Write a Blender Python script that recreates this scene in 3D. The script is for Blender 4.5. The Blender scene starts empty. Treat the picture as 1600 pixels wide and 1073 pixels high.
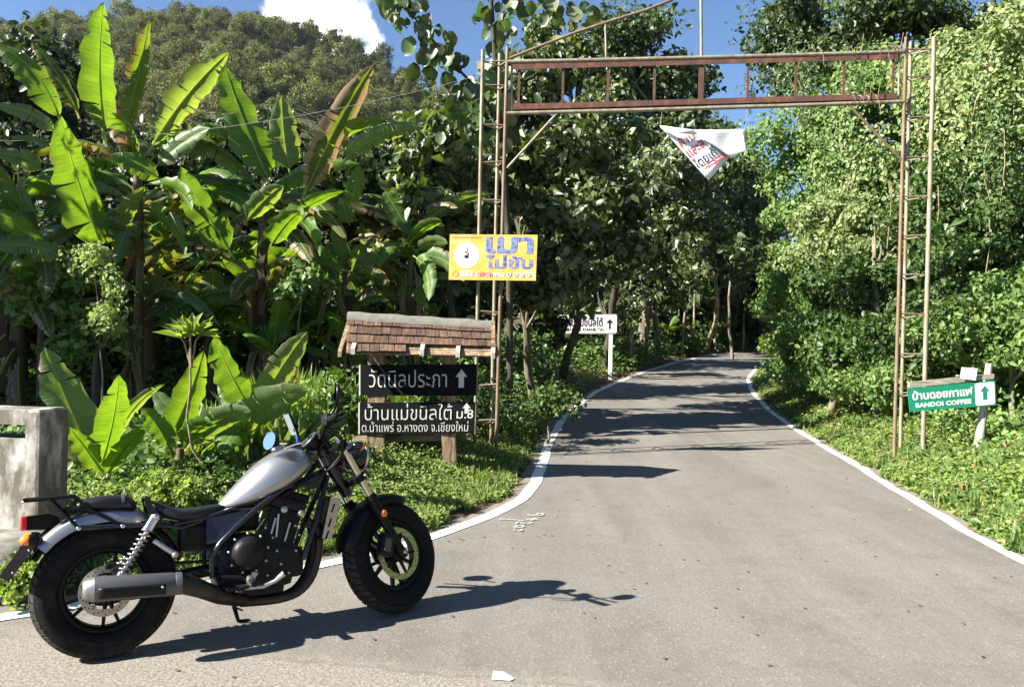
import bpy, bmesh, math, random
import numpy as np
from mathutils import Vector, Matrix

random.seed(7)
rng = np.random.default_rng(7)
S = bpy.context.scene
COL = S.collection
PI = math.pi
R = math.radians

# ------------------------------------------------------------------ camera
CAM_H, FPX, PITCH, ROLL = 1.6, 1244.0, R(-0.45), R(1.15)
cam_data = bpy.data.cameras.new("camera")
cam_data.sensor_width = 36.0
cam_data.lens = FPX / 1600.0 * 36.0
cam_data.clip_start = 0.05
cam_data.clip_end = 3000.0
cam = bpy.data.objects.new("camera", cam_data)
COL.objects.link(cam)
cam.matrix_world = Matrix.Translation((0, 0, CAM_H)) @ Matrix.Rotation(PI / 2 + PITCH, 4, 'X') @ Matrix.Rotation(ROLL, 4, 'Z')
S.camera = cam

# ------------------------------------------------------------------ light
SUN_EL, SUN_AZ = R(35.5), R(22.0)          # light travels towards +X, turned 22 degrees to +Y
light_dir = Vector((math.cos(SUN_EL) * math.cos(SUN_AZ), math.cos(SUN_EL) * math.sin(SUN_AZ), -math.sin(SUN_EL)))
sun_data = bpy.data.lights.new("sun", 'SUN')
sun_data.energy = 5.0
sun_data.angle = R(0.53)
sun_data.color = (1.0, 0.955, 0.87)
sun = bpy.data.objects.new("sun", sun_data)
COL.objects.link(sun)
sun.rotation_euler = light_dir.to_track_quat('-Z', 'Y').to_euler()

world = bpy.data.worlds.new("World")
S.world = world
world.use_nodes = True
wn, wl = world.node_tree.nodes, world.node_tree.links
wn.clear()
w_out = wn.new("ShaderNodeOutputWorld")
w_bg = wn.new("ShaderNodeBackground")
w_bg.inputs[1].default_value = 0.05
sky = wn.new("ShaderNodeTexSky")
sky.sky_type = 'NISHITA'
sky.sun_disc = False
sky.sun_elevation = SUN_EL
sky.sun_rotation = math.atan2(-light_dir.x, -light_dir.y)
sky.air_density = 0.9
sky.dust_density = 0.0
sky.ozone_density = 6.0
# one cumulus cloud, fixed in the sky by direction
w_tc = wn.new("ShaderNodeTexCoord")
w_noise = wn.new("ShaderNodeTexNoise")
w_noise.inputs["Scale"].default_value = 13.0
w_noise.inputs["Detail"].default_value = 7.0
w_noise.inputs["Roughness"].default_value = 0.55
w_sub = wn.new("ShaderNodeVectorMath"); w_sub.operation = 'SUBTRACT'
w_sub.inputs[1].default_value = (-0.228, 0.894, 0.392)
w_scl = wn.new("ShaderNodeVectorMath"); w_scl.operation = 'MULTIPLY'
w_scl.inputs[1].default_value = (1.25, 0.6, 1.0)
w_len = wn.new("ShaderNodeVectorMath"); w_len.operation = 'LENGTH'
w_add = wn.new("ShaderNodeMath"); w_add.operation = 'MULTIPLY_ADD'
w_add.inputs[1].default_value = -0.30
w_map = wn.new("ShaderNodeMapRange")
w_map.interpolation_type = 'SMOOTHSTEP'
w_map.inputs[1].default_value = -0.045
w_map.inputs[2].default_value = -0.085
w_mix = wn.new("ShaderNodeMixRGB")
w_mix.inputs[2].default_value = (13.0, 13.0, 13.2, 1)
wl.new(w_tc.outputs["Generated"], w_noise.inputs["Vector"])
wl.new(w_tc.outputs["Generated"], w_sub.inputs[0])
wl.new(w_sub.outputs[0], w_scl.inputs[0])
wl.new(w_scl.outputs[0], w_len.inputs[0])
wl.new(w_noise.outputs[0], w_add.inputs[0])
wl.new(w_len.outputs["Value"], w_add.inputs[2])
wl.new(w_add.outputs[0], w_map.inputs[0])
wl.new(w_map.outputs[0], w_mix.inputs[0])
wl.new(sky.outputs[0], w_mix.inputs[1])
wl.new(w_mix.outputs[0], w_bg.inputs[0])
wl.new(w_bg.outputs[0], w_out.inputs[0])

S.view_settings.view_transform = 'Standard'
S.view_settings.look = 'None'
S.view_settings.gamma = 1.0
S.view_settings.use_curve_mapping = False
S.view_settings.exposure = 1.9
HAZE = 0.00007
S.cycles.max_bounces = 5
S.cycles.diffuse_bounces = 1
S.cycles.transmission_bounces = 3
S.cycles.transparent_max_bounces = 4
S.cycles.sample_clamp_indirect = 6.0

# ------------------------------------------------------------------ layout helpers
_cr, _sr, _cp, _sp = math.cos(ROLL), math.sin(ROLL), math.cos(PITCH), math.sin(PITCH)
def ray(px, py):
    """Direction (x, 1, z) seen at a point of the 1600 x 1073 photograph."""
    u, v = px - 800.0, py - 536.5
    u, v = _cr * u + _sr * v, -_sr * u + _cr * v
    x, y, z = u / FPX, 1.0, -v / FPX
    y, z = _cp * y - _sp * z, _sp * y + _cp * z
    return x / y, z / y
def at(px, py, Y):
    a, b = ray(px, py)
    return Vector((a * Y, Y, CAM_H + b * Y))
def prof(y):
    """Height of the road along its length: flat, then a gentle climb."""
    t = (np.asarray(y, float) - 12.0)
    return 0.034 * np.where(t > 30, t, np.log1p(np.exp(np.clip(t / 1.5, -40, 40))) * 1.5)
def gnd(px, py):
    a, b = ray(px, py)
    Y = 8.0
    for _ in range(80):
        Y = 0.5 * Y + 0.5 * min(80.0, (CAM_H - float(prof(Y))) / max(1e-4, -b))
    return Vector((a * Y, Y, float(prof(Y))))

# edge lines of the road
_lp = [gnd(*p) for p in [(0, 965), (490, 888), (540, 878), (600, 862), (680, 838), (735, 820), (780, 803), (812, 786), (832, 765), (845, 740), (855, 700), (866, 678), (880, 655), (905, 632), (935, 610), (1000, 583), (1060, 565), (1120, 553)]]
_rp = [gnd(*p) for p in [(1600, 878), (1500, 825), (1400, 765), (1330, 722), (1250, 675), (1200, 640), (1175, 612), (1168, 592), (1180, 577)]]
LX = [(-30.0, -15.0)] + [(p.x, p.y) for p in _lp] + [(16.5, 47.0), (26.0, 57.0), (60.0, 80.0)]
RX = [(3.3, -15.0), (3.45, 0.0)] + [(p.x, p.y) for p in _rp] + [(11.5, 34.5), (19.0, 42.5), (29.0, 52.0), (62.0, 74.0)]
_lxa, _rxa = np.array(LX), np.array(RX)
def XL(y): return np.interp(y, _lxa[:, 1], _lxa[:, 0])
def XR(y): return np.interp(y, _rxa[:, 1], _rxa[:, 0])
def sstep(a, b, x):
    t = np.clip((x - a) / (b - a), 0, 1)
    return t * t * (3 - 2 * t)
def lumps(x, y, s=1.0):
    return (np.sin(x * 1.3 * s + 0.7 * y * s) + np.sin(y * 1.7 * s - 0.9 * x * s + 1.3) + 0.6 * np.sin(2.9 * x * s + 2.1 * y * s)) / 2.6
def H(x, y):
    """Height of the ground."""
    x = np.asarray(x, float); y = np.asarray(y, float)
    e = 0.15
    kl = 1 / np.sqrt(1 + ((XL(y + e) - XL(y - e)) / (2 * e)) ** 2)
    kr = 1 / np.sqrt(1 + ((XR(y + e) - XR(y - e)) / (2 * e)) ** 2)
    dl = (XL(y) - x) * kl
    dr = (x - XR(y)) * kr
    h = prof(y) - 0.035
    h = h + 0.05 * sstep(0.02, 0.3, dl) + 0.17 * sstep(0.3, 1.6, dl) + 0.05 * lumps(x, y) * sstep(0.5, 2.0, dl)
    h = h + 0.06 * np.clip(dl - 14, 0, 30)
    h = h + 0.05 * sstep(0.05, 0.35, dr) + 0.22 * np.clip(dr - 0.3, 0, 2.2) + 0.95 * np.clip(dr - 2.3, 0, 9.0) + 0.07 * lumps(x, y, 0.8) * sstep(0.4, 1.5, dr)
    return h

# ------------------------------------------------------------------ object helpers
ORIGIN = {}
def tag(o, label=None, cat=None, group=None, kind=None):
    if label: o['label'] = label
    if cat: o['category'] = cat
    if group: o['group'] = group
    if kind: o['kind'] = kind
    return o
def thing(name, label, cat, loc=(0, 0, 0), group=None):
    o = bpy.data.objects.new(name, None)
    COL.objects.link(o)
    o.location = loc
    o.empty_display_size = 0.2
    ORIGIN[o] = Vector(loc)
    return tag(o, label, cat, group)
def link_mesh(name, me, parent=None, mat=None):
    o = bpy.data.objects.new(name, me)
    COL.objects.link(o)
    if mat is not None and len(me.materials) == 0:
        me.materials.append(mat)
    if parent is not None:
        o.parent = parent
        ORIGIN[o] = ORIGIN[parent]
    else:
        ORIGIN[o] = Vector((0, 0, 0))
    return o

class MB:
    """Collects shapes, then links them as ONE mesh object."""
    def __init__(self):
        self.v, self.f, self.sm = [], [], []
    def add(self, vs, fs, smooth=False):
        b = len(self.v)
        self.v += [Vector(p) for p in vs]
        self.f += [[i + b for i in f] for f in fs]
        self.sm += [smooth] * len(fs)
        return self
    def box(self, c, s, M=None, bev=0.0):
        hx, hy, hz = s[0] / 2, s[1] / 2, s[2] / 2
        b = min(bev, hx * .9, hy * .9, hz * .9)
        M = M or Matrix.Identity(3)
        if b <= 0:
            vs = [(x, y, z) for x in (-hx, hx) for y in (-hy, hy) for z in (-hz, hz)]
            fs = [(0, 1, 3, 2), (4, 6, 7, 5), (0, 4, 5, 1), (2, 3, 7, 6), (0, 2, 6, 4), (1, 5, 7, 3)]
        else:
            bm = bmesh.new()
            bmesh.ops.create_cube(bm, size=1.0)
            for q in bm.verts: q.co = Vector((q.co.x * s[0], q.co.y * s[1], q.co.z * s[2]))
            bmesh.ops.bevel(bm, geom=bm.edges[:], offset=b, segments=2, affect='EDGES', profile=0.6)
            bm.verts.index_update()
            vs = [q.co.copy() for q in bm.verts]
            fs = [[q.index for q in f.verts] for f in bm.faces]
            bm.free()
        return self.add([Vector(c) + M @ Vector(p) for p in vs], fs, False)
    def hull(self, bottom, top, smooth=False):
        n = len(bottom)
        fs = [list(range(n))[::-1], list(range(n, 2 * n))] + [[i, (i + 1) % n, n + (i + 1) % n, n + i] for i in range(n)]
        return self.add(list(bottom) + list(top), fs, smooth)
    def tube(self, pts, r, n=10, cap=True, flat=1.0):
        pts = [Vector(p) for p in pts]
        rs = r if isinstance(r, (list, tuple)) else [r] * len(pts)
        vs, fs = [], []
        up = None
        for i, p in enumerate(pts):
            t = (pts[min(i + 1, len(pts) - 1)] - pts[max(i - 1, 0)]).normalized()
            if up is None:
                up = Vector((0, 0, 1)) if abs(t.z) < 0.9 else Vector((1, 0, 0))
            a = t.cross(up)
            if a.length < 1e-6: a = t.cross(Vector((0.3, 1, 0.2)))
            a.normalize()
            b = t.cross(a).normalized()
            up = -b
            for k in range(n):
                w = 2 * PI * k / n
                vs.append(p + a * (math.cos(w) * rs[i]) + b * (math.sin(w) * rs[i] * flat))
        for i in range(len(pts) - 1):
            for k in range(n):
                k2 = (k + 1) % n
                fs.append((i * n + k, i * n + k2, (i + 1) * n + k2, (i + 1) * n + k))
        self.add(vs, fs, True)
        if cap:
            m = len(pts) - 1
            self.add([vs[k] for k in range(n)], [list(range(n))], False)
            self.add([vs[m * n + k] for k in range(n)], [list(range(n))[::-1]], False)
        return self
    def lathe(self, prof_, o, axis, n=32, smooth=True, closed=False, a0=0.0, a1=2 * PI):
        """prof_: list of (radius, offset along axis)."""
        o = Vector(o); axis = Vector(axis).normalized()
        a = axis.cross(Vector((0, 0, 1)))
        if a.length < 1e-3: a = Vector((1, 0, 0))
        a.normalize(); b = axis.cross(a)
        full = abs(a1 - a0 - 2 * PI) < 1e-6
        m = n if full else n + 1
        vs, fs = [], []
        for k in range(m):
            w = a0 + (a1 - a0) * k / n
            d = a * math.cos(w) + b * math.sin(w)
            for (r, h) in prof_: vs.append(o + d * r + axis * h)
        q = len(prof_)
        for k in range(n):
            k2 = (k + 1) % m
            for j in range(q if closed else q - 1):
                j2 = (j + 1) % q
                fs.append((k * q + j, k2 * q + j, k2 * q + j2, k * q + j2))
        return self.add(vs, fs, smooth)
    def ball(self, c, r, n=12, m=8, M=None):
        sx, sy, sz = r if isinstance(r, (tuple, list)) else (r, r, r)
        vs, fs = [], []
        for j in range(m + 1):
            t = PI * j / m
            for k in range(n):
                w = 2 * PI * k / n
                p = Vector((sx * math.sin(t) * math.cos(w), sy * math.sin(t) * math.sin(w), sz * math.cos(t)))
                vs.append(Vector(c) + (M @ p if M else p))
        for j in range(m):
            for k in range(n):
                k2 = (k + 1) % n
                fs.append((j * n + k, (j + 1) * n + k, (j + 1) * n + k2, j * n + k2))
        return self.add(vs, fs, True)
    def grid(self, rows, smooth=True, thick=None):
        """rows: equal length lists of points; thick: offset vector turns the sheet into a slab."""
        nr, nc = len(rows), len(rows[0])
        vs = [Vector(p) for r_ in rows for p in r_]
        fs = [(i * nc + j, i * nc + j + 1, (i + 1) * nc + j + 1, (i + 1) * nc + j) for i in range(nr - 1) for j in range(nc - 1)]
        if thick is None: return self.add(vs, fs, smooth)
        t = Vector(thick); N = len(vs)
        vs2 = vs + [p + t for p in vs]
        fs2 = fs + [tuple(i + N for i in f[::-1]) for f in fs]
        edge = [j for j in range(nc)] + [i * nc + nc - 1 for i in range(1, nr)] + [(nr - 1) * nc + j for j in range(nc - 2, -1, -1)] + [i * nc for i in range(nr - 2, 0, -1)]
        for k in range(len(edge)):
            a, b = edge[k], edge[(k + 1) % len(edge)]
            fs2.append((a, b, b + N, a + N))
        return self.add(vs2, fs2, smooth)
    def mesh(self, name, origin=(0, 0, 0), xf=None, fix=True):
        o = Vector(origin)
        me = bpy.data.meshes.new(name)
        vs = self.v if xf is None else [xf @ p for p in self.v]
        me.from_pydata([p - o for p in vs], [], self.f)
        if fix:
            bm = bmesh.new(); bm.from_mesh(me)
            bmesh.ops.recalc_face_normals(bm, faces=bm.faces)
            bm.to_mesh(me); bm.free()
        me.polygons.foreach_set("use_smooth", self.sm)
        return me
    def build(self, name, mat, parent=None, xf=None, fix=True, label=None):
        o = link_mesh(name, self.mesh(name, ORIGIN[parent] if parent else (0, 0, 0), xf, fix), parent, mat)
        if label: o['label'] = label
        return o

# ------------------------------------------------------------------ leaf meshes
LEAF = {
    'quad': (np.array([(0, 0, 0), (.45, -.34, .10), (1, 0, 0), (.45, .34, .10)], float), [(0, 1, 2), (0, 2, 3)]),
    'oval': (np.array([(0, 0, 0), (.25, -.26, .06), (.7, -.27, .08), (1, 0, -.08), (.7, .27, .08), (.25, .26, .06)], float), [(0, 1, 2, 3), (0, 3, 4, 5)]),
    'heart': (np.array([(0, 0, 0), (-.05, -.20, .05), (.25, -.35, .12), (.68, -.22, .06), (1.05, 0, -.2), (.68, .22, .06), (.25, .35, .12), (-.05, .20, .05), (.45, 0, -.04)], float),
              [(0, 1, 2, 8), (8, 2, 3, 4), (0, 8, 6, 7), (8, 4, 5, 6)]),
    'blade': (np.array([(0, -.045, 0), (.55, -.05, 0), (1, 0, -.12), (.55, .05, 0), (0, .045, 0)], float), [(0, 1, 3, 4), (1, 2, 3)]),
    'long': (np.array([(0, 0, 0), (.35, -.13, .04), (.7, -.11, .0), (1, 0, -.18), (.7, .11, .0), (.35, .13, .04)], float), [(0, 1, 2, 3), (0, 3, 4, 5)]),
}
def unit(a): return a / np.maximum(1e-9, np.linalg.norm(a, axis=-1, keepdims=True))
def leaf_mesh(name, P, Nn, size, shape='quad', spread=0.6, droop=0.35, origin=(0, 0, 0), T=None):
    P = np.asarray(P, float); n = len(P)
    size = np.broadcast_to(np.asarray(size, float), (n,))
    tmpl, faces = LEAF[shape]
    nn = unit(unit(np.asarray(Nn, float)) + spread * rng.normal(size=(n, 3)))
    t = rng.normal(size=(n, 3)) if T is None else np.asarray(T, float) + 0.25 * rng.normal(size=(n, 3))
    t = t - (t * nn).sum(1, keepdims=True) * nn
    t = unit(t); t[:, 2] -= droop; t = unit(t)
    s = unit(np.cross(nn, t)); nn = np.cross(t, s)
    V = P[:, None, :] - np.asarray(origin, float) + size[:, None, None] * (tmpl[None, :, 0:1] * t[:, None] + tmpl[None, :, 1:2] * s[:, None] + tmpl[None, :, 2:3] * nn[:, None])
    k = len(tmpl)
    V = V.reshape(-1, 3)
    tint = np.repeat(rng.random(n), k)
    return raw_mesh(name, V, faces, n, k, tint)
def raw_mesh(name, V, faces, n, k, tint):
    me = bpy.data.meshes.new(name)
    me.vertices.add(len(V)); me.vertices.foreach_set("co", np.ascontiguousarray(V, np.float32).ravel())
    ls = [len(f) for f in faces]
    flat = np.concatenate([np.array(f) for f in faces])
    loops = (flat[None, :] + (np.arange(n) * k)[:, None]).ravel()
    tot = np.tile(np.array(ls), n)
    start = np.concatenate([[0], np.cumsum(tot)[:-1]])
    me.loops.add(len(loops)); me.loops.foreach_set("vertex_index", loops.astype(np.int32))
    me.polygons.add(len(tot)); me.polygons.foreach_set("loop_start", start.astype(np.int32))
    me.polygons.foreach_set("loop_total", tot.astype(np.int32))
    me.update(calc_edges=True)
    a = me.attributes.new("tint", 'FLOAT', 'POINT'); a.data.foreach_set("value", tint.astype(np.float32))
    return me
def shell(n, c, r, inner=0.25, lump=0.25):
    """Points near the surface of a lumpy ellipsoid, and the directions outwards."""
    d = unit(rng.normal(size=(n, 3)))
    k = rng.normal(size=(3, 3)) * 2.6; ph = rng.random(3) * 6.28
    f = 1 + lump * np.sin(d @ k.T + ph).sum(1) / 2.0
    q = f * (1 - inner * np.abs(rng.normal(size=n)))
    return np.asarray(c, float) + d * np.asarray(r, float) * q[:, None], d
def clumps(spec, per, clump_r, inner=0.3, flat=0.75):
    """spec: list of (centre, radii, number of clumps).  Leaves sit on clumps spread through each ellipsoid."""
    PP, NN = [], []
    for c, r, n in spec:
        C, D = shell(n, c, r, 0.38, 0.2)
        for ci, di in zip(C, D):
            cr = clump_r * random.uniform(0.6, 1.35)
            p, d = shell(int(per * random.uniform(.7, 1.3)), ci, (cr, cr, cr * flat), inner, 0.3)
            PP.append(p); NN.append(d + 0.5 * di + np.array((0, 0, .35)))
    return np.concatenate(PP), np.concatenate(NN)

# ------------------------------------------------------------------ materials
def new_mat(name):
    m = bpy.data.materials.new(name); m.use_nodes = True
    m.node_tree.nodes.clear()
    return m, m.node_tree.nodes, m.node_tree.links
def N(ns, t, **kw):
    n = ns.new("ShaderNode" + t)
    for k, v in kw.items():
        if k.startswith("i_"):
            n.inputs[k[2:].replace("_", " ")].default_value = v
        else: setattr(n, k, v)
    return n
def ramp(ns, stops):
    n = ns.new("ShaderNodeValToRGB")
    e = n.color_ramp.elements
    while len(e) < len(stops): e.new(0.5)
    for i, (p, c) in enumerate(stops):
        e[i].position = p; e[i].color = (*c, 1)
    return n
def c3(c): return (*c, 1) if len(c) == 3 else c
def plain(name, col, rough=0.5, metal=0.0, noise=0.15, scale=30.0, bump=0.0, spec=0.5, dirt=None, coat=0.0, stretch=(1, 1, 1)):
    """Solid colour with slight mottling, optional dirt patches and fine relief."""
    m, ns, lk = new_mat(name)
    out = N(ns, "OutputMaterial"); p = N(ns, "BsdfPrincipled")
    p.inputs["Roughness"].default_value = rough; p.inputs["Metallic"].default_value = metal
    p.inputs["Specular IOR Level"].default_value = spec
    p.inputs["Coat Weight"].default_value = coat
    lk.new(p.outputs[0], out.inputs[0])
    tc = N(ns, "TexCoord"); mp = N(ns, "Mapping"); mp.inputs["Scale"].default_value = stretch
    lk.new(tc.outputs["Object"], mp.inputs[0])
    nz = N(ns, "TexNoise", i_Scale=scale, i_Detail=5.0); lk.new(mp.outputs[0], nz.inputs["Vector"])
    rp = ramp(ns, [(0.3, tuple(max(0, x * (1 - noise)) for x in col)), (0.7, tuple(min(1, x * (1 + noise)) for x in col))])
    lk.new(nz.outputs[0], rp.inputs[0]); last = rp.outputs[0]
    if dirt:
        dcol, amt, dsc = dirt
        n2 = N(ns, "TexNoise", i_Scale=dsc, i_Detail=7.0, i_Roughness=0.65); lk.new(mp.outputs[0], n2.inputs["Vector"])
        mr = N(ns, "MapRange"); mr.inputs[1].default_value = 0.62 - amt * .3; mr.inputs[2].default_value = 0.78 - amt * .3
        lk.new(n2.outputs[0], mr.inputs[0])
        mx = N(ns, "MixRGB"); mx.inputs[2].default_value = c3(dcol)
        lk.new(mr.outputs[0], mx.inputs[0]); lk.new(last, mx.inputs[1]); last = mx.outputs[0]
    lk.new(last, p.inputs["Base Color"])
    if bump:
        b = N(ns, "Bump", i_Strength=bump, i_Distance=0.01); lk.new(nz.outputs[0], b.inputs["Height"]); lk.new(b.outputs[0], p.inputs["Normal"])
    return m
def foliage(name, cols, trans=0.35, rough=0.5, spec=0.35, tcol=None, vary=0.5):
    """Leaf material: colour by a value stored per leaf and by object, light passes through."""
    m, ns, lk = new_mat(name)
    out = N(ns, "OutputMaterial"); p = N(ns, "BsdfPrincipled"); tr = N(ns, "BsdfTranslucent"); mx = N(ns, "MixShader")
    p.inputs["Roughness"].default_value = rough; p.inputs["Specular IOR Level"].default_value = spec
    at_ = N(ns, "Attribute", attribute_name="tint"); oi = N(ns, "ObjectInfo")
    k = len(cols)
    rp = ramp(ns, [(i / max(1, k - 1), c) for i, c in enumerate(cols)])
    lk.new(at_.outputs["Fac"], rp.inputs[0])
    hv = N(ns, "HueSaturation")
    mr = N(ns, "MapRange"); mr.inputs[3].default_value = 1 - vary * .5; mr.inputs[4].default_value = 1 + vary * .5
    lk.new(oi.outputs["Random"], mr.inputs[0]); lk.new(mr.outputs[0], hv.inputs["Value"])
    lk.new(rp.outputs[0], hv.inputs["Color"])
    lk.new(hv.outputs[0], p.inputs["Base Color"])
    g = N(ns, "MixRGB", blend_type='MULTIPLY'); g.inputs[0].default_value = 1.0
    g.inputs[2].default_value = c3(tcol or (1.6, 1.7, 0.5))
    lk.new(hv.outputs[0], g.inputs[1]); lk.new(g.outputs[0], tr.inputs[0])
    mx.inputs[0].default_value = trans
    lk.new(p.outputs[0], mx.inputs[1]); lk.new(tr.outputs[0], mx.inputs[2]); lk.new(mx.outputs[0], out.inputs[0])
    return m

M = {}
# ground colours: bare soil, litter, moss
def soil_mat(name, a, b, c):
    m, ns, lk = new_mat(name)
    out = N(ns, "OutputMaterial"); p = N(ns, "BsdfPrincipled"); p.inputs["Roughness"].default_value = 0.95
    p.inputs["Specular IOR Level"].default_value = 0.15
    tc = N(ns, "TexCoord")
    n1 = N(ns, "TexNoise", i_Scale=0.9, i_Detail=8.0, i_Roughness=0.65); n2 = N(ns, "TexNoise", i_Scale=14.0, i_Detail=6.0, i_Roughness=0.7)
    lk.new(tc.outputs["Object"], n1.inputs["Vector"]); lk.new(tc.outputs["Object"], n2.inputs["Vector"])
    r1 = ramp(ns, [(0.4, a), (0.6, b)]); lk.new(n1.outputs[0], r1.inputs[0])
    mx = N(ns, "MixRGB"); mx.inputs[2].default_value = c3(c)
    r2 = ramp(ns, [(0.48, (0, 0, 0)), (0.62, (1, 1, 1))]); lk.new(n2.outputs[0], r2.inputs[0])
    lk.new(r2.outputs[0], mx.inputs[0]); lk.new(r1.outputs[0], mx.inputs[1]); lk.new(mx.outputs[0], p.inputs["Base Color"])
    b_ = N(ns, "Bump", i_Strength=0.9, i_Distance=0.04); lk.new(n2.outputs[0], b_.inputs["Height"]); lk.new(b_.outputs[0], p.inputs["Normal"])
    lk.new(p.outputs[0], out.inputs[0])
    return m
M['soil'] = soil_mat("soil", (.075, .055, .038), (.11, .085, .058), (.05, .055, .022))
M['hill'] = soil_mat("hill_soil", (.05, .055, .025), (.085, .08, .042), (.04, .045, .018))

def asphalt():
    m, ns, lk = new_mat("asphalt")
    out = N(ns, "OutputMaterial"); p = N(ns, "BsdfPrincipled"); p.inputs["Roughness"].default_value = 0.82
    p.inputs["Specular IOR Level"].default_value = 0.3
    tc = N(ns, "TexCoord"); co = tc.outputs["Object"]
    def nz(s, d=5.0, r=.6, x=co):
        n = N(ns, "TexNoise", i_Scale=s, i_Detail=d, i_Roughness=r); lk.new(x, n.inputs["Vector"]); return n.outputs[0]
    def mix(f, a, b, bt='MIX'):
        q = N(ns, "MixRGB", blend_type=bt)
        for i, v in ((0, f), (1, a), (2, b)):
            if hasattr(v, 'is_linked') or hasattr(v, 'links'): lk.new(v, q.inputs[i])
            else: q.inputs[i].default_value = c3(v) if isinstance(v, tuple) else v
        return q.outputs[0]
    def rp(x, stops):
        r_ = ramp(ns, stops); lk.new(x, r_.inputs[0]); return r_.outputs[0]
    big = nz(0.55, 5); mid = nz(3.2, 6, .65); fine = nz(85.0, 3, .6); grit = nz(240.0, 2)
    # long streaks along the direction of travel
    mp = N(ns, "Mapping"); mp.inputs["Scale"].default_value = (1.6, 0.16, 1); mp.inputs["Rotation"].default_value = (0, 0, R(-8)); lk.new(co, mp.inputs[0])
    streak = nz(1.6, 5, .6, mp.outputs[0])
    base = rp(big, [(0.35, (.128, .119, .106)), (0.68, (.164, .151, .132))])
    base = mix(rp(streak, [(.42, (0, 0, 0)), (.66, (.75, .75, .75))]), base, (.190, .174, .150))
    base = mix(rp(mid, [(.50, (0, 0, 0)), (.72, (.55, .55, .55))]), base, (.108, .101, .091))
    # older, paler, stony surface at the near left end, along a ragged edge
    sp = N(ns, "SeparateXYZ"); lk.new(co, sp.inputs[0])
    ed = N(ns, "Math", operation='MULTIPLY_ADD'); ed.inputs[1].default_value = 0.17; lk.new(sp.outputs[0], ed.inputs[0]); lk.new(sp.outputs[1], ed.inputs[2])
    ed2 = N(ns, "Math", operation='MULTIPLY_ADD'); ed2.inputs[1].default_value = 0.28; lk.new(nz(2.4, 7, .7), ed2.inputs[0]); lk.new(ed.outputs[0], ed2.inputs[2])
    old = N(ns, "MapRange"); old.inputs[1].default_value = 3.835; old.inputs[2].default_value = 3.80; lk.new(ed2.outputs[0], old.inputs[0])
    pale = rp(nz(60, 6, .75), [(.38, (.11, .10, .085)), (.5, (.205, .185, .152)), (.64, (.28, .26, .225))])
    base = mix(old.outputs[0], base, pale)
    rim = N(ns, "MapRange", interpolation_type='SMOOTHSTEP'); rim.inputs[1].default_value = 4.0; rim.inputs[2].default_value = 3.83; lk.new(ed2.outputs[0], rim.inputs[0])
    base = mix(rp(rim.outputs[0], [(0, (0, 0, 0)), (.85, (.28, .28, .28)), (1, (0, 0, 0))]), base, (.30, .245, .175))
    ea = N(ns, "Attribute", attribute_name="edge")
    em = N(ns, "Math", operation='MULTIPLY_ADD'); em.inputs[1].default_value = 1.0; lk.new(ea.outputs["Fac"], em.inputs[0])
    en = N(ns, "Math", operation='MULTIPLY_ADD'); en.inputs[1].default_value = 1.5; en.inputs[2].default_value = -.95; lk.new(nz(4.5, 8, .7), en.inputs[0]); lk.new(en.outputs[0], em.inputs[2])
    base = mix(rp(em.outputs[0], [(.45, (0, 0, 0)), (.8, (.85, .85, .85))]), base, (.23, .185, .13))
    # paler wheel paths
    wa = N(ns, "Attribute", attribute_name="path")
    base = mix(rp(wa.outputs["Fac"], [(.2, (0, 0, 0)), (1, (.35, .35, .35))]), base, (.192, .178, .157))
    # single stones: pale and dark grains, worn dark specks
    vo = N(ns, "TexVoronoi", i_Scale=75.0); lk.new(co, vo.inputs["Vector"])
    sc = N(ns, "SeparateColor"); lk.new(vo.outputs["Color"], sc.inputs[0])
    base = mix(rp(sc.outputs[0], [(0.0, (.4, .4, .4)), (.09, (.22, .22, .22)), (.12, (0, 0, 0))]), base, (.07, .066, .062))
    base = mix(rp(sc.outputs[1], [(.9, (0, 0, 0)), (.94, (.22, .22, .22))]), base, (.36, .34, .30))
    base = mix(rp(fine, [(.35, (.12, .12, .12)), (.65, (0, 0, 0))]), base, (.09, .086, .08))
    spots = N(ns, "TexVoronoi", i_Scale=1.7); lk.new(co, spots.inputs["Vector"])
    base = mix(rp(spots.outputs["Distance"], [(.0, (.6, .6, .6)), (.02, (.5, .5, .5)), (.05, (0, 0, 0))]), base, (.05, .048, .045))
    # thin cracks
    mpw = N(ns, "MixRGB"); mpw.inputs[0].default_value = .12; lk.new(co, mpw.inputs[1]); nn = N(ns, "TexNoise", i_Scale=2.5, i_Detail=6.0); lk.new(co, nn.inputs["Vector"]); lk.new(nn.outputs["Color"], mpw.inputs[2])
    lk.new(base, p.inputs["Base Color"])
    hh = N(ns, "Math", operation='ADD'); lk.new(fine, hh.inputs[0]); lk.new(vo.outputs["Distance"], hh.inputs[1])
    hs = N(ns, "Math", operation='MULTIPLY_ADD'); hs.inputs[1].default_value = -1.3; lk.new(old.outputs[0], hs.inputs[0]); lk.new(hh.outputs[0], hs.inputs[2])
    bp = N(ns, "Bump", i_Strength=0.35, i_Distance=0.005); lk.new(hs.outputs[0], bp.inputs["Height"]); lk.new(bp.outputs[0], p.inputs["Normal"])
    lk.new(p.outputs[0], out.inputs[0])
    return m
M['asphalt'] = asphalt()
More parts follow.
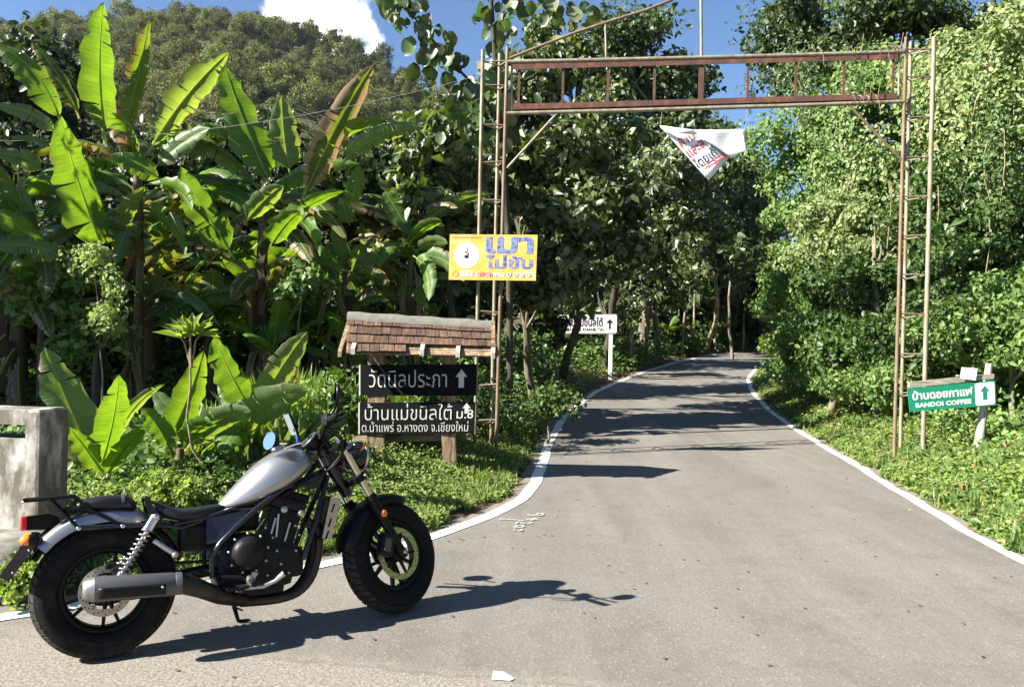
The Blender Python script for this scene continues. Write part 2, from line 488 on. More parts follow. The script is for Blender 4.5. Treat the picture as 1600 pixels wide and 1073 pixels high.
def paint_mat():
    m, ns, lk = new_mat("road_paint")
    out = N(ns, "OutputMaterial"); p = N(ns, "BsdfPrincipled"); p.inputs["Roughness"].default_value = 0.7
    tc = N(ns, "TexCoord")
    n1 = N(ns, "TexNoise", i_Scale=22.0, i_Detail=9.0, i_Roughness=0.75); lk.new(tc.outputs["Object"], n1.inputs["Vector"])
    n2 = N(ns, "TexNoise", i_Scale=1.5, i_Detail=4.0); lk.new(tc.outputs["Object"], n2.inputs["Vector"])
    a = N(ns, "Math", operation='MULTIPLY_ADD'); a.inputs[1].default_value = 0.5; lk.new(n2.outputs[0], a.inputs[0]); lk.new(n1.outputs[0], a.inputs[2])
    r_ = ramp(ns, [(0.56, (.27, .25, .215)), (0.66, (.66, .645, .60)), (.9, (.80, .79, .75))]); lk.new(a.outputs[0], r_.inputs[0])
    lk.new(r_.outputs[0], p.inputs["Base Color"]); lk.new(p.outputs[0], out.inputs[0])
    return m
M['paint'] = paint_mat()
M['faint'] = plain("worn_chalk_paint", (.40, .385, .35), .8, 0, .3, 60)

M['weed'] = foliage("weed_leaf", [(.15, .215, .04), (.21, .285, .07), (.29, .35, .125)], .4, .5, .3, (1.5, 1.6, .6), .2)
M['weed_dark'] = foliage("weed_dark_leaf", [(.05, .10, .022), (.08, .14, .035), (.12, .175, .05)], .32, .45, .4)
M['vine'] = foliage("vine_leaf", [(.065, .135, .03), (.12, .205, .055), (.215, .305, .11), (.17, .225, .055)], .42, .5, .32, (1.4, 1.45, .6), .3)
M['vine_pale'] = foliage("pale_vine_leaf", [(.17, .24, .075), (.26, .325, .13), (.34, .38, .19)], .4, .55, .3, (1.3, 1.35, .7), .25)
M['teak'] = foliage("broad_leaf", [(.035, .058, .02), (.055, .085, .028), (.085, .115, .042), (.15, .175, .08), (.31, .32, .19)], .26, .40, .55, (1.5, 1.7, .4), .35)  # mostly dark tints, few bright: sun speckle over shade put into the colour
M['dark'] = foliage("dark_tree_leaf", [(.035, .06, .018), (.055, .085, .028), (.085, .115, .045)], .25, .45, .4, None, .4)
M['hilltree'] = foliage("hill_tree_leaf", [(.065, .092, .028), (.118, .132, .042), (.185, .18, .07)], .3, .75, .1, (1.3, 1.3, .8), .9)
M['shade'] = foliage("painted_shade_leaf", [(.022, .04, .012), (.036, .058, .018), (.055, .08, .03)], .22, .45, .4, None, .4)  # darker copy of the tree leaf, deep shade put into its colour
M['dry'] = foliage("dry_leaf", [(.16, .095, .04), (.26, .17, .08), (.34, .25, .13)], .3, .7, .2, (1.3, 1.0, .5), .4)
M['dry_dark'] = foliage("dark_dry_sheath", [(.07, .045, .022), (.11, .075, .04), (.16, .115, .06)], .2, .7, .2)
M['yellow_leaf'] = foliage("yellowing_leaf", [(.34, .25, .03), (.38, .22, .04), (.24, .24, .04)], .35, .5, .3)
M['grassb'] = foliage("grass_blade", [(.07, .12, .026), (.12, .18, .045), (.17, .19, .07)], .4, .5, .3)

def banana_mat(name, base, light, edge, edge_amt):
    m, ns, lk = new_mat(name)
    out = N(ns, "OutputMaterial"); p = N(ns, "BsdfPrincipled"); tr = N(ns, "BsdfTranslucent"); mx = N(ns, "MixShader")
    p.inputs["Roughness"].default_value = 0.46; p.inputs["Specular IOR Level"].default_value = 0.42
    uv = N(ns, "UVMap"); sp = N(ns, "SeparateXYZ"); lk.new(uv.outputs[0], sp.inputs[0])
    # veins run across the blade
    w = N(ns, "TexNoise", i_Scale=1.0, i_Detail=3.0)
    mp = N(ns, "Mapping"); mp.inputs["Scale"].default_value = (70.0, 1.2, 1.0); lk.new(uv.outputs[0], mp.inputs[0]); lk.new(mp.outputs[0], w.inputs["Vector"])
    n0 = N(ns, "TexNoise", i_Scale=2.5, i_Detail=4.0); tc = N(ns, "TexCoord"); lk.new(tc.outputs["Object"], n0.inputs["Vector"])
    r1 = ramp(ns, [(.35, base), (.65, light)]); lk.new(w.outputs[0], r1.inputs[0])
    rb = N(ns, "MixRGB", blend_type='MULTIPLY'); rb.inputs[0].default_value = 1.0
    r0 = ramp(ns, [(.3, (.75, .8, .8)), (.7, (1.2, 1.15, 1.0))]); lk.new(n0.outputs[0], r0.inputs[0]); lk.new(r1.outputs[0], rb.inputs[1]); lk.new(r0.outputs[0], rb.inputs[2])
    ab = N(ns, "Math", operation='ABSOLUTE'); lk.new(sp.outputs[1], ab.inputs[0])
    # midrib
    mr = N(ns, "MapRange"); mr.inputs[1].default_value = .05; mr.inputs[2].default_value = .025; lk.new(ab.outputs[0], mr.inputs[0])
    c1 = N(ns, "MixRGB"); c1.inputs[2].default_value = (.26, .33, .10, 1); lk.new(mr.outputs[0], c1.inputs[0]); lk.new(rb.outputs[0], c1.inputs[1])
    # withered margin
    n3 = N(ns, "TexNoise", i_Scale=5.0, i_Detail=6.0); lk.new(tc.outputs["Object"], n3.inputs["Vector"])
    ma = N(ns, "Math", operation='MULTIPLY_ADD'); ma.inputs[1].default_value = 1.1; lk.new(n3.outputs[0], ma.inputs[0]); lk.new(ab.outputs[0], ma.inputs[2])
    mq = N(ns, "MapRange"); mq.inputs[1].default_value = 1.62 - edge_amt; mq.inputs[2].default_value = 1.70 - edge_amt; lk.new(ma.outputs[0], mq.inputs[0])
    c2 = N(ns, "MixRGB"); c2.inputs[2].default_value = c3(edge); lk.new(mq.outputs[0], c2.inputs[0]); lk.new(c1.outputs[0], c2.inputs[1])
    lk.new(c2.outputs[0], p.inputs["Base Color"])
    g = N(ns, "MixRGB", blend_type='MULTIPLY'); g.inputs[0].default_value = 1.0; g.inputs[2].default_value = (2.9, 2.55, .6, 1)
    lk.new(c1.outputs[0], g.inputs[1])
    g2 = N(ns, "MixRGB"); g2.inputs[2].default_value = (edge[0] * 1.0, edge[1] * .85, edge[2] * .6, 1)
    lk.new(mq.outputs[0], g2.inputs[0]); lk.new(g.outputs[0], g2.inputs[1]); lk.new(g2.outputs[0], tr.inputs[0])
    b = N(ns, "Bump", i_Strength=.45, i_Distance=.012); lk.new(w.outputs[0], b.inputs["Height"]); lk.new(b.outputs[0], p.inputs["Normal"])
    mx.inputs[0].default_value = .42
    lk.new(p.outputs[0], mx.inputs[1]); lk.new(tr.outputs[0], mx.inputs[2]); lk.new(mx.outputs[0], out.inputs[0])
    return m
M['banana'] = banana_mat("banana_leaf", (.065, .135, .02), (.10, .185, .03), (.30, .22, .10), .06)
M['banana_pale'] = banana_mat("pale_banana_leaf", (.095, .15, .06), (.13, .19, .085), (.32, .25, .13), .1)
M['banana_torn'] = banana_mat("withering_banana_leaf", (.055, .095, .018), (.085, .12, .022), (.34, .22, .05), .36)
M['banana_brown'] = banana_mat("dry_banana_leaf", (.06, .09, .022), (.09, .12, .035), (.36, .25, .15), .62)
M['dead_leaf'] = banana_mat("dead_banana_leaf", (.16, .10, .055), (.24, .16, .09), (.30, .22, .14), .5)
M['banana_stem'] = plain("banana_stem", (.04, .045, .02), .55, 0, .5, 7, .4, .4, ((.10, .065, .035), .9, 5), 0, (1, 1, .25))
M['bark'] = plain("tree_bark", (.20, .17, .125), .9, 0, .45, 14, .9, .2, ((.09, .085, .055), .6, 5), 0, (1, 1, .3))
M['bark_dark'] = plain("dark_bark", (.075, .063, .045), .9, 0, .45, 14, .9, .2, ((.045, .042, .028), .6, 5), 0, (1, 1, .3))
M['bark_pale'] = plain("pale_bark", (.36, .30, .21), .9, 0, .35, 14, .8, .2, ((.14, .12, .07), .7, 4), 0, (1, 1, .35))
M['twig'] = plain("dry_twig", (.24, .18, .11), .9, 0, .4, 20)
M['concrete'] = plain("weathered_concrete", (.43, .41, .365), .92, 0, .25, 16, .6, .2, ((.13, .118, .092), .84, 4.6), 0, (1, 1, .45))
M['rock'] = plain("grey_rock", (.20, .19, .17), .95, 0, .35, 9, 1.0, .2, ((.11, .105, .085), .7, 3))
M['pole'] = plain("weathered_steel_tube", (.25, .225, .165), .6, .15, .25, 25, .2, .4, ((.20, .13, .07), .5, 9), 0, (1, 1, .3))
M['pole_rust'] = plain("rusting_steel_tube", (.185, .138, .095), .7, .15, .3, 25, .2, .4, ((.17, .10, .055), .6, 7), 0, (1, 1, .3))
M['rust'] = plain("red_rusted_angle_iron", (.175, .075, .052), .85, .1, .4, 14, .3, .25, ((.10, .055, .042), .8, 6))
M['wire'] = plain("grey_cable", (.16, .16, .155), .6)
M['wood'] = plain("sawn_timber", (.27, .19, .115), .85, 0, .4, 6, .5, .25, ((.12, .085, .055), .6, 5), 0, (6, 6, .7))
M['wood_h'] = plain("weathered_beam", (.29, .225, .155), .85, 0, .4, 6, .5, .25, ((.13, .10, .07), .6, 4), 0, (.7, 6, 6))
M['wood_grey'] = plain("grey_weathered_wood", (.33, .295, .24), .9, 0, .35, 7, .6, .2, ((.17, .145, .115), .6, 4), 0, (.8, 6, 6))
M['post_pale'] = plain("bleached_post", (.42, .38, .33), .9, 0, .3, 7, .5, .2, ((.22, .19, .15), .5, 5), 0, (6, 6, .8))
M['ridge'] = plain("ridge_cap", (.155, .145, .12), .92, 0, .3, 12, .6, .2, ((.15, .15, .12), .6, 6))
def tile_mat():
    m = plain("wooden_roof_tile", (.115, .070, .044), .85, 0, .35, 9, .5, .25, ((.06, .042, .034), .65, 7), 0, (5, 1, 1))
    ns, lk = m.node_tree.nodes, m.node_tree.links
    p = [n for n in ns if n.type == 'BSDF_PRINCIPLED'][0]
    src = p.inputs["Base Color"].links[0].from_socket
    oi = N(ns, "ObjectInfo"); rp = ramp(ns, [(0, (.62, .58, .58)), (.5, (1, .98, .95)), (1, (1.3, 1.2, 1.1))]); lk.new(oi.outputs["Random"], rp.inputs[0])
    mx = N(ns, "MixRGB", blend_type='MULTIPLY'); mx.inputs[0].default_value = 1.0
    lk.new(src, mx.inputs[1]); lk.new(rp.outputs[0], mx.inputs[2]); lk.new(mx.outputs[0], p.inputs["Base Color"])
    return m
M['tile'] = tile_mat()
M['board'] = plain("black_painted_board", (.006, .0055, .006), .8, 0, .4, 20, .2, .12)
M['letter'] = plain("cream_sign_paint", (.50, .50, .45), .6, 0, .12, 30)
M['white_sign'] = plain("white_sign_sheet", (.78, .78, .78), .45, 0, .04, 10)
M['black_ink'] = plain("black_lettering", (.012, .012, .013), .5)
M['yellow'] = plain("yellow_vinyl", (.80, .43, .07), .5, 0, .06, 5, 0, .4, ((.74, .55, .22), .5, 2.5))
M['blue_ink'] = plain("blue_print", (.035, .055, .33), .5, 0, .5, 25, 0, .4, ((.22, .27, .50), .8, 22))
M['orange_ink'] = plain("orange_red_print", (.75, .22, .10), .5)
M['grey_ink'] = plain("grey_print", (.22, .22, .23), .5)
M['red_ink'] = plain("red_print", (.48, .035, .03), .5)
M['green'] = plain("green_sign_sheet", (.012, .21, .115), .4, 0, .1, 8)
M['cloth'] = plain("white_vinyl_banner", (.74, .75, .77), .5, 0, .05, 8)
# motorcycle
M['silver'] = plain("matt_silver_paint", (.36, .355, .345), .36, .85, .03, 200, 0, .5, None, .25)
M['black'] = plain("satin_black_paint", (.005, .005, .006), .38, 0, .2, 60, 0, .2)
M['gloss_black'] = plain("gloss_black_paint", (.010, .011, .016), .16, 0, .1, 60, 0, .5)
M['engine'] = plain("black_cast_alloy", (.009, .009, .010), .45, .05, .3, 50, .15, .22)
M['rubber'] = plain("tyre_rubber", (.007, .007, .0072), .72, 0, .3, 40, .2, .16, ((.022, .02, .018), .3, 9))
M['tread'] = plain("dusty_tread", (.030, .028, .025), .85, 0, .4, 30, .1, .2)
M['muffler_tip'] = plain("dull_alloy", (.27, .265, .25), .42, .8, .15, 60)
M['leather'] = plain("black_seat_vinyl", (.008, .008, .010), .40, 0, .3, 90, .25, .45)
M['chrome'] = plain("bright_steel", (.62, .61, .58), .16, 1.0, .05, 60)
M['alloy'] = plain("brushed_alloy", (.46, .45, .42), .35, .9, .1, 60)
M['disc'] = plain("brake_disc_steel", (.42, .40, .33), .33, .9, .1, 120)
M['muffler'] = plain("grey_muffler_paint", (.085, .085, .088), .38, .35, .1, 50)
M['exhaust'] = plain("heat_stained_pipe", (.035, .027, .021), .42, .4, .5, 12)
M['red_lens'] = plain("red_lens", (.50, .012, .014), .2, 0, .1, 60, 0, .6)
M['amber'] = plain("amber_lens", (.85, .20, .015), .2, 0, .1, 60, 0, .6)
M['headlens'] = plain("headlamp_glass", (.55, .60, .66), .08, .3, .05, 10, 0, .8)
M['mirror'] = plain("mirror_glass", (.80, .82, .84), .03, 1.0, .0, 10)
M['screen'] = plain("phone_glass", (.25, .30, .30), .12, .2, .05, 5, 0, .7)
M['cable_blue'] = plain("blue_cable", (.02, .07, .42), .4)
M['plate'] = plain("number_plate_back", (.05, .042, .035), .7)
M['emblem'] = plain("dark_emblem", (.05, .05, .055), .35, .4)

# ------------------------------------------------------------------ setting
def ground_mesh():
    xs = np.concatenate([np.linspace(-500, -22, 60), np.arange(-21.5, 24, .28), np.linspace(26, 240, 30)])
    ys = np.concatenate([np.linspace(-60, -3, 16), np.arange(-2.5, 42, .28), np.linspace(44, 130, 30), np.linspace(140, 620, 20)])
    X, Y = np.meshgrid(xs, ys)
    Z = H(X, Y)
    V = np.stack([X, Y, Z], -1).reshape(-1, 3)
    nx, ny = len(xs), len(ys)
    i = (np.arange(ny - 1)[:, None] * nx + np.arange(nx - 1)[None]).ravel()
    F = np.stack([i, i + 1, i + 1 + nx, i + nx], 1)
    me = bpy.data.meshes.new("ground")
    me.from_pydata(V.tolist(), [], F.tolist())
    me.polygons.foreach_set("use_smooth", [True] * len(F))
    return me
tag(link_mesh("ground", ground_mesh(), None, M['soil']), kind='structure')

def dense(pts, step=.25, y0=-14, y1=70):
    P = np.array(pts)
    # rounded corners: resample, then smooth
    d = np.concatenate([[0], np.cumsum(np.linalg.norm(np.diff(P, axis=0), axis=1))])
    s = np.arange(0, d[-1], step)
    q = np.stack([np.interp(s, d, P[:, 0]), np.interp(s, d, P[:, 1])], 1)
    for _ in range(6):
        q[1:-1] = .25 * q[:-2] + .5 * q[1:-1] + .25 * q[2:]
    return q
DL, DR_ = dense(LX), dense(RX)
def offset(q, o):
    t = unit(np.gradient(q, axis=0)); n = np.stack([-t[:, 1], t[:, 0]], 1)
    return q + n * o
def strip(name, A, B, z, mat, ncol=2):
    n = min(len(A), len(B))
    V, F = [], []
    for i in range(n):
        for j in range(ncol):
            p = A[i] + (B[i] - A[i]) * j / (ncol - 1)
            V.append((p[0], p[1], float(prof(p[1])) + z))
    for i in range(n - 1):
        for j in range(ncol - 1):
            a = i * ncol + j
            F.append((a, a + 1, a + 1 + ncol, a + ncol))
    me = bpy.data.meshes.new(name); me.from_pydata(V, [], F)
    me.polygons.foreach_set("use_smooth", [True] * len(F))
    return tag(link_mesh(name, me, None, mat), kind='structure')
# asphalt: ruled between the two edges at equal heights along Y
ysr = np.concatenate([np.arange(-14, 4, .5), np.arange(4, 60, .25)])
def at_y(q, y): return np.stack([np.interp(y, q[:, 1], q[:, 0]), y], 1)
oL, oR = offset(DL, .20), offset(DR_, -.16)
wob = lambda q: q + 0.035 * np.stack([np.sin(q[:, 1] * 5.1) + np.sin(q[:, 1] * 11.3 + 1), np.zeros(len(q))], 1)
NCR = 40
_A, _B = wob(at_y(oL, ysr)), wob(at_y(oR, ysr))
road = strip("road", _A, _B, 0.0, M['asphalt'], NCR)
wd_ = np.linalg.norm(_B - _A, axis=1)[:, None]; uu = np.linspace(0, 1, NCR)[None, :]
ed_ = np.minimum(uu * wd_, (1 - uu) * wd_)
at1 = road.data.attributes.new("edge", 'FLOAT', 'POINT'); at1.data.foreach_set("value", np.clip(1 - ed_ / .75, 0, 1).ravel().astype(np.float32))
dR_ = (1 - uu) * wd_
pth = np.exp(-((dR_ - 1.25) / .28) ** 2) + np.exp(-((dR_ - 2.75) / .28) ** 2)
at2 = road.data.attributes.new("path", 'FLOAT', 'POINT'); at2.data.foreach_set("value", pth.ravel().astype(np.float32))
def jitter(q, a): return q + a * np.stack([np.sin(np.arange(len(q)) * 1.7) + np.sin(np.arange(len(q)) * .61 + 2), np.cos(np.arange(len(q)) * 1.1)], 1)
strip("road_line", jitter(offset(DL, .075), .009), jitter(offset(DL, -.055), .006), .006, M['paint'])
strip("road_line", jitter(offset(DR_, .055), .006), jitter(offset(DR_, -.06), .016), .006, M['paint'])

# painted scribble and a broken piece of marking on the asphalt
mk = MB()
def stroke(pts, w):
    g = [gnd(*p) for p in pts]
    for a, b in zip(g[:-1], g[1:]):
        t = (b - a); s = Vector((-t.y, t.x, 0)).normalized() * w / 2; z = Vector((0, 0, .0065 + .0004 * (len(mk.v) % 7)))
        mk.add([a - s + z, b - s + z, b + s + z, a + s + z], [(0, 1, 2, 3)])
ZX, ZY = lambda x: 780 + x * 100 / 1533, lambda y: 780 + y * 70 / 1073
for s_ in [[(680, 365), (750, 390), (860, 400), (960, 405), (1040, 385), (1050, 360), (990, 345), (920, 355), (890, 375)],
           [(0, 483), (150, 490), (300, 500), (440, 512), (600, 520)], [(640, 490), (720, 492), (780, 500), (850, 460), (870, 490), (930, 492)], [(740, 515), (800, 510), (840, 462)],
           [(390, 605), (450, 560), (500, 555), (560, 580), (630, 592)], [(680, 590), (740, 580), (795, 575)],
           [(360, 670), (440, 635), (540, 632), (590, 655), (540, 680), (440, 682), (360, 670)], [(345, 740), (375, 752)], [(450, 768), (530, 760), (550, 740), (515, 728)]]:
    stroke([(ZX(x), ZY(y)) for x, y in s_], .022)
tag(mk.build("road_marking", M['faint'], fix=False), kind='structure')
mk = MB()
g = [gnd(*p) for p in [(771, 1049), (787, 1050), (804, 1061), (797, 1064), (768, 1062)]]
mk.add([p + Vector((0, 0, .005)) for p in g], [tuple(range(5))])
tag(mk.build("road_marking", M['paint'], fix=False), kind='structure')

# far hill
HS = 1.5          # the far hill stands this much beyond the sketch distances
def hill_h(x, y):
    x = np.asarray(x, float) / HS; y = np.asarray(y, float) / HS
    rx = np.interp(x, [-420, -160, -110, -65, -42, -28, -14, 0, 20, 50, 90, 160], [70, 76, 81, 80, 74, 67, 60, 53, 42, 26, 14, 6])
    t = (y - 74) / 146.0
    up = np.clip(t, 0, 1); up = up * .75 + .25 * up * up * (3 - 2 * up)
    dn = np.clip((y - 220) / 240.0, 0, 1)
    n = 3.2 * lumps(x * .045, y * .045) + 1.6 * lumps(x * .11 + 3, y * .1)
    return 1.0 + (rx * up * (1 - dn * .55) + n * np.clip(t * 3, 0, 1)) * HS
def hill_mesh():
    xs = np.linspace(-420, 170, 120) * HS; ys = np.linspace(72, 440, 76) * HS
    X, Y = np.meshgrid(xs, ys)
    V = np.stack([X, Y, hill_h(X, Y) + 0.6 * np.sign(Y - 73 * HS) - .6], -1).reshape(-1, 3)
    nx, ny = len(xs), len(ys)
    i = (np.arange(ny - 1)[:, None] * nx + np.arange(nx - 1)[None]).ravel()
    me = bpy.data.meshes.new("hill"); F = np.stack([i, i + 1, i + 1 + nx, i + nx], 1)
    me.from_pydata(V.tolist(), [], F.tolist()); me.polygons.foreach_set("use_smooth", [True] * len(F))
    return me
tag(link_mesh("hill", hill_mesh(), None, M['hill']), kind='structure')

# ------------------------------------------------------------------ lettering
_tc = {}
def text_geo(body, bold=0.0):
    key = (body, bold)
    if key in _tc: return _tc[key]
    cu = bpy.data.curves.new("lettering", 'FONT'); cu.body = body; cu.offset = bold; cu.resolution_u = 2
    o = bpy.data.objects.new("lettering", cu); COL.objects.link(o)
    bpy.context.view_layer.update()
    me = bpy.data.meshes.new_from_object(o.evaluated_get(bpy.context.evaluated_depsgraph_get()))
    v = np.array([tuple(q.co)[:2] for q in me.vertices]); f = [list(p.vertices) for p in me.polygons]
    bpy.data.objects.remove(o); bpy.data.curves.remove(cu); bpy.data.meshes.remove(me)
    mn, mx = v.min(0), v.max(0)
    v = (v - mn) / (mx - mn)
    _tc[key] = (v, f)
    return _tc[key]
class Panel:
    """A flat board given by its four corners (TL, TR, BR, BL), front towards the camera."""
    def __init__(s, tl, tr, br, bl):
        s.c = [Vector(p) for p in (tl, tr, br, bl)]
        s.n = (s.c[1] - s.c[0]).cross(s.c[3] - s.c[0]).normalized()
        if s.n.y > 0: s.n = -s.n
    def p(s, u, v, d=0.0):
        """u to the right, v downwards, 0..1; d in front of the face."""
        a = s.c[0].lerp(s.c[1], u); b = s.c[3].lerp(s.c[2], u)
        return a.lerp(b, v) + s.n * d
    def slab(s, mb, u0=0, u1=1, v0=0, v1=1, d=0.0, t=0.03):
        f = [s.p(u0, v0, d), s.p(u1, v0, d), s.p(u1, v1, d), s.p(u0, v1, d)]
        return mb.hull([q - s.n * t for q in f], f)
    def text(s, mb, body, u0, u1, v0, v1, d=.003, bold=0.0):
        v, f = text_geo(body, bold)
        mb.add([s.p(u0 + (u1 - u0) * a, v1 + (v0 - v1) * b, d) for a, b in v], f)
        return mb
    def poly(s, mb, uv, d=.003):
        mb.add([s.p(u, v, d) for u, v in uv], [tuple(range(len(uv)))])
        return mb
    def disc(s, mb, u, v, ru, rv, d=.003, n=24, u_in=0.0):
        if u_in <= 0: return s.poly(mb, [(u + ru * math.cos(2 * PI * k / n), v + rv * math.sin(2 * PI * k / n)) for k in range(n)], d)
        for k in range(n):
            a, b = 2 * PI * k / n, 2 * PI * (k + 1) / n
            s.poly(mb, [(u + ru * r * math.cos(w), v + rv * r * math.sin(w)) for r, w in ((1, a), (1, b), (u_in, b), (u_in, a))], d)
        return mb
    def arrow(s, mb, u, v0, v1, hw, sw, head=.45, d=.003):
        vh = v0 + (v1 - v0) * head
        return s.poly(mb, [(u, v0), (u + hw, vh), (u + sw, vh), (u + sw, v1), (u - sw, v1), (u - sw, vh), (u - hw, vh)], d)

# ------------------------------------------------------------------ entrance gate
GY = 10.4
gate = thing("entrance_gate", "tall rusting steel gate frame of lattice posts spanning the road", "gate", at(780, 712, GY))
def ext(a, b, extra=.12):
    """Carry the line a-b on until it is below the ground."""
    d = (b - a).normalized(); p = b.copy()
    for _ in range(200):
        if p.z < float(H(p.x, p.y)) - extra: break
        p += d * .02
    return p
poles = {}
for key, t, b, Y, mt in [('A', (754.5, 78), (742, 690), GY, 'pole'), ('B', (781, 84), (768, 655), GY + .33, 'pole'), ('C', (793, 74), (775, 705), GY, 'pole_rust'),
                         ('D', (1416, 59), (1397, 712), GY, 'pole_rust'), ('E', (1423, 66), (1408, 650), GY + .33, 'pole'), ('F', (1459.5, 58), (1445, 592), GY, 'pole')]:
    a, b2 = at(*t, Y), at(*b, Y); e = ext(a, b2)
    poles[key] = (a, e)
    MB().tube([a, a.lerp(e, .33), a.lerp(e, .66), e], .0235 if key != 'F' else .030, 12).build("post", M[mt], gate)
def on(key, py):
    a, e = poles[key]
    lo, hi = 0.0, 1.0
    for _ in range(30):
        m_ = (lo + hi) / 2; p = a.lerp(e, m_)
        # picture height of that point
        x, y, z = p.x, p.y, p.z - CAM_H
        yy = _cp * y + _sp * z; zz = -_sp * y + _cp * z
        v = 536.5 + _sr * FPX * x / yy - _cr * FPX * zz / yy
        if v < py: lo = m_
        else: hi = m_
    return a.lerp(e, lo)
for (l, r, b, ys) in (('A', 'C', 'B', [97, 134, 196, 254, 312, 370, 428, 487, 544, 601, 656]), ('D', 'F', 'E', [79, 120, 183, 245, 307, 368, 430, 491, 552, 613])):
    for py in ys:
        p, q, s = on(l, py + random.uniform(-2, 2)), on(r, py + random.uniform(-2, 2)), on(b, py + 6)
        MB().tube([p, q], .0105, 8).build("rung", M['pole_rust' if random.random() < .4 else 'pole'], gate)
        MB().tube([p, s], .009, 6).build("rung", M['pole'], gate)
        MB().tube([q, s], .009, 6).build("rung", M['pole'], gate)
for (a, b, r_, mt) in [((793, 97), (1413, 81), .026, 'pole'), ((791, 177.5), (1412, 159), .026, 'pole')]:
    p, q = at(*a, GY), at(*b, GY)
    MB().tube([p, p.lerp(q, .3) + Vector((0, 0, -.008)), p.lerp(q, .7) + Vector((0, 0, -.010)), q], r_, 12).build("cross_tube", M[mt], gate)
for a, b, h in [((801, 104.5), (1402, 88.5), 9.5), ((801, 167.5), (1402, 150.5), 8.5)]:
    p, q = at(*a, GY), at(*b, GY); hh = h / FPX * GY / 2
    z = Vector((0, 0, hh)); yv = Vector((0, .012, 0)); m_ = MB()
    m_.hull([p - z - yv, p + z - yv, p + z, p - z], [q - z - yv, q + z - yv, q + z, q - z])
    zt = Vector((0, 0, .008)); s_ = 1 if a[1] < 120 else -1
    e1, e2 = p + z * s_, q + z * s_
    m_.hull([e1 + Vector((0, .001, 0)), e1 + Vector((0, .07, 0)), e1 + Vector((0, .07, 0)) - zt * s_, e1 + Vector((0, .001, 0)) - zt * s_],
            [e2 + Vector((0, .001, 0)), e2 + Vector((0, .07, 0)), e2 + Vector((0, .07, 0)) - zt * s_, e2 + Vector((0, .001, 0)) - zt * s_])
    m_.build("angle_iron", M['rust'], gate)
for x in (811, 880, 950.5, 1023, 1096, 1169, 1244, 1319, 1396):
    f = (x - 801) / 601.0
    a, b = at(x, 104.5 - 16 * f + 5, GY + .012), at(x - 1, 167.5 - 17 * f - 4, GY + .012)
    w = .034 if x == 1096 else .016
    MB().box((a + b) / 2, (w * 2, .012, (a - b).length), Matrix.Rotation(-math.atan2((b - a).x, -(b - a).z), 3, 'Y').transposed()).build("upright", M['rust'], gate)
for x, y0, y1 in ((800, 97, 177), (1405, 81, 159)):
    MB().tube([at(x, y0, GY + .02), at(x - 1, y1, GY + .02)], .016, 8).build("end_tube", M['pole'], gate)
MB().tube([at(871, 177, GY), at(792, 263, GY)], .017, 10).build("brace", M['pole'], gate)
MB().tube([at(1325, 163, GY), at(1409, 250, GY)], .017, 10).build("brace", M['pole_rust'], gate)
MB().tube([at(*p, GY) for p in ((795, 92), (840, 74), (900, 51), (955, 33), (1010, 16), (1046, 2), (1075, -14), (1096, -30))], .019, 10).build("arch_tube", M['pole_rust'], gate)
MB().tube([at(1095, -30, GY), at(1096, 90, GY)], .019, 10).build("arch_strut", M['pole'], gate)
MB().tube([at(946, 37, GY), at(947, 92, GY)], .014, 10).build("arch_strut", M['pole'], gate)
# dead creeper stems wound round the right end
for k in range(9):
    x = random.uniform(1262, 1400); y = 158 - (x - 1260) * .02
    top = random.random() < .5
    if top: y -= 76
    c = at(x, y, GY); m_ = MB()
    pts = []
    for i in range(14):
        w = i * .75; pts.append(c + Vector((i * .012 - .07 + random.uniform(-.015, .015), math.cos(w) * .06, math.sin(w) * (.05 + .02 * random.random()))))
    pts.append(c + Vector((.12, -.05, random.choice((-.18, .22)))))
    tag(m_.tube(pts, .0035, 5).build("dead_creeper", M['twig']), "dry brown creeper stem wound round the right half of the gate beam", "creeper", "dead creeper stems on the gate beam")

# ------------------------------------------------------------------ yellow notice on the left gate post
YN = 10.28
pn = Panel(at(703, 366, YN), at(840, 367, YN), at(837, 438.5, YN), at(701, 437, YN))
t = thing("yellow_notice", "yellow notice with big blue lettering and white disc on the gate post", "sign", pn.p(.5, 1))
m_ = MB(); pn.slab(m_, t=.018); m_.build("panel", M['yellow'], t)
m_ = MB(); pn.disc(m_, .195, .46, .145, .29, .002, 40); m_.build("white_disc", M['white_sign'], t)
m_ = MB()
pn.poly(m_, [(.172, .46), (.215, .45), (.222, .52), (.172, .52)], .0045); pn.poly(m_, [(.203, .41), (.222, .40), (.222, .449), (.206, .453)], .0045)
pn.poly(m_, [(.178, .37), (.187, .37), (.187, .40), (.203, .34), (.200, .30), (.192, .28), (.199, .275), (.211, .34), (.190, .42), (.178, .40)], .0045)
m_.build("pictogram", M['black_ink'], t)
m_ = MB(); pn.text(m_, "เมา", .415, .955, .045, .415, .003, .035); m_.build("lettering", M['blue_ink'], t)
m_ = MB(); pn.text(m_, "ไม่ขับ", .415, .955, .44, .745, .003, .03); m_.build("lettering", M['blue_ink'], t)
m_ = MB()
for k in range(19): pn.poly(m_, [(.03 + k * .0175, .055), (.043 + k * .0175, .055), (.043 + k * .0175, .078), (.03 + k * .0175, .078)])
m_.build("small_print", M['orange_ink'], t)
m_ = MB(); pn.text(m_, "สสส", .13, .275, .79, .93, .003, .03); pn.text(m_, "สำนักงาน", .31, .635, .80, .93, .003, .03); m_.build("lettering", M['white_sign'], t)
m_ = MB(); pn.disc(m_, .078, .875, .034, .065, .003, 20, .82); m_.build("logo", M['grey_ink'], t)
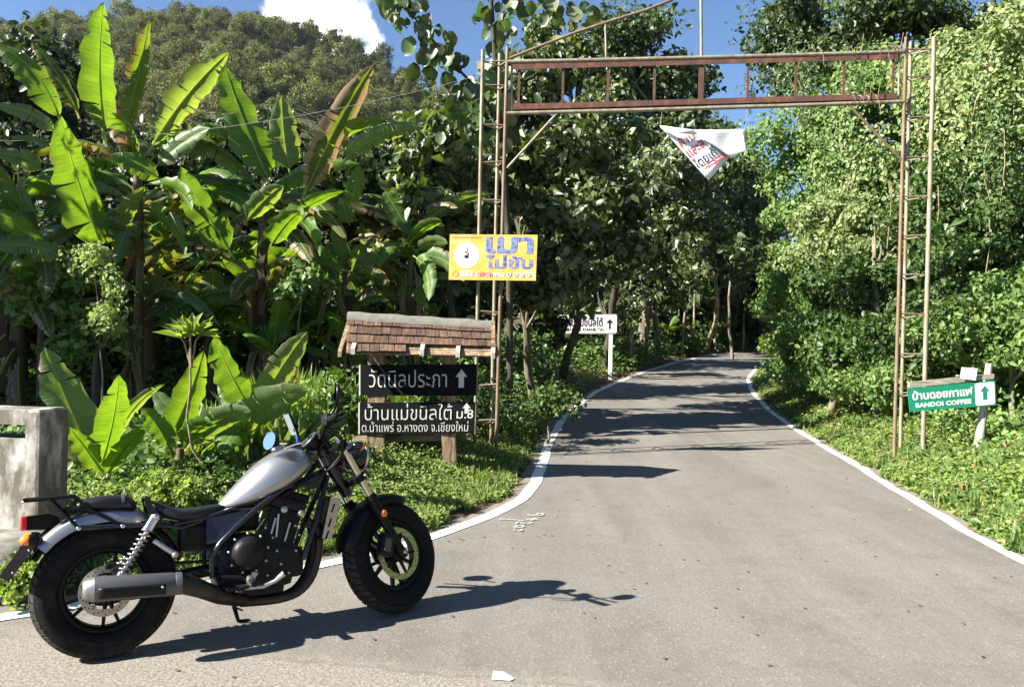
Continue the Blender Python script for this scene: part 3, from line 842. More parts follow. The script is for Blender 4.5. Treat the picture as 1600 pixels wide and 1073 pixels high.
for u, mt in ((.69, 'grey_ink'), (.768, 'grey_ink'), (.845, 'white_sign'), (.92, 'white_sign')):
    m_ = MB(); pn.disc(m_, u, .875, .030, .058, .003, 20); q = m_.build("logo", M[mt], t)
    m_ = MB(); pn.disc(m_, u, .875, .024, .046, .005, 16, .6); m_.build("logo_ring", M['white_sign' if mt == 'grey_ink' else 'orange_ink'], q)
m_ = MB()
for k in range(8): pn.poly(m_, [(.33 + k * .022, .82), (.342 + k * .022, .82), (.342 + k * .022, .915), (.33 + k * .022, .915)], .0055)
m_.build("small_print", M['orange_ink'], t)

# ------------------------------------------------------------------ torn banner under the beam
YB = 10.32
def bq(px, py, d=0.0): return at(px, py, YB + d)
t = thing("torn_banner", "torn white banner hanging crumpled by a corner beneath the gate beam", "banner", bq(1107, 282))
A_, B_, C_, D_ = (1031, 197), (1092, 205), (1139, 247), (1107, 282)
rows = []
for i in range(9):
    f = i / 8; r_ = []
    for j in range(9):
        g_ = j / 8
        a = np.array(A_) * (1 - f) + np.array(D_) * f
        b = np.array(B_) * (1 - f) + np.array(C_) * f
        p = a * (1 - g_) + b * g_ + np.array([0, 3.0 * math.sin(g_ * PI) * (1 - f)])
        r_.append(bq(p[0], p[1], .03 * math.sin(4 * g_ + 3 * f) + .05 * g_ * g_))
    rows.append(r_)
sheet = MB().grid(rows, True, (0, .004, 0)).build("printed_sheet", M['cloth'], t)
rows2 = []
for i in range(8):
    f = i / 7; r_ = []
    for j in range(9):
        g_ = j / 8
        a = np.array((1084, 203.5)) * (1 - f) + np.array((1141, 246)) * f
        b = np.array((1164, 202)) * (1 - f) + np.array((1166, 237)) * f
        p = a * (1 - g_) + b * g_
        r_.append(bq(p[0] + 1.5 * math.sin(9 * f) * g_, p[1] + 2.0 * math.sin(7 * g_) * f, -.05 - .03 * math.sin(5 * g_ + 4 * f) - .03 * g_))
    rows2.append(r_)
MB().grid(rows2, True, (0, .004, 0)).build("folded_flap", M['cloth'], t)
MB().grid([[bq(1031, 196, -.02), bq(1060, 200, -.06), bq(1086, 203, -.05)], [bq(1034, 202, -.03), bq(1064, 209, -.075), bq(1090, 211, -.065)]], True, (0, .003, 0)).build("folded_hem", M['cloth'], t)
bp = Panel(bq(*A_, -.005), bq(*B_, -.005), bq(*C_, -.005), bq(*D_, -.005))
def bt(body, c, w, h, ang, mat, bold=.02):
    """Lettering on the banner: centre in the picture, size, turn."""
    v, f = text_geo(body, bold); a = R(ang); m__ = MB(); o = []
    for x, y in v:
        dx, dy = (x - .5) * w, (y - .5) * h
        px, py = c[0] + dx * math.cos(a) + dy * math.sin(a), c[1] - dx * math.sin(a) * -1 * -1 - dy * math.cos(a) * 1
        py = c[1] - (dx * math.sin(a) + dy * math.cos(a)); px = c[0] + dx * math.cos(a) - dy * math.sin(a)
        # depth follows the rippled sheet
        k = np.array(D_) - np.array(A_); l = np.array(B_) - np.array(A_)
        fg = np.linalg.solve(np.array([k, l]).T, np.array([px, py]) - np.array(A_)); fv, gv = np.clip(fg, 0, 1)
        o.append(bq(px, py, .03 * math.sin(4 * gv + 3 * fv) + .05 * gv * gv - .012))
    m__.add(o, f)
    return m__.build("lettering", M[mat], sheet, fix=False)
bt("ห้าม", (1072, 217), 27, 15, 33, 'red_ink'); bt("และส", (1087, 232), 32, 14, 36, 'red_ink'); bt("โดยเด็", (1101, 246), 39, 17, 35, 'black_ink', .015)
m_ = MB()
for k, (x0, y0, x1, y1) in enumerate([(1096, 262, 1132, 239), (1100, 265, 1136, 243), (1113, 265, 1124, 255), (1115, 269, 1122, 262)]):
    a, b = np.array((x0, y0)), np.array((x1, y1)); n_ = np.array((.5, .75)) * (1.1 if k < 2 else .5)
    m_.add([bq(*(a - n_), -.004 + .012), bq(*(b - n_), .02), bq(*(b + n_), .02), bq(*(a + n_), -.004 + .012)], [(0, 1, 2, 3)])
m_.build("small_print", M['red_ink'], sheet, xf=Matrix.Translation((0, -.03, 0)), fix=False)
for a, b in (((1031, 197), (1035, 172)), ((1164, 202), (1168, 167))):
    MB().tube([bq(*a), at(*b, GY)], .004, 5).build("cord", M['wire'], t)

# ------------------------------------------------------------------ roofed wooden signboard
SY = 8.85
sb = thing("roofed_signboard", "wooden signboard with two black painted boards under a little tiled roof", "signboard", (at(640, 725, SY).x, SY, float(H(at(640, 725, SY).x, SY))))
def post(name, x0, x1, y0, mat, Y, root, dep=.15):
    a = at((x0 + x1) / 2, y0, Y); w = (x1 - x0) / FPX * Y
    z0 = float(H(a.x, Y)) - .15; m__ = MB()
    rows_ = []
    n = 7
    for i in range(n):
        z = z0 + (a.z - z0) * i / (n - 1); q = .012 * math.sin(i * 1.9)
        rows_.append([(a.x + q - w / 2 - (z - a.z) * .01, Y - dep / 2, z), (a.x + q + w / 2 - (z - a.z) * .01, Y - dep / 2 + .01 * math.sin(i), z), (a.x + q + w / 2 - (z - a.z) * .01, Y + dep / 2, z), (a.x + q - w / 2 - (z - a.z) * .01, Y + dep / 2, z)])
    for i in range(n - 1): m__.hull(rows_[i], rows_[i + 1]) if False else m__.add(rows_[i] + rows_[i + 1], [(k, (k + 1) % 4, 4 + (k + 1) % 4, 4 + k) for k in range(4)])
    m__.add(rows_[-1], [(0, 1, 2, 3)]); m__.add(rows_[0], [(3, 2, 1, 0)])
    return m__.build(name, M[mat], root)
post("post", 577, 603, 535, 'wood', SY, sb); post("post", 693, 714, 535, 'wood', SY, sb)
def plank(px0, px1, h, Y, d, mat, name, root):
    a, b = at(*px0, Y), at(*px1, Y); hz = h / FPX * Y / 2
    m__ = MB(); z = Vector((0, 0, hz)); y = Vector((0, d, 0))
    m__.hull([a - z, a + z, a + z + y, a - z + y], [b - z, b + z, b + z + y, b - z + y])
    return m__.build(name, M[mat], root)
plank((550, 686), (691, 684), 9, SY + .09, .05, 'wood_h', "rail", sb)
YS = SY - .09
pa = Panel(at(563, 570, YS), at(745, 569, YS), at(744, 618, YS), at(563, 618, YS))
m_ = MB(); pa.slab(m_, t=.03); b1 = m_.build("upper_board", M['board'], sb, label="upper black board lettered in cream Thai with an arrow")
m_ = MB(); pa.slab(m_, -.012, 0, 0, 1, .0, .03); m_.build("board_edge", M['letter'], b1)
m_ = MB(); pa.text(m_, "วัดนิลประภา", .075, .745, .14, .73, .004, -.006); m_.build("lettering", M['letter'], b1)
m_ = MB(); pa.arrow(m_, .87, .15, .74, .05, .023, .42, .004); m_.build("arrow", M['letter'], b1)
pb = Panel(at(562, 629, YS), at(743, 628, YS), at(741, 677, YS), at(562, 678, YS))
m_ = MB(); pb.slab(m_, t=.03); b2 = m_.build("lower_board", M['board'], sb, label="lower black board lettered in two lines of cream Thai")
m_ = MB(); pb.slab(m_, -.012, 0, 0, 1, .0, .03); m_.build("board_edge", M['letter'], b2)
m_ = MB(); pb.text(m_, "บ้านแม่ขนิลใต้", .045, .80, .03, .555, .004, -.006); m_.build("lettering", M['letter'], b2)
m_ = MB(); pb.text(m_, "ม.8", .84, .985, .23, .52, .004, .006); m_.build("lettering", M['letter'], b2)
m_ = MB(); pb.text(m_, "ต.น้ำแพร่ อ.หางดง จ.เชียงใหม่", .02, .945, .60, .93, .004, -.004); m_.build("lettering", M['letter'], b2)
m_ = MB(); pb.arrow(m_, .925, .02, .36, .035, .016, .5, .004); m_.build("arrow", M['letter'], b2)
# roof: two slopes of wooden tiles on rafters
rl, rr = at(545, 493, SY + .02), at(768, 507, SY + .02)
el, er = at(541, 548, SY - .36), at(778, 553, SY - .36)
roof = Panel(rl, rr, er, el)
m_ = MB(); bl_, br_ = el + Vector((0, .76, 0)), er + Vector((0, .76, 0))
m_.hull([rl + Vector((0, 0, -.02)), rr + Vector((0, 0, -.02)), er + Vector((0, 0, -.02)), el + Vector((0, 0, -.02))], [p + Vector((0, .012, -.035)) for p in (rl, rr, er, el)])
m_.hull([rl + Vector((0, .02, -.02)), rr + Vector((0, .02, -.02)), br_ + Vector((0, 0, -.02)), bl_ + Vector((0, 0, -.02))], [p + Vector((0, .02, -.035)) for p in (rl, rr, br_, bl_)])
rf = m_.build("roof", M['wood'], sb)
tile_n = 0
for row in range(4):
    v0, v1 = .02 + row * .245, .02 + row * .245 + .285
    u = -.01 + .02 * (row % 2)
    while u < .99:
        w = random.choice((.055, .065, .075, .09, .10, .115))
        u1 = min(1.005, u + w)
        if not (row == 3 and u > .33):
            d = .014 + .004 * random.random(); j = random.uniform(-.012, .012)
            a = [roof.p(u + .002, v0, .006), roof.p(u1 - .002, v0, .006), roof.p(u1 - .002, v1 + j, d + .012), roof.p(u + .002, v1 + j + random.uniform(-.008, .008), d + .012)]
            MB().hull([p - roof.n * .012 for p in a], a).build("tile", M['tile'], rf); tile_n += 1
        u = u1
back = Panel(rl + Vector((0, .02, 0)), rr + Vector((0, .02, 0)), br_, bl_)
back.n = (back.c[1] - back.c[0]).cross(back.c[3] - back.c[0]).normalized()
if back.n.y < 0: back.n = -back.n
for row in range(5):
    u = 0
    while u < .99:
        u1 = min(1, u + random.choice((.06, .08, .1)))
        v0, v1 = .03 + row * .195, .03 + row * .195 + .235
        a = [back.p(u + .002, v0, .006), back.p(u1 - .002, v0, .006), back.p(u1 - .002, v1, .028), back.p(u + .002, v1, .028)]
        MB().hull([p - back.n * .012 for p in a], a).build("tile", M['tile'], rf); u = u1
m_ = MB(); rows_ = []
for i in range(13):
    p = rl.lerp(rr, -.005 + 1.01 * i / 12) + Vector((0, .0, .012 * math.sin(i * 2.1) * .5))
    rows_.append([p + Vector((0, -.075, -.05)), p + Vector((0, -.06, .018)), p + Vector((0, .0, .045)), p + Vector((0, .07, .02)), p + Vector((0, .085, -.05))])
m_.grid(rows_, True); m_.add(rows_[0], [(0, 1, 2, 3, 4)]); m_.add(rows_[-1], [(4, 3, 2, 1, 0)])
m_.build("ridge_cap", M['ridge'], rf)
plank((600, 546.5), (772, 551), 6, SY - .31, .03, 'wood_h', "batten", rf)
for x, y in ((659, 551), (715, 554), (770, 556), (551, 549)):
    e = at(x, y, SY - .40); f_ = e + Vector((0, .42, .26)); m_ = MB()
    w = Vector((.022, 0, 0)); z = Vector((0, .0, .03))
    m_.hull([e - w - z, e + w - z, e + w + z, e - w + z], [f_ - w - z, f_ + w - z, f_ + w + z, f_ - w + z])
    m_.build("rafter", M['post_pale'], rf)
for x in (541, 772):
    for dy in (-1, 1):
        c = at(x + (4 if x < 600 else -2), 505, SY); e = at(x, 552, SY); m_ = MB()
        e2 = Vector((e.x, SY + dy * .34, e.z)); w = Vector((.02, 0, 0)); z = Vector((0, 0, .03))
        m_.hull([c - w - z, c + w - z, c + w + z, c - w + z], [e2 - w - z, e2 + w - z, e2 + w + z, e2 - w + z]); m_.build("gable_board", M['wood'], rf)

# ------------------------------------------------------------------ white direction sign further up the road
WY = 23.5
ps = Panel(at(872, 492, WY), at(964, 491, WY), at(963.5, 521, WY), at(872, 521, WY))
t = thing("direction_sign", "white road sign with black Thai lettering half hidden by trees", "sign", at(954, 572, WY))
m_ = MB(); ps.slab(m_, .012, .988, 0, 1, 0, .03); ps.slab(m_, 0, 1, .05, .95, -.001, .028); pl = m_.build("panel", M['white_sign'], t)
m_ = MB()
for a in ((0.012, .988, .03, .05), (.012, .988, .95, .97)): ps.poly(m_, [(a[0], a[2]), (a[1], a[2]), (a[1], a[3]), (a[0], a[3])])
m_.build("border", M['grey_ink'], pl)
m_ = MB(); ps.text(m_, "บ้านแม่ขนิลใต้", .10, .76, .12, .62, .005, .02); m_.build("lettering", M['black_ink'], pl)
m_ = MB(); ps.text(m_, "BAN MAE KHANIL TAI", .12, .77, .70, .87, .005, .012); m_.build("lettering", M['black_ink'], pl)
m_ = MB(); ps.arrow(m_, .88, .24, .76, .06, .015, .4, .005); m_.build("arrow", M['black_ink'], pl)
a, b = at(953, 521, WY + .02), at(954.5, 570, WY + .02); e = ext(a, b)
m_ = MB(); m_.box((at(953, 492, WY + .05) + e) / 2, (.11, .05, at(953, 492, WY).z - e.z), None, .01); m_.build("post", M['white_sign'], t)

# ------------------------------------------------------------------ green coffee sign on the right verge
CY = 9.7
pc = Panel(at(1418, 607, CY), at(1555, 594, CY), at(1556.5, 633, CY), at(1422, 643, CY))
t = thing("coffee_sign", "tilted green coffee sign with white arrow on a leaning wooden post", "sign", at(1529, 690, CY))
m_ = MB(); pc.slab(m_, t=.012); pl = m_.build("panel", M['green'], t)
m_ = MB(); pc.text(m_, "บ้านดอยกาแฟ", .045, .735, .12, .52, .003, .03); m_.build("lettering", M['white_sign'], pl)
m_ = MB(); pc.text(m_, "BANDOI COFFEE", .07, .715, .655, .85, .003, .035); m_.build("lettering", M['white_sign'], pl)
m_ = MB()
uv = []
for cx, cy, a0 in ((.965, .12, -90), (.965, .88, 0), (.785, .88, 90), (.785, .12, 180)):
    for k in range(5):
        w = R(a0 + k * 22.5); uv.append((cx + .022 * math.cos(w), cy + .07 * math.sin(w)))
pc.poly(m_, uv, .002); ap = m_.build("arrow_panel", M['white_sign'], pl)
m_ = MB(); pc.arrow(m_, .875, .16, .74, .055, .025, .42, .004); m_.build("arrow", M['green'], ap)
a, b, c, d = at(1421, 597, CY + .015), at(1554, 584, CY + .015), at(1553, 592, CY + .015), at(1421, 606, CY + .015)
MB().hull([a, b, c, d], [p + Vector((0, .05, 0)) for p in (a, b, c, d)]).build("crossbar", M['wood_grey'], t)
a, b = at(1546, 568, CY + .12), at(1529, 690, CY + .12); e = ext(a, b)
MB().tube([a, a.lerp(e, .5) + Vector((.01, 0, 0)), e], [.043, .05, .06], 9).build("post", M['post_pale'], t)
MB().box(at(1506, 587, CY + .04), (.17, .05, .02)).build("bracket", M['wood_grey'], t)
pw = Panel(at(1503, 573.5, CY - .02), at(1527.5, 575.5, CY - .02), at(1524.5, 594, CY - .02), at(1500.5, 591, CY - .02))
m_ = MB(); pw.slab(m_, t=.006); tag(m_.build("paper_notice", M['white_sign']), "blank white card fixed above the green coffee sign", "card")

# ------------------------------------------------------------------ concrete bridge parapet
PY = 4.95
t = thing("bridge_parapet", "weathered concrete bridge parapet with a slot behind the motorcycle", "parapet", at(40, 880, PY))
def par(x0, x1, z0, z1, y0, y1, mb, bev=.02):
    mb.box(((x0 + x1) / 2, (y0 + y1) / 2, (z0 + z1) / 2), (x1 - x0, y1 - y0, z1 - z0), None, bev)
xr = at(63, 700, PY).x; zt = at(63, 641, PY).z; zb = float(H(xr, PY)) - .1
z_s0, z_s1 = at(38, 687, PY).z, at(38, 664, PY).z
xs_ = at(38, 675, PY).x
Mx = Matrix.Rotation(R(-6), 4, 'Z')
piv = Matrix.Translation((xr, PY, 0)) @ Mx @ Matrix.Translation((-xr, -PY, 0))
m_ = MB(); q_ = [(xs_, PY), (xr - .03, PY), (xr - .012, PY + .005), (xr - .003, PY + .014), (xr, PY + .03), (xr, PY + .26), (xs_, PY + .26)]
zt2 = zt - .015
m_.hull([(x, y, zb) for x, y in q_], [(x, y, zt2) for x, y in q_])
m_.hull([(x, y, zt2) for x, y in q_], [(min(x, xr - .02) if x > xs_ else x, min(max(y, PY + .012), PY + .248), zt) for x, y in q_])
m_.build("end_post", M['concrete'], t, piv, fix=False)
m_ = MB(); par(xs_ - 3.6, xs_, z_s1, zt - .004, PY, PY + .26, m_, 0); m_.build("top_rail", M['concrete'], t, piv)
m_ = MB(); par(xs_ - 3.6, xs_, zb, z_s0, PY, PY + .26, m_, 0); m_.build("wall_panel", M['concrete'], t, piv)
m_ = MB(); par(xs_ - 1.9, xs_ - 1.7, z_s0 - .02, z_s1 + .02, PY + .01, PY + .25, m_, 0); m_.build("strut", M['concrete'], t, piv)
m_ = MB(); par(xs_ - 3.6, xr + .12, zb - .3, at(40, 845, PY - .25).z, PY - .32, PY + .5, m_, .05); m_.build("footing", M['rock'], t, piv)
# rough stone block by the footing
bm = bmesh.new(); bmesh.ops.create_icosphere(bm, subdivisions=3, radius=1.0)
rk = random.Random(3)
for q in bm.verts:
    n_ = 1 + .14 * math.sin(q.co.x * 3.1 + 1) + .12 * math.sin(q.co.y * 4.3 + q.co.z * 3) + rk.uniform(-.03, .03)
    q.co = Vector((max(-.75, min(.8, q.co.x * n_)), max(-.8, min(.8, q.co.y * n_)), max(-.8, min(.7, q.co.z * n_))))
me = bpy.data.meshes.new("boulder"); bm.to_mesh(me); bm.free()
o = link_mesh("boulder", me, None, M['rock']); p = at(22, 892, 4.72); o.location = (p.x - .02, p.y, .10); o.scale = (.27, .2, .24); o.rotation_euler = (.2, .3, .5)
tag(o, "rough grey stone block at the foot of the concrete parapet", "rock")

# ------------------------------------------------------------------ overhead cable
a, b = at(-90, 217, 11.4), on('A', 118) + Vector((0, -.03, 0))
pts = [a.lerp(b, i / 16) + Vector((0, 0, -.30 * 4 * (i / 16) * (1 - i / 16))) for i in range(17)]
tag(MB().tube(pts, .0032, 5).build("overhead_cable", M['wire']), "thin pale cable strung across the banana grove to the gate post", "cable")

# ------------------------------------------------------------------ banana plants
def banana_leaf_mesh(base, tip, width, twist=0.0, arch=Vector((0, 0, 0)), fold=18, droop=22, tears=3, petiole=.12, seed=0, origin=Vector((0, 0, 0)), face=None):
    rd = random.Random(seed)
    base, tip = Vector(base), Vector(tip)
    mid = (base + tip) / 2 + Vector(arch) * 2
    L = (tip - base).length
    view = face if face is not None else (Vector((0, 0, CAM_H)) - (base + tip) / 2).normalized()
    n = 22
    def cv(t): return base * (1 - t) ** 2 + mid * 2 * t * (1 - t) + tip * t * t
    cur = [cv(i / n) for i in range(n + 1)]
    fr = []
    for i in range(n + 1):
        T = (cur[min(i + 1, n)] - cur[max(i - 1, 0)]).normalized()
        Sv = T.cross(view)
        if Sv.length < 1e-3: Sv = T.cross(Vector((1, 0, 0)))
        Sv.normalize(); Nv = Sv.cross(T)
        q = Matrix.Rotation(R(twist), 3, T)
        fr.append((T, q @ Sv, q @ Nv))
    V, F, UV = [], [], []
    # stalk and midrib
    for i in range(n + 1):
        t = i / n; r_ = .020 * (1 - .85 * t) * max(.6, L / 1.6)
        T, Sv, Nv = fr[i]
        for k in range(5):
            w = 2 * PI * k / 5
            V.append(cur[i] + Sv * math.cos(w) * r_ + Nv * (math.sin(w) * r_ - r_ * .6)); UV.append((t, 0.0))
    for i in range(n):
        for k in range(5): F.append((i * 5 + k, i * 5 + (k + 1) % 5, i * 5 + 5 + (k + 1) % 5, i * 5 + 5 + k))
    def wprof(t):
        s = (t - petiole) / (1 - petiole)
        if s <= 0: return 0.0
        return .95 * min(1.0, (s / .15)) ** .6 * max(0.0, 1 - max(0.0, (s - .42) / .58) ** 1.9) ** .72
    i0 = int(petiole * n)
    ph = rd.random() * 6
    for side in (-1, 1):
        cuts = sorted(set([i0, n] + [rd.randint(i0 + 2, n - 2) for _ in range(tears)]))
        for a, b in zip(cuts[:-1], cuts[1:]):
            if b <= a: continue
            dd = rd.uniform(-5, 16) if tears else 0
            st = len(V); cols = (0.0, .35, .7, 1.0)
            gap = .25 if tears else 0
            for i in range(a, b + 1):
                for v in cols:
                    t = i / n
                    if i == b and b != n: t -= gap * v / n * rd.uniform(.3, 1.6)
                    if i == a and a != i0: t += gap * v / n * rd.uniform(.3, 1.6)
                    w_ = width / 2 * wprof(t) * (1 + ((.05 * math.sin(23 * t + ph) - (rd.uniform(0, .16) if tears > 1 else 0)) if v == 1 else 0))
                    T, Sv, Nv = fr[i]
                    an = R(fold) - R(droop + dd) * v
                    rip = .022 * math.sin(31 * t + ph + side) * v * width
                    V.append(cv(t) + Sv * side * w_ * v * math.cos(an) + Nv * (w_ * v * math.sin(an) + rip) - T * 0)
                    UV.append((t, v * side))
            nc = len(cols)
            for i in range(b - a):
                for j in range(nc - 1):
                    q = st + i * nc + j
                    F.append((q, q + 1, q + 1 + nc, q + nc) if side > 0 else (q + 1, q, q + nc, q + 1 + nc))
    me = bpy.data.meshes.new("leaf")
    me.from_pydata([p - origin for p in V], [], F)
    me.polygons.foreach_set("use_smooth", [True] * len(F))
    uvl = me.uv_layers.new(name="UVMap")
    li = np.empty(len(me.loops), np.int32); me.loops.foreach_get("vertex_index", li)
    uvl.data.foreach_set("uv", np.array(UV, np.float32)[li].ravel())
    return me
_ls = [0]
def bleaf(root, base, tip, wpx, Yb, Yt, twist=10, arch=(0, 0), mat='banana', fold=18, droop=22, tears=2):
    _ls[0] += 1
    b, t = at(*base, Yb), at(*tip, Yt)
    Ym = (Yb + Yt) / 2
    av = Vector((arch[0] / FPX * Ym, 0, -arch[1] / FPX * Ym))
    me = banana_leaf_mesh(b, t, wpx / FPX * Ym, twist, av, fold, droop, int(tears * 1.8) + (2 if wpx > 30 else 0), .10, _ls[0], ORIGIN[root])
    return link_mesh("leaf", me, root, M[mat])
def bplant(px, Y, top_py, label, r0=.16, lean=0.0):
    x = at(px, 500, Y).x; z = float(H(x, Y))
    t = thing("banana_plant", label, "banana plant", (x, Y, z))
    zt = at(px, top_py, Y).z
    pts = [Vector((x + lean * k, Y, z - .1 + (zt - z + .1) * k)) for k in (0, .25, .5, .75, 1)]
    MB().tube(pts, [r0, r0 * .92, r0 * .8, r0 * .66, r0 * .4], 12).build("stem", M['banana_stem'], t)
    for k in range(3):     # dry sheaths hang from the stem
        p = pts[2 + k % 2] + Vector((random.uniform(-.1, .1), -r0 * .8, random.uniform(-.2, .3)))
        rows_ = [[p + Vector((dx + .04 * math.sin(i * 1.3 + k), -.03 * i, -.13 * i)) for dx in (-.07 + .006 * i, 0, .07 - .006 * i)] for i in range(6)]
        MB().grid(rows_, True).build("dry_sheath", M['dry_dark'], t, fix=False)
    return t
p1 = bplant(212, 11.2, 250, "tall banana plant left of the grove with one long leaf upright against the hill", .13)
for a in [((170, 410), (95, 182), 100, 10.6, 9.9, 48, (-8, -6), 'banana', 8, 12, 0), ((166, 225), (162, 4), 76, 11.3, 11.2, 48, (-8, 0), 'banana', 6, 8, 1),
          ((190, 235), (234, 30), 48, 11.4, 11.3, 42, (2, -6), 'banana_torn', 22, 30, 4), ((98, 200), (-8, 68), 66, 11.0, 10.6, 40, (12, -16), 'banana', 8, 24, 1),
          ((125, 185), (50, 66), 46, 11.3, 11.4, 48, (6, -4), 'banana_torn', 24, 34, 6), ((232, 240), (358, 82), 60, 11.2, 11.0, 28, (-4, -10), 'banana_pale', 34, 40, 3),
          ((255, 285), (170, 246), 42, 10.9, 10.5, 30, (0, -10), 'banana', 20, 30, 1), ((238, 266), (328, 200), 40, 11.1, 10.9, -35, (0, -8), 'banana_pale', 30, 30, 2),
          ((186, 380), (226, 292), 34, 10.9, 10.6, 25, (-6, -8), 'banana_pale', 26, 30, 2), ((250, 300), (300, 330), 44, 10.8, 10.3, 55, (4, -16), 'banana', 20, 40, 2),
          ((225, 330), (290, 400), 46, 11.0, 10.4, 60, (8, -14), 'banana', 20, 35, 3), ((205, 320), (120, 420), 42, 11.1, 10.5, 60, (-10, -22), 'banana_brown', 10, 50, 6)]:
    bleaf(p1, *a)
p2 = bplant(28, 10.4, 330, "banana plant at the left border with pale sunlit arching leaves", .11)
for a in [((90, 212), (-14, 163), 34, 10.6, 10.2, 35, (8, -10), 'banana_pale', 26, 30, 2), ((70, 270), (-14, 240), 40, 10.5, 10.0, 35, (4, -10), 'banana_pale', 26, 30, 2),
          ((62, 370), (28, 272), 16, 10.4, 10.3, 0, (-2, 0), 'banana_pale', 30, 10, 0), ((75, 408), (-16, 330), 46, 10.2, 9.6, 20, (4, -12), 'banana', 14, 24, 1),
          ((110, 408), (-16, 388), 44, 10.2, 9.6, 30, (0, -14), 'banana_pale', 24, 30, 4), ((85, 232), (18, 214), 22, 10.7, 10.4, 50, (0, -6), 'banana_pale', 20, 30, 2),
          ((60, 395), (70, 470), 44, 10.2, 9.8, 30, (6, -10), 'banana_torn', 12, 30, 4), ((30, 430), (-20, 470), 40, 10.0, 9.5, 30, (0, -12), 'banana_torn', 12, 30, 4),
          ((40, 350), (-20, 300), 40, 10.8, 10.5, 30, (0, -12), 'banana', 16, 30, 3), ((60, 345), (140, 300), 40, 10.9, 10.9, -40, (0, -10), 'banana', 16, 30, 2)]:
    bleaf(p2, *a)
p3 = bplant(408, 11.8, 300, "banana plant in mid grove with leaf browned along one edge reaching up", .12)
for a in [((428, 300), (350, 100), 76, 11.6, 11.5, 38, (-6, -6), 'banana', 12, 16, 1), ((454, 275), (440, 150), 56, 11.7, 11.6, 18, (-3, 0), 'banana_pale', 30, 26, 1),
          ((470, 320), (585, 100), 54, 11.7, 11.5, 24, (-4, -8), 'banana_brown', 22, 26, 3), ((478, 262), (604, 190), 40, 11.8, 11.7, 50, (0, -18), 'banana', 20, 40, 2),
          ((530, 262), (664, 200), 40, 11.9, 11.8, 24, (-8, -16), 'banana_pale', 20, 40, 5), ((368, 405), (282, 262), 84, 11.2, 10.7, 45, (-6, -6), 'banana', 10, 14, 0),
          ((382, 350), (442, 290), 42, 11.3, 11.0, 20, (0, -6), 'banana_pale', 24, 30, 1), ((396, 390), (540, 298), 42, 11.5, 11.3, 58, (0, -14), 'banana', 20, 40, 2),
          ((350, 222), (297, 252), 30, 11.6, 11.4, 20, (-4, -12), 'banana_brown', 10, 50, 6), ((430, 330), (500, 400), 46, 11.3, 10.9, 60, (10, -14), 'banana', 16, 40, 3),
          ((405, 340), (330, 300), 40, 11.7, 11.7, 40, (0, -14), 'banana', 20, 36, 2), ((420, 390), (470, 330), 50, 11.0, 10.7, 35, (0, -8), 'banana', 20, 30, 1),
          ((400, 330), (320, 420), 44, 11.8, 11.3, 60, (-8, -20), 'banana_brown', 10, 50, 6)]:
    bleaf(p3, *a)
p4 = bplant(537, 12.2, 400, "slim banana plant above the tiled roof with small bright leaves", .07)
for a in [((548, 322), (562, 258), 32, 12.1, 12.0, 8, (0, 0), 'banana', 10, 12, 0), ((546, 352), (533, 308), 28, 12.1, 12.0, 8, (0, 0), 'banana', 10, 12, 0),
          ((534, 442), (500, 384), 42, 11.9, 11.6, 45, (-4, -4), 'banana', 8, 14, 0), ((508, 425), (472, 390), 32, 11.8, 11.5, 6, (0, -6), 'banana', 8, 14, 0),
          ((549, 425), (566, 380), 28, 12.0, 11.8, 20, (2, -4), 'banana_pale', 26, 20, 0), ((556, 424), (594, 402), 28, 12.0, 11.8, 10, (0, -6), 'banana_pale', 14, 20, 1),
          ((543, 426), (608, 448), 30, 11.9, 11.6, 25, (6, -8), 'banana_torn', 16, 30, 6), ((530, 430), (490, 460), 30, 11.9, 11.5, 20, (-6, -10), 'banana', 12, 24, 1),
          ((540, 410), (520, 350), 24, 12.3, 12.3, 10, (0, 0), 'banana', 12, 12, 0)]:
    bleaf(p4, *a)
p5 = bplant(640, 12.6, 390, "banana plant left of the yellow notice with long pale arching leaf", .10)
for a in [((652, 358), (768, 303), 32, 12.3, 12.1, 30, (-4, -12), 'banana_pale', 24, 30, 3), ((640, 370), (600, 300), 40, 12.4, 12.4, 20, (0, -6), 'banana', 16, 24, 1),
          ((640, 380), (690, 345), 30, 12.2, 11.9, 40, (0, -6), 'banana', 16, 30, 1), ((650, 395), (700, 380), 26, 12.2, 11.8, 30, (0, -8), 'banana_pale', 20, 30, 1),
          ((630, 380), (590, 420), 36, 12.2, 11.8, 50, (-6, -12), 'banana', 16, 30, 2), ((645, 400), (670, 470), 40, 12.0, 11.6, 40, (8, -10), 'banana', 16, 30, 1),
          ((655, 400), (725, 440), 36, 12.1, 11.7, 30, (6, -12), 'banana_pale', 16, 30, 1), ((640, 360), (650, 260), 34, 12.7, 12.7, 30, (2, 0), 'banana', 16, 20, 2)]:
    bleaf(p5, *a)
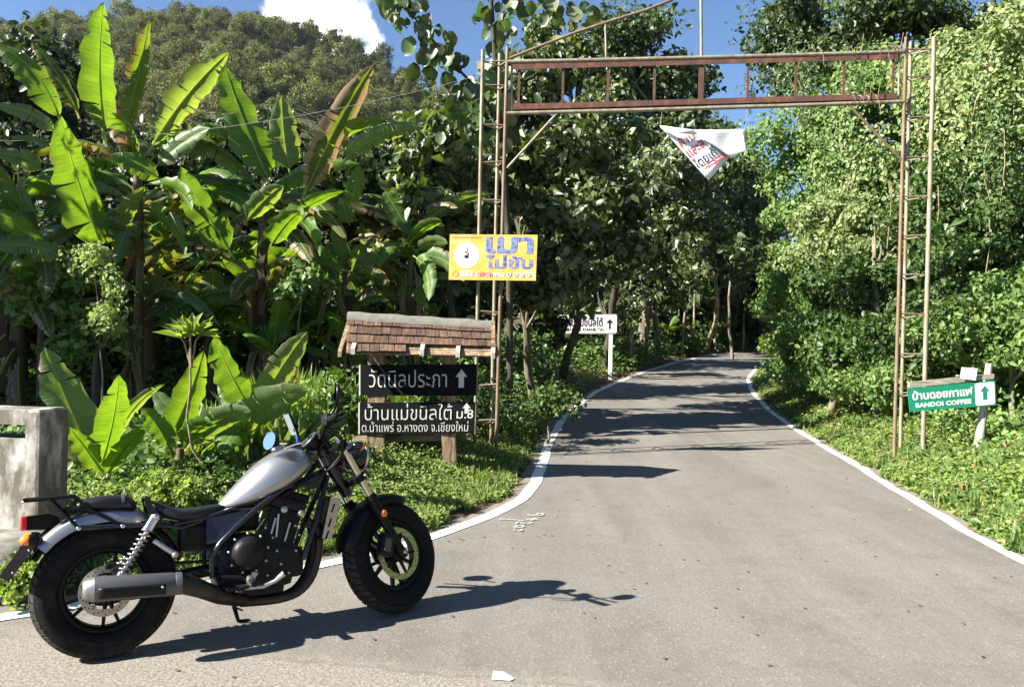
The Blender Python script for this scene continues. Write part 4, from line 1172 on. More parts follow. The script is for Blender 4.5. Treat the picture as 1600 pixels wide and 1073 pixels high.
def more_leaves(root, px, Y, tops, n, L, seed):
    rd = random.Random(seed)
    for i in range(n):
        a = i * 2.4 + rd.random(); el = rd.uniform(-.15, .75); l_ = L * rd.uniform(.65, 1.1)
        b0 = at(px, rd.uniform(*tops), Y) + Vector((0, rd.uniform(0, .3), 0))
        tip = b0 + Vector((math.cos(a) * math.cos(el), math.sin(a) * math.cos(el) * .8 + .15, math.sin(el) - .3)) * l_
        me = banana_leaf_mesh(b0, tip, .27 * L * rd.uniform(.8, 1.1), rd.uniform(-30, 30), Vector((0, 0, l_ * rd.uniform(.12, .22))), 14, 40, rd.randint(3, 11), .12, seed * 70 + i, ORIGIN[root], Vector((0, -.3, 1)))
        link_mesh("leaf", me, root, M[rd.choice(('banana', 'banana', 'banana', 'banana_pale', 'banana_torn', 'banana_brown'))])
    for i in range(4):      # dead leaves hang down the stem
        b0 = at(px, rd.uniform(tops[1], tops[1] + 50), Y) + Vector((rd.uniform(-.1, .1), -.1, 0)); tip = b0 + Vector((rd.uniform(-.35, .35), rd.uniform(-.3, .0), -rd.uniform(.7, 1.3)))
        me = banana_leaf_mesh(b0, tip, .22, rd.uniform(-60, 60), Vector((rd.uniform(-.1, .1), -.1, .05)), -20, 50, 8, .1, seed * 90 + i, ORIGIN[root])
        q = link_mesh("leaf", me, root, M['dead_leaf']); q['label'] = "dead brown leaf hanging down the stem"
more_leaves(p1, 212, 11.3, (230, 350), 19, 1.9, 1); more_leaves(p2, 28, 10.6, (280, 390), 15, 1.7, 2); more_leaves(p3, 408, 11.9, (270, 380), 19, 1.9, 3)
more_leaves(p4, 537, 12.3, (390, 440), 9, 1.1, 4); more_leaves(p5, 640, 12.7, (350, 410), 13, 1.5, 5)
more_leaves(p1, 212, 11.2, (380, 510), 13, 1.7, 6); more_leaves(p2, 28, 10.3, (400, 520), 11, 1.6, 7); more_leaves(p3, 408, 11.7, (400, 510), 13, 1.7, 8)
more_leaves(p4, 537, 12.1, (450, 500), 7, 1.2, 9); more_leaves(p5, 640, 12.5, (430, 500), 8, 1.3, 10)
p6 = bplant(152, 6.7, 735, "young banana plant beside the parapet with broad striped leaves", .07)
for a in [((158, 745), (70, 542), 78, 6.5, 6.6, 14, (-2, 0), 'banana_pale', 16, 14, 0), ((152, 745), (186, 585), 76, 6.4, 6.3, 45, (6, 0), 'banana', 10, 10, 0),
          ((130, 740), (98, 600), 60, 6.8, 6.9, 20, (-4, -2), 'banana_pale', 18, 20, 1), ((172, 730), (258, 600), 34, 6.7, 6.6, 50, (-14, -16), 'banana_pale', 20, 36, 1),
          ((165, 745), (108, 668), 40, 6.3, 6.1, 30, (-4, -8), 'banana', 14, 24, 0), ((160, 750), (225, 668), 40, 6.5, 6.3, 35, (2, -8), 'banana', 14, 24, 0)]:
    bleaf(p6, *a)
p7 = bplant(285, 7.0, 700, "young banana plant behind the motorcycle seat with pale spreading leaves", .07)
for a in [((262, 690), (318, 548), 56, 6.9, 6.9, 25, (4, 0), 'banana', 18, 16, 0), ((290, 705), (392, 642), 58, 6.7, 6.5, 30, (-4, -14), 'banana_pale', 20, 26, 0),
          ((276, 700), (220, 640), 48, 6.8, 6.6, 30, (0, -8), 'banana', 16, 24, 0), ((300, 690), (240, 610), 40, 7.1, 7.2, 20, (0, -4), 'banana_pale', 18, 20, 0),
          ((290, 700), (330, 660), 50, 6.6, 6.3, 40, (0, -10), 'banana', 16, 30, 1)]:
    bleaf(p7, *a)
p8 = bplant(392, 7.6, 650, "young banana plant above the fuel tank with one large pale leaf", .08)
for a in [((392, 640), (334, 526), 76, 7.5, 7.3, 45, (-4, -2), 'banana', 8, 12, 0), ((402, 640), (480, 518), 52, 7.6, 7.6, 20, (-2, -4), 'banana_pale', 22, 20, 1),
          ((352, 690), (482, 608), 64, 7.2, 7.0, 22, (-6, -14), 'banana_pale', 16, 20, 0), ((395, 660), (340, 600), 44, 7.8, 7.9, 30, (0, -8), 'banana', 16, 24, 0),
          ((400, 655), (455, 640), 50, 7.4, 7.1, 40, (0, -12), 'banana', 16, 30, 0), ((388, 670), (345, 712), 54, 7.2, 6.8, 30, (-4, -12), 'banana', 16, 30, 1)]:
    bleaf(p8, *a)
# further banana plants fill the shade of the grove: two built, the rest copied
def loose_banana(h, nleaf, L, seed, name="banana_plant"):
    rd = random.Random(seed)
    t = thing(name, None, "banana plant")
    MB().tube([(0, 0, -.1), (.02, 0, h * .3), (.0, .03, h * .65), (.02, 0, h)], [.13, .12, .10, .05], 10).build("stem", M['banana_stem'], t)
    for i in range(nleaf):
        a = i * 2.4 + rd.random() * .5; el = rd.uniform(.35, 1.25)
        l_ = L * rd.uniform(.7, 1.1)
        b = Vector((0, 0, h * rd.uniform(.8, 1.0))); tip = b + Vector((math.cos(a) * math.cos(el), math.sin(a) * math.cos(el), math.sin(el) - .25)) * l_
        me = banana_leaf_mesh(b, tip, .30 * L * rd.uniform(.8, 1.1), rd.uniform(-25, 25), Vector((0, 0, l_ * rd.uniform(.06, .15))), 16, 26, rd.randint(2, 9), .14, seed * 50 + i, Vector((0, 0, 0)), Vector((0, 0, 1)))
        link_mesh("leaf", me, t, M[rd.choice(('banana', 'banana', 'banana_pale', 'banana_torn'))])
    return t
def copy_thing(r, loc, rz, sc=1.0, label=None, group=None):
    c = r.copy(); COL.objects.link(c); c.location = loc; c.rotation_euler = (0, 0, rz); c.scale = (sc,) * 3
    if label: c['label'] = label
    if group: c['group'] = group
    for ch in r.children:
        d = ch.copy(); COL.objects.link(d); d.parent = c
    return c
protos = [loose_banana(2.5, 9, 1.9, 11), loose_banana(1.3, 8, 1.5, 12)]
for (i, x, y, rz, sc, lab) in [
        (0, -8.3, 13.4, .3, 1.05, 1), (0, -6.2, 13.6, 1.9, 1.0, 1), (0, -4.4, 13.9, 4.0, .9, 1), (0, -2.7, 14.4, 2.2, .85, 1), (0, -10.0, 14.6, 5.0, 1.1, 1),
        (0, -7.2, 15.8, .9, 1.1, 1), (0, -5.3, 16.0, 3.3, 1.0, 1), (1, -5.9, 11.4, .4, 1.0, 1), (1, -4.6, 12.2, 2.0, 1.1, 1), (1, -3.2, 12.9, 3.0, 1.0, 1),
        (1, -7.6, 11.2, 1.2, 1.1, 1), (0, -11.5, 12.0, 4.2, 1.1, 1),  (1, -3.4, 11.3, .2, .9, 1), (1, -2.4, 11.9, 5.5, .8, 1), (0, -3.6, 12.9, 5.0, .7, 1), (0, -7.4, 12.6, 2.6, .8, 1), (1, -1.6, 13.4, 1.0, .9, 1)]:
    lab = "banana plant in the shade of the grove, half hidden behind taller ones"
    src = protos[i]
    if 'label' not in src:
        src['label'] = lab; src['group'] = "banana plants in the shade of the grove"
        src.location = (x, y, float(H(x, y))); src.rotation_euler = (0, 0, rz); src.scale = (sc,) * 3
    else: copy_thing(src, (x, y, float(H(x, y))), rz, sc, lab, "banana plants in the shade of the grove")
def bx(px, Y):
    while Y > 13 and -1.5 < float(XL(Y) - at(px, 540, Y).x) < .75 and Y < 80: Y += .3
    return (at(px, 540, Y).x, Y)
# two small ones deep in the wood by the road
for (px, py, Y, sc, rz, lab) in [(1058, 562, 30, .85, .5, "small banana plant among the trunks above the road's left edge"), (1150, 548, 38, .95, 2.5, "small banana plant where the road bends out of sight")]:
    p = Vector((*bx(px, Y), 0)); Y = p.y + .6; copy_thing(protos[1], (p.x - .3, Y, float(H(p.x, Y))), rz, sc, lab)

# ------------------------------------------------------------------ trees
def E(px, py, Y, rx, ry, n, dy=None):
    return (tuple(at(px, py, Y)), (rx / FPX * Y, dy or (rx + ry) / 2 / FPX * Y, ry / FPX * Y), n)
def limb(mb, a, b, r0, r1, bow=.12, n=6):
    a, b = Vector(a), Vector(b); L = (b - a).length
    w = Vector((random.uniform(-1, 1), random.uniform(-1, 1), random.uniform(0, 1))) * L * bow
    pts = [a.lerp(b, i / n) + w * math.sin(PI * i / n) + Vector((random.uniform(-1, 1), random.uniform(-1, 1), 0)) * L * .012 for i in range(n + 1)]
    mb.tube(pts, [r0 + (r1 - r0) * i / n for i in range(n + 1)], 8)
    return pts
def tree(name, label, cat, base, spec, leaf, per, cr, size, bark='bark', shape='oval', group=None, r0=.13, top=None, spread=.95, droop=.4, limbs=True, flat=.8):
    x, y = base; z = float(H(x, y))
    t = thing(name, label, cat, (x, y, z), group)
    m__ = MB()
    c0 = Vector(spec[0][0]); topv = Vector(top) if top is not None else Vector((c0.x, c0.y, max(s[0][2] for s in spec)))
    pts = limb(m__, (x, y, z - .15), topv, r0, r0 * .3, .05, 8)
    if limbs:
        for s in spec:
            c = Vector(s[0]); k = min(range(len(pts)), key=lambda i: abs(pts[i].z - (c.z - .3 * s[1][2])))
            for j in range(3):
                e = c + Vector((random.uniform(-.7, .7) * s[1][0], random.uniform(-.7, .7) * s[1][1], random.uniform(-.3, .7) * s[1][2]))
                limb(m__, pts[max(1, k - 1)], e, r0 * .4, r0 * .08, .1, 5)
    m__.build("trunk", M[bark], t)
    P, Nn = clumps(spec, per, cr, .3, flat)
    sz = size * (.4 + 1.1 * rng.random(len(P)) ** 1.4)
    link_mesh("crown", leaf_mesh("crown", P, Nn, sz, shape, spread, droop, ORIGIN[t]), t, M[leaf])
    return t
# trunks seen along the left edge of the road carry the broad-leaved crowns
tree("broad_leaved_tree", "broad-leaved tree growing between the banana grove and left gate post", "tree", bx(722, 13.0),
     [E(690, 215, 13, 70, 60, 12), E(640, 320, 13, 60, 60, 12), E(715, 320, 13.4, 60, 80, 14), E(700, 420, 13.6, 70, 60, 10), E(620, 400, 14.2, 60, 60, 8)], 'teak', 165, 0.33, .165, 'bark_dark', 'heart', None, .08)
tree("broad_leaved_tree", "leaning broad-leaved tree just right of the yellow notice", "tree", bx(838, 13.2),
     [E(830, 250, 14, 60, 90, 14), E(870, 340, 14, 70, 70, 12), E(810, 130, 14, 45, 60, 8), E(850, 420, 14, 60, 50, 8)], 'teak', 165, .33, .165, 'bark', 'heart', None, .085, tuple(at(806, 120, 13.8)))
tree("broad_leaved_tree", "broad-leaved tree with slim trunk left of the white road sign", "tree", bx(880, 16.5),
     [E(915, 210, 16.5, 80, 70, 14), E(930, 310, 16.5, 80, 80, 16), E(900, 410, 16, 60, 60, 10), E(975, 390, 17, 60, 60, 8), E(880, 90, 17, 50, 70, 10)], 'teak', 165, 0.39, .165, 'bark_dark', 'heart', None, .11, tuple(at(890, 110, 16.5)))
tree("broad_leaved_tree", "broad-leaved tree standing behind the white road sign", "tree", bx(946, 25),
     [E(985, 270, 22, 80, 80, 16), E(1020, 370, 22, 75, 75, 14), E(960, 460, 25, 70, 40, 8)], 'teak', 165, 0.47, .165, 'bark_dark', 'heart', None, .15)
tree("broad_leaved_tree", "pale slim trunked tree at the road edge beside the right of white sign", "tree", bx(1035, 27.5),
     [E(1050, 260, 27, 70, 70, 14), E(1090, 350, 27, 70, 70, 14), E(1035, 430, 29, 60, 40, 8)], 'teak', 190, .7, .18, 'bark_pale', 'heart', None, .13, tuple(at(1040, 300, 27)))
tree("broad_leaved_tree", "tall trunk rising behind the middle of the shaded road", "tree", bx(1105, 33),
     [E(1120, 270, 33, 50, 70, 12), E(1130, 370, 33, 60, 70, 12)], 'dark', 120, .8, .25, 'bark_pale', 'heart', None, .13, tuple(at(1106, 330, 33)))
tree("broad_leaved_tree", "pale trunked tree where the road starts bending right", "tree", bx(1144, 36),
     [E(1165, 330, 37, 50, 60, 10), E(1150, 400, 37, 50, 40, 8)], 'dark', 120, .8, .25, 'bark', 'heart', None, .085, tuple(at(1146, 380, 36)))
tree("broad_leaved_tree", "pale trunked tree furthest along at the bend of the road", "tree", bx(1196, 46),
     [E(1195, 400, 47, 45, 50, 10), E(1185, 330, 48, 40, 60, 10)], 'dark', 120, .9, .28, 'bark', 'heart', None, .05, tuple(at(1195, 400, 46)))
tree("roadside_shrub", "sunlit leafy shrubs closing the bend left of the far road end", "shrub", bx(1150, 52), [E(1140, 500, 53, 40, 25, 8), E(1185, 505, 54, 40, 28, 8), E(1215, 480, 54, 30, 40, 8), E(1165, 455, 54, 40, 30, 7), E(1110, 525, 50, 30, 16, 6)], 'weed_dark', 130, .75, .22, 'bark', 'oval', None, .08, limbs=False)
tree("roadside_shrub", "leafy shrub under the pale trunks right of white sign", "shrub", bx(1060, 38), [E(1060, 525, 38, 34, 22, 7), E(1010, 520, 36, 30, 20, 6), E(1100, 500, 42, 34, 24, 7), E(1030, 480, 40, 40, 24, 7)], 'weed_dark', 120, .6, .2, 'bark', 'oval', None, .06, limbs=False)
for px, Y in ((1066, 31), (1118, 35.5), (1012, 26.5), (1162, 41), (1085, 36), (985, 28)):
    x, y = bx(px, Y); z = float(H(x, y)); h = random.uniform(3.5, 5)
    t = thing("sapling", "thin young trunk among the trees along the left of the road", "tree", (x, y, z), "thin trunks in the roadside wood")
    m_ = MB(); limb(m_, (x, y, z - .1), (x + random.uniform(-.3, .3), y, z + h), .07, .03, .03); m_.build("trunk", M['bark_pale'], t)
    P, Nn = clumps([((x, y, z + h), (1.0, 1.0, .9), 8)], 50, .45, .3)
    link_mesh("crown", leaf_mesh("crown", P, Nn, .28 * rng.uniform(.6, 1.2, len(P)), 'heart', .7, .4, ORIGIN[t]), t, M['teak'])
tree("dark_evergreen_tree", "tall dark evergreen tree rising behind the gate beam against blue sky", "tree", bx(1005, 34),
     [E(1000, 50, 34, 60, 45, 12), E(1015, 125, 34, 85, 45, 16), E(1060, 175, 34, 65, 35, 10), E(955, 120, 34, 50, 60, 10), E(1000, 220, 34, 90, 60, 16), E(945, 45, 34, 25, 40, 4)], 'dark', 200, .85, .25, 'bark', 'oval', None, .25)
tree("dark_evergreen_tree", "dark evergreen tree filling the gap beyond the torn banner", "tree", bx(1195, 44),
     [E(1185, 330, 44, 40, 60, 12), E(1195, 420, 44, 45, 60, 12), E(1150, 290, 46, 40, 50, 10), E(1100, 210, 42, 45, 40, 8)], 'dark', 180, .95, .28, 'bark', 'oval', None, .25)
tree("forest_tree", "unseen tall tree added left of the banana grove to shade it", "tree", (-12.3, 8.4), [((-12.3, 8.4, 6.0), (1.9, 1.7, 2.3), 26), ((-12.8, 9.8, 5.0), (1.7, 1.6, 2.6), 20), ((-10.9, 9.6, 5.4), (1.5, 1.4, 2.2), 20)], 'dark', 120, .7, .24, 'bark', 'oval', None, .2)  # added out of view to cast shade on the lower grove
tree("forest_tree", "second unseen tall tree added further left to shade the banana grove", "tree", (-13.6, 10.8), [((-13.6, 10.8, 5.6), (1.8, 1.6, 2.5), 26), ((-14.5, 12.4, 5.6), (1.8, 1.7, 2.6), 22), ((-12.8, 11.6, 3.4), (1.5, 1.5, 2.0), 14)], 'dark', 120, .7, .24, 'bark', 'oval', None, .2)  # also added out of view for its shade on the grove
# filler crowns behind the roadside row, leaf colour darkened for shade
for (px, Y, spec, lab) in [
        (760, 19, [(760, 230, 19, 110, 100), (760, 380, 19, 130, 80), (700, 470, 18, 110, 50)], "shaded tree behind the left gate post"),
        (560, 20, [(560, 330, 20, 100, 60), (520, 420, 20, 120, 60), (600, 470, 19, 90, 40)], "shaded tree behind the bananas above the tiled roof"),
        (300, 19, [(330, 360, 19, 120, 60), (250, 440, 19, 130, 60), (420, 450, 19, 100, 60)], "shaded tree behind the middle of the banana grove"),
        (380, 17.5, [(430, 230, 17.5, 90, 50), (520, 290, 17, 90, 60), (420, 310, 17, 90, 50), (600, 250, 18, 60, 50)], "shaded tree filling the gap between bananas below the hill"),
        (180, 17, [(200, 270, 17, 90, 50), (280, 330, 16.5, 90, 50), (130, 380, 16.5, 90, 60), (330, 280, 17, 60, 40)], "shaded tree behind the tall upright banana leaves"),
        (450, 16, [(400, 520, 16, 100, 40), (540, 520, 16, 90, 40), (300, 530, 15.5, 110, 40), (500, 470, 16, 100, 40)], "low shaded tree behind the foot of the banana grove"),
        (120, 15, [(100, 520, 15, 110, 40), (0, 500, 14, 100, 50), (200, 560, 14.5, 100, 40)], "low shaded tree behind the parapet end of the grove"),
        (990, 45, [(960, 500, 38, 80, 25), (1050, 500, 44, 80, 25), (1130, 500, 50, 70, 25), (1200, 490, 52, 60, 30), (1190, 522, 56, 60, 30), (1130, 520, 54, 60, 25), (1240, 470, 50, 50, 50), (1010, 460, 44, 80, 30), (1110, 460, 48, 70, 30)], "low shaded tree closing the view between pale trunks"),
        (60, 18, [(60, 350, 18, 110, 80), (100, 450, 18, 120, 60), (-40, 420, 17, 100, 90)], "shaded tree behind the left of the banana grove"),
        (30, 26, [(30, 110, 26, 60, 60), (90, 160, 26, 60, 70), (-20, 200, 26, 60, 90), (60, 240, 26, 90, 70)], "dark tree at the upper left border in front of the hill"),
        (900, 30, [(890, 300, 30, 100, 90), (860, 430, 28, 110, 70), (960, 420, 31, 90, 70)], "shaded tree deep behind the white road sign"),
        (1080, 42, [(1060, 300, 42, 90, 80), (1080, 420, 42, 110, 70), (1150, 450, 46, 70, 60)], "shaded tree deep behind the pale trunks"),
        (700, 30, [(690, 330, 30, 120, 60), (640, 400, 30, 120, 70), (780, 440, 27, 110, 60)], "shaded tree deep behind the yellow notice")]:
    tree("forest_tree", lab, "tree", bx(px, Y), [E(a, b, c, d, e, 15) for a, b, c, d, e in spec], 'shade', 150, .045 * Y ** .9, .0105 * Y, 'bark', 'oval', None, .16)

# tree with big drooping leaves over the left gate post: every leaf a part
t = thing("broad_leaved_tree", "overhanging tree with large drooping holed leaves above the left gate post", "tree", (at(800, 540, 12.2).x, 12.2, float(H(at(800, 540, 12.2).x, 12.2))))
m_ = MB(); x0, y0, z0 = t.location
T1 = [Vector((x0, y0, z0 - .1)), at(796, 400, 12.1), at(786, 250, 12.0), at(776, 120, 11.9), at(768, 10, 11.8), at(765, -60, 11.8)]
m_.tube(T1, [.055, .05, .045, .04, .032, .025], 8)
L1 = [at(781, 190, 11.95), at(742, 135, 11.7), at(700, 92, 11.5), at(664, 48, 11.3), at(620, -5, 11.1), at(590, -40, 11.0)]
m_.tube(L1, [.03, .022, .018, .014, .01, .006], 6)
L2 = [at(786, 250, 12), at(735, 190, 11.7), at(705, 150, 11.5), at(690, 120, 11.4)]; m_.tube(L2, [.02, .014, .01, .006], 6)
L3 = [at(770, 40, 11.8), at(820, -10, 11.6), at(880, 0, 11.4), at(900, 30, 11.4)]; m_.tube(L3, [.02, .014, .01, .006], 6)
m_.build("trunk", M['bark_dark'], t)
def big_leaf(p, size, mat):
    d = Vector((random.uniform(-.6, .6), random.uniform(-.6, .6), -1)).normalized()
    nrm = Vector((random.uniform(-.8, .8), -1, random.uniform(-.2, .9))).normalized()
    s = d.cross(nrm).normalized(); nrm = s.cross(d); V, F = [], []
    us, ws = (0, .12, .3, .5, .7, .86, 1.0), (.06, .26, .38, .42, .36, .22, .0)
    for u, w in zip(us, ws):
        for v in (-1, 0, 1):
            V.append(p + d * u * size + s * v * w * size * random.uniform(.8, 1.1) + nrm * ((abs(v) * .10 - .22 * u * u + random.uniform(-.03, .03)) * size) - ORIGIN[t])
    for i in range(6):
        for j in range(2):
            if random.random() < .07: continue
            F.append((i * 3 + j, i * 3 + j + 1, i * 3 + j + 4, i * 3 + j + 3))
    me = bpy.data.meshes.new("leaf"); me.from_pydata(V, [], F); me.polygons.foreach_set("use_smooth", [True] * len(F))
    a = me.attributes.new("tint", 'FLOAT', 'POINT'); a.data.foreach_set("value", np.full(len(V), random.random(), np.float32))
    link_mesh("leaf", me, t, M[mat])
def along(pts, n, spread, s0, s1, lo=0.0):
    for _ in range(n):
        f = random.uniform(lo, 1) * (len(pts) - 1); i = min(int(f), len(pts) - 2)
        p = pts[i].lerp(pts[i + 1], f - i) + Vector((random.gauss(0, 1), random.gauss(0, 1), random.gauss(0, 1))) * spread
        big_leaf(p, random.uniform(s0, s1), random.choice(('teak', 'teak', 'dark', 'weed_dark')))
along(L1[1:], 80, .14, .13, .29); along(L2, 28, .13, .14, .28); along(T1[2:], 58, .19, .15, .33); along(L3, 42, .16, .14, .29)

# right hand slope: vine-clad trees and mounds
def vt(name, label, cat, base, spec, leaf, per=150, cr=.5, size=.12, **k):
    return tree(name, label, cat, base, [(c, r, max(4, int(n * .72))) for c, r, n in spec], leaf, per, cr, size, **k)
vt("dark_leaved_tree", "tall dark-leaved tree overhanging the top right end of the gate", "tree", bx(1330, 19), [E(1330, 30, 18, 120, 60, 26), E(1235, 40, 19, 60, 50, 12), E(1420, 5, 17, 90, 50, 14), E(1205, 100, 19.5, 35, 35, 6), E(1290, 120, 18, 80, 40, 12)], 'dark', 300, .6, .13, r0=.2)
vt("dark_leaved_tree", "dark tree filling the top right corner behind the creeper-draped ones", "tree", bx(1560, 18), [E(1560, 60, 18, 90, 80, 20), E(1600, 180, 18, 80, 80, 18), E(1500, 200, 18, 80, 70, 18), E(1480, 90, 18, 60, 60, 12), E(1560, 300, 17, 90, 60, 16), E(1430, 220, 18.5, 60, 60, 12)], 'dark', 260, .6, .15, r0=.2)
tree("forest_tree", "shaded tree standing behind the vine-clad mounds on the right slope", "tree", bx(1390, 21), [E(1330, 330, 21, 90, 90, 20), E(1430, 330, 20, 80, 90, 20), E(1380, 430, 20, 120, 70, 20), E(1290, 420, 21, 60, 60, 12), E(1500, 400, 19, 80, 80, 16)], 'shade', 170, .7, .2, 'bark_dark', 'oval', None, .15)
tree("vine_covered_tree", "creeper-draped tree beyond the right border on the slope", "tree", (9.6, 9.6), [((9.4, 9.6, 3.6), (1.3, 1.3, 1.2), 12), ((9.8, 9.2, 5.2), (1.3, 1.3, 1.2), 10), ((9.0, 8.4, 2.4), (1.2, 1.2, .9), 10), ((10.6, 8.0, 4.2), (1.4, 1.3, 1.6), 12)], 'vine', 380, .36, .085, 'bark_dark', 'oval', None, .1, spread=.65)
vt("vine_covered_tree", "vine-covered tree behind the right end of gate beam", "tree", bx(1275, 18), [E(1265, 215, 17.5, 65, 60, 16), E(1345, 175, 17, 75, 60, 16), E(1330, 270, 16.5, 80, 60, 16), E(1245, 310, 18, 45, 60, 10), E(1410, 110, 16, 60, 60, 12)], 'vine', 420, .5, .105, r0=.16, spread=.65)
vt("vine_covered_mound", "pale green mound of creeper left of the right gate post", "shrub", bx(1300, 14.8), [E(1300, 340, 15, 55, 55, 14), E(1265, 385, 15.5, 40, 45, 10), E(1335, 385, 14.5, 60, 50, 12)], 'vine_pale', 430, .36, .085, r0=.08, spread=.65)
vt("vine_covered_mound", "broad mound of creeper behind the foot of the right gate post", "shrub", bx(1375, 13.4), [E(1360, 440, 14, 75, 60, 18), E(1290, 450, 14.8, 60, 50, 12), E(1400, 360, 13.5, 50, 60, 10), E(1420, 490, 12.6, 60, 50, 10), E(1370, 540, 12.6, 80, 40, 12), E(1300, 530, 14, 60, 50, 12)], 'weed_dark', 430, .36, .088, r0=.08, spread=.65)
vt("vine_covered_tree", "vine-covered tree right of the gate with dark hollow beneath", "tree", bx(1500, 13.2), [E(1490, 330, 13, 60, 60, 14), E(1500, 420, 12.4, 75, 60, 16), E(1450, 270, 13.5, 40, 60, 10), E(1560, 400, 12, 50, 55, 10), E(1500, 520, 11.6, 70, 50, 12), E(1440, 550, 11.6, 50, 40, 8)], 'weed_dark', 430, .34, .082, r0=.1, spread=.65)
vt("vine_covered_tree", "tallest pale creeper-draped tree at the upper right corner", "tree", bx(1545, 14.2), [E(1530, 150, 13.5, 75, 70, 18), E(1585, 70, 13, 60, 70, 14), E(1480, 120, 14, 55, 50, 12), E(1600, 200, 13, 50, 60, 10), E(1590, 290, 13, 40, 40, 6)], 'vine_pale', 430, .40, .085, r0=.14, spread=.65)
vt("vine_covered_mound", "mound of broad creeper leaves behind the green coffee sign", "shrub", bx(1590, 10.9), [E(1590, 460, 11, 45, 60, 12), E(1540, 525, 10.9, 55, 45, 12), E(1470, 535, 11.2, 50, 40, 10), E(1620, 540, 10, 40, 50, 8)], 'vine', 300, .30, .075, r0=.05, shape='heart', spread=.9)
vt("roadside_shrub", "shrub overhanging the inside of the bend on the right verge", "shrub", bx(1232, 19), [E(1225, 470, 19, 40, 55, 12), E(1265, 500, 17.5, 50, 50, 12), E(1215, 410, 20, 30, 40, 8), E(1320, 520, 15, 50, 40, 10), E(1240, 540, 17, 45, 35, 10), E(1300, 560, 14.4, 50, 30, 8)], 'vine', 400, .42, .09, r0=.07, spread=.9)
vt("roadside_shrub", "feathery green shrub low on the right verge at the bend", "shrub", bx(1215, 22), [E(1212, 535, 22, 22, 25, 8), E(1240, 555, 19, 35, 22, 8)], 'weed', 300, .3, .08, r0=.04, spread=.9)
vt("creeper_bank", "low creeper bank along the inside of the bend below the vine mounds", "shrub", bx(1350, 14), [E(1290, 592, 15, 50, 20, 8), E(1355, 590, 13.0, 50, 25, 9), E(1250, 578, 17.2, 40, 18, 8), E(1410, 590, 11.9, 40, 25, 8), E(1310, 606, 13.8, 40, 18, 12), E(1380, 602, 12.3, 40, 22, 12), E(1255, 590, 16.2, 30, 18, 9), E(1285, 575, 15.5, 34, 22, 9)], 'vine', 330, .26, .07, r0=.03, spread=.9, limbs=False)
for px, py, Y, l_ in ((1568, 255, 12.2, 1.0), (1465, 330, 12.4, .8), (1390, 330, 13, 1.0), (1545, 380, 11.6, .7)):
    p = at(px, py, Y); m_ = MB(); m_.tube([p + Vector((0, 0, l_ * .5)), p + Vector((.02, 0, 0)), p + Vector((-.02, .02, -l_ * .6))], .008, 5)
    tag(m_.build("dead_creeper", M['twig']), "bare brown creeper stem hanging in front of the vine-clad slope", "creeper", "bare stems hanging on the slope")
for k in range(30):
    px = random.uniform(1235, 1600); py = random.uniform(60, 330); Y = random.uniform(11.6, 12.6) + (1600 - px) / 365 * 4.2
    c = at(px, py, Y); L_ = random.uniform(1.0, 2.6); n = int(150 * L_)
    f = rng.random(n); w = .10 + .16 * np.sin(f * PI) * random.uniform(.5, 1.3)
    P = np.stack([c.x + .12 * np.sin(f * 5 + k) + rng.normal(size=n) * w, c.y - .1 + rng.normal(size=n) * w * .6, c.z - f * L_ + rng.normal(size=n) * .04], 1)
    t_ = thing("hanging_vine", "curtain of creeper hanging down the vine-clad slope on the right", "creeper", tuple(c), "curtains of creeper on the right slope")
    link_mesh("leaves", leaf_mesh("leaves", P, np.tile((-.6, -.9, .45), (n, 1)), random.choice((.065, .08, .10)) * rng.uniform(.6, 1.3, n), random.choice(('oval', 'heart')), .5, .7, tuple(c)), t_, M[random.choice(('vine', 'vine', 'vine_pale', 'weed_dark'))])
    m_ = MB(); m_.tube([c + Vector((.12 * math.sin(q * 5 * .2 + k), -.08, -L_ * q / 5)) for q in range(6)], .008, 5); m_.build("stem", M['twig'], t_)
# a few large heart-shaped creeper leaves that stand out on the slope
def leaf_group(name, label, cat, P, Nn, size, shape, mat, group=None):
    c = np.mean(P, 0)
    t_ = thing(name, label, cat, tuple(c), group)
    for i in range(len(P)):
        link_mesh("leaf", leaf_mesh("leaf", P[i:i + 1], Nn[i:i + 1], size * random.uniform(.7, 1.2), shape, .3, .5, c), t_, M[mat])
    return t_
for (px, py, Y, n, lab) in [(1500, 352, 11.6, 16, "patch of large dark heart-shaped leaves right of the gate post"), (1430, 390, 12.2, 12, "patch of large heart-shaped leaves between the gate's right tubes"), (1520, 650, 9.4, 0, "")]:
    if n:
        c = np.array(at(px, py, Y)); P = c + rng.normal(size=(n, 3)) * (.22, .1, .16); leaf_group("creeper", lab, "creeper", P, np.tile((-.3, -1, .5), (n, 1)), .14, 'heart', 'weed_dark')

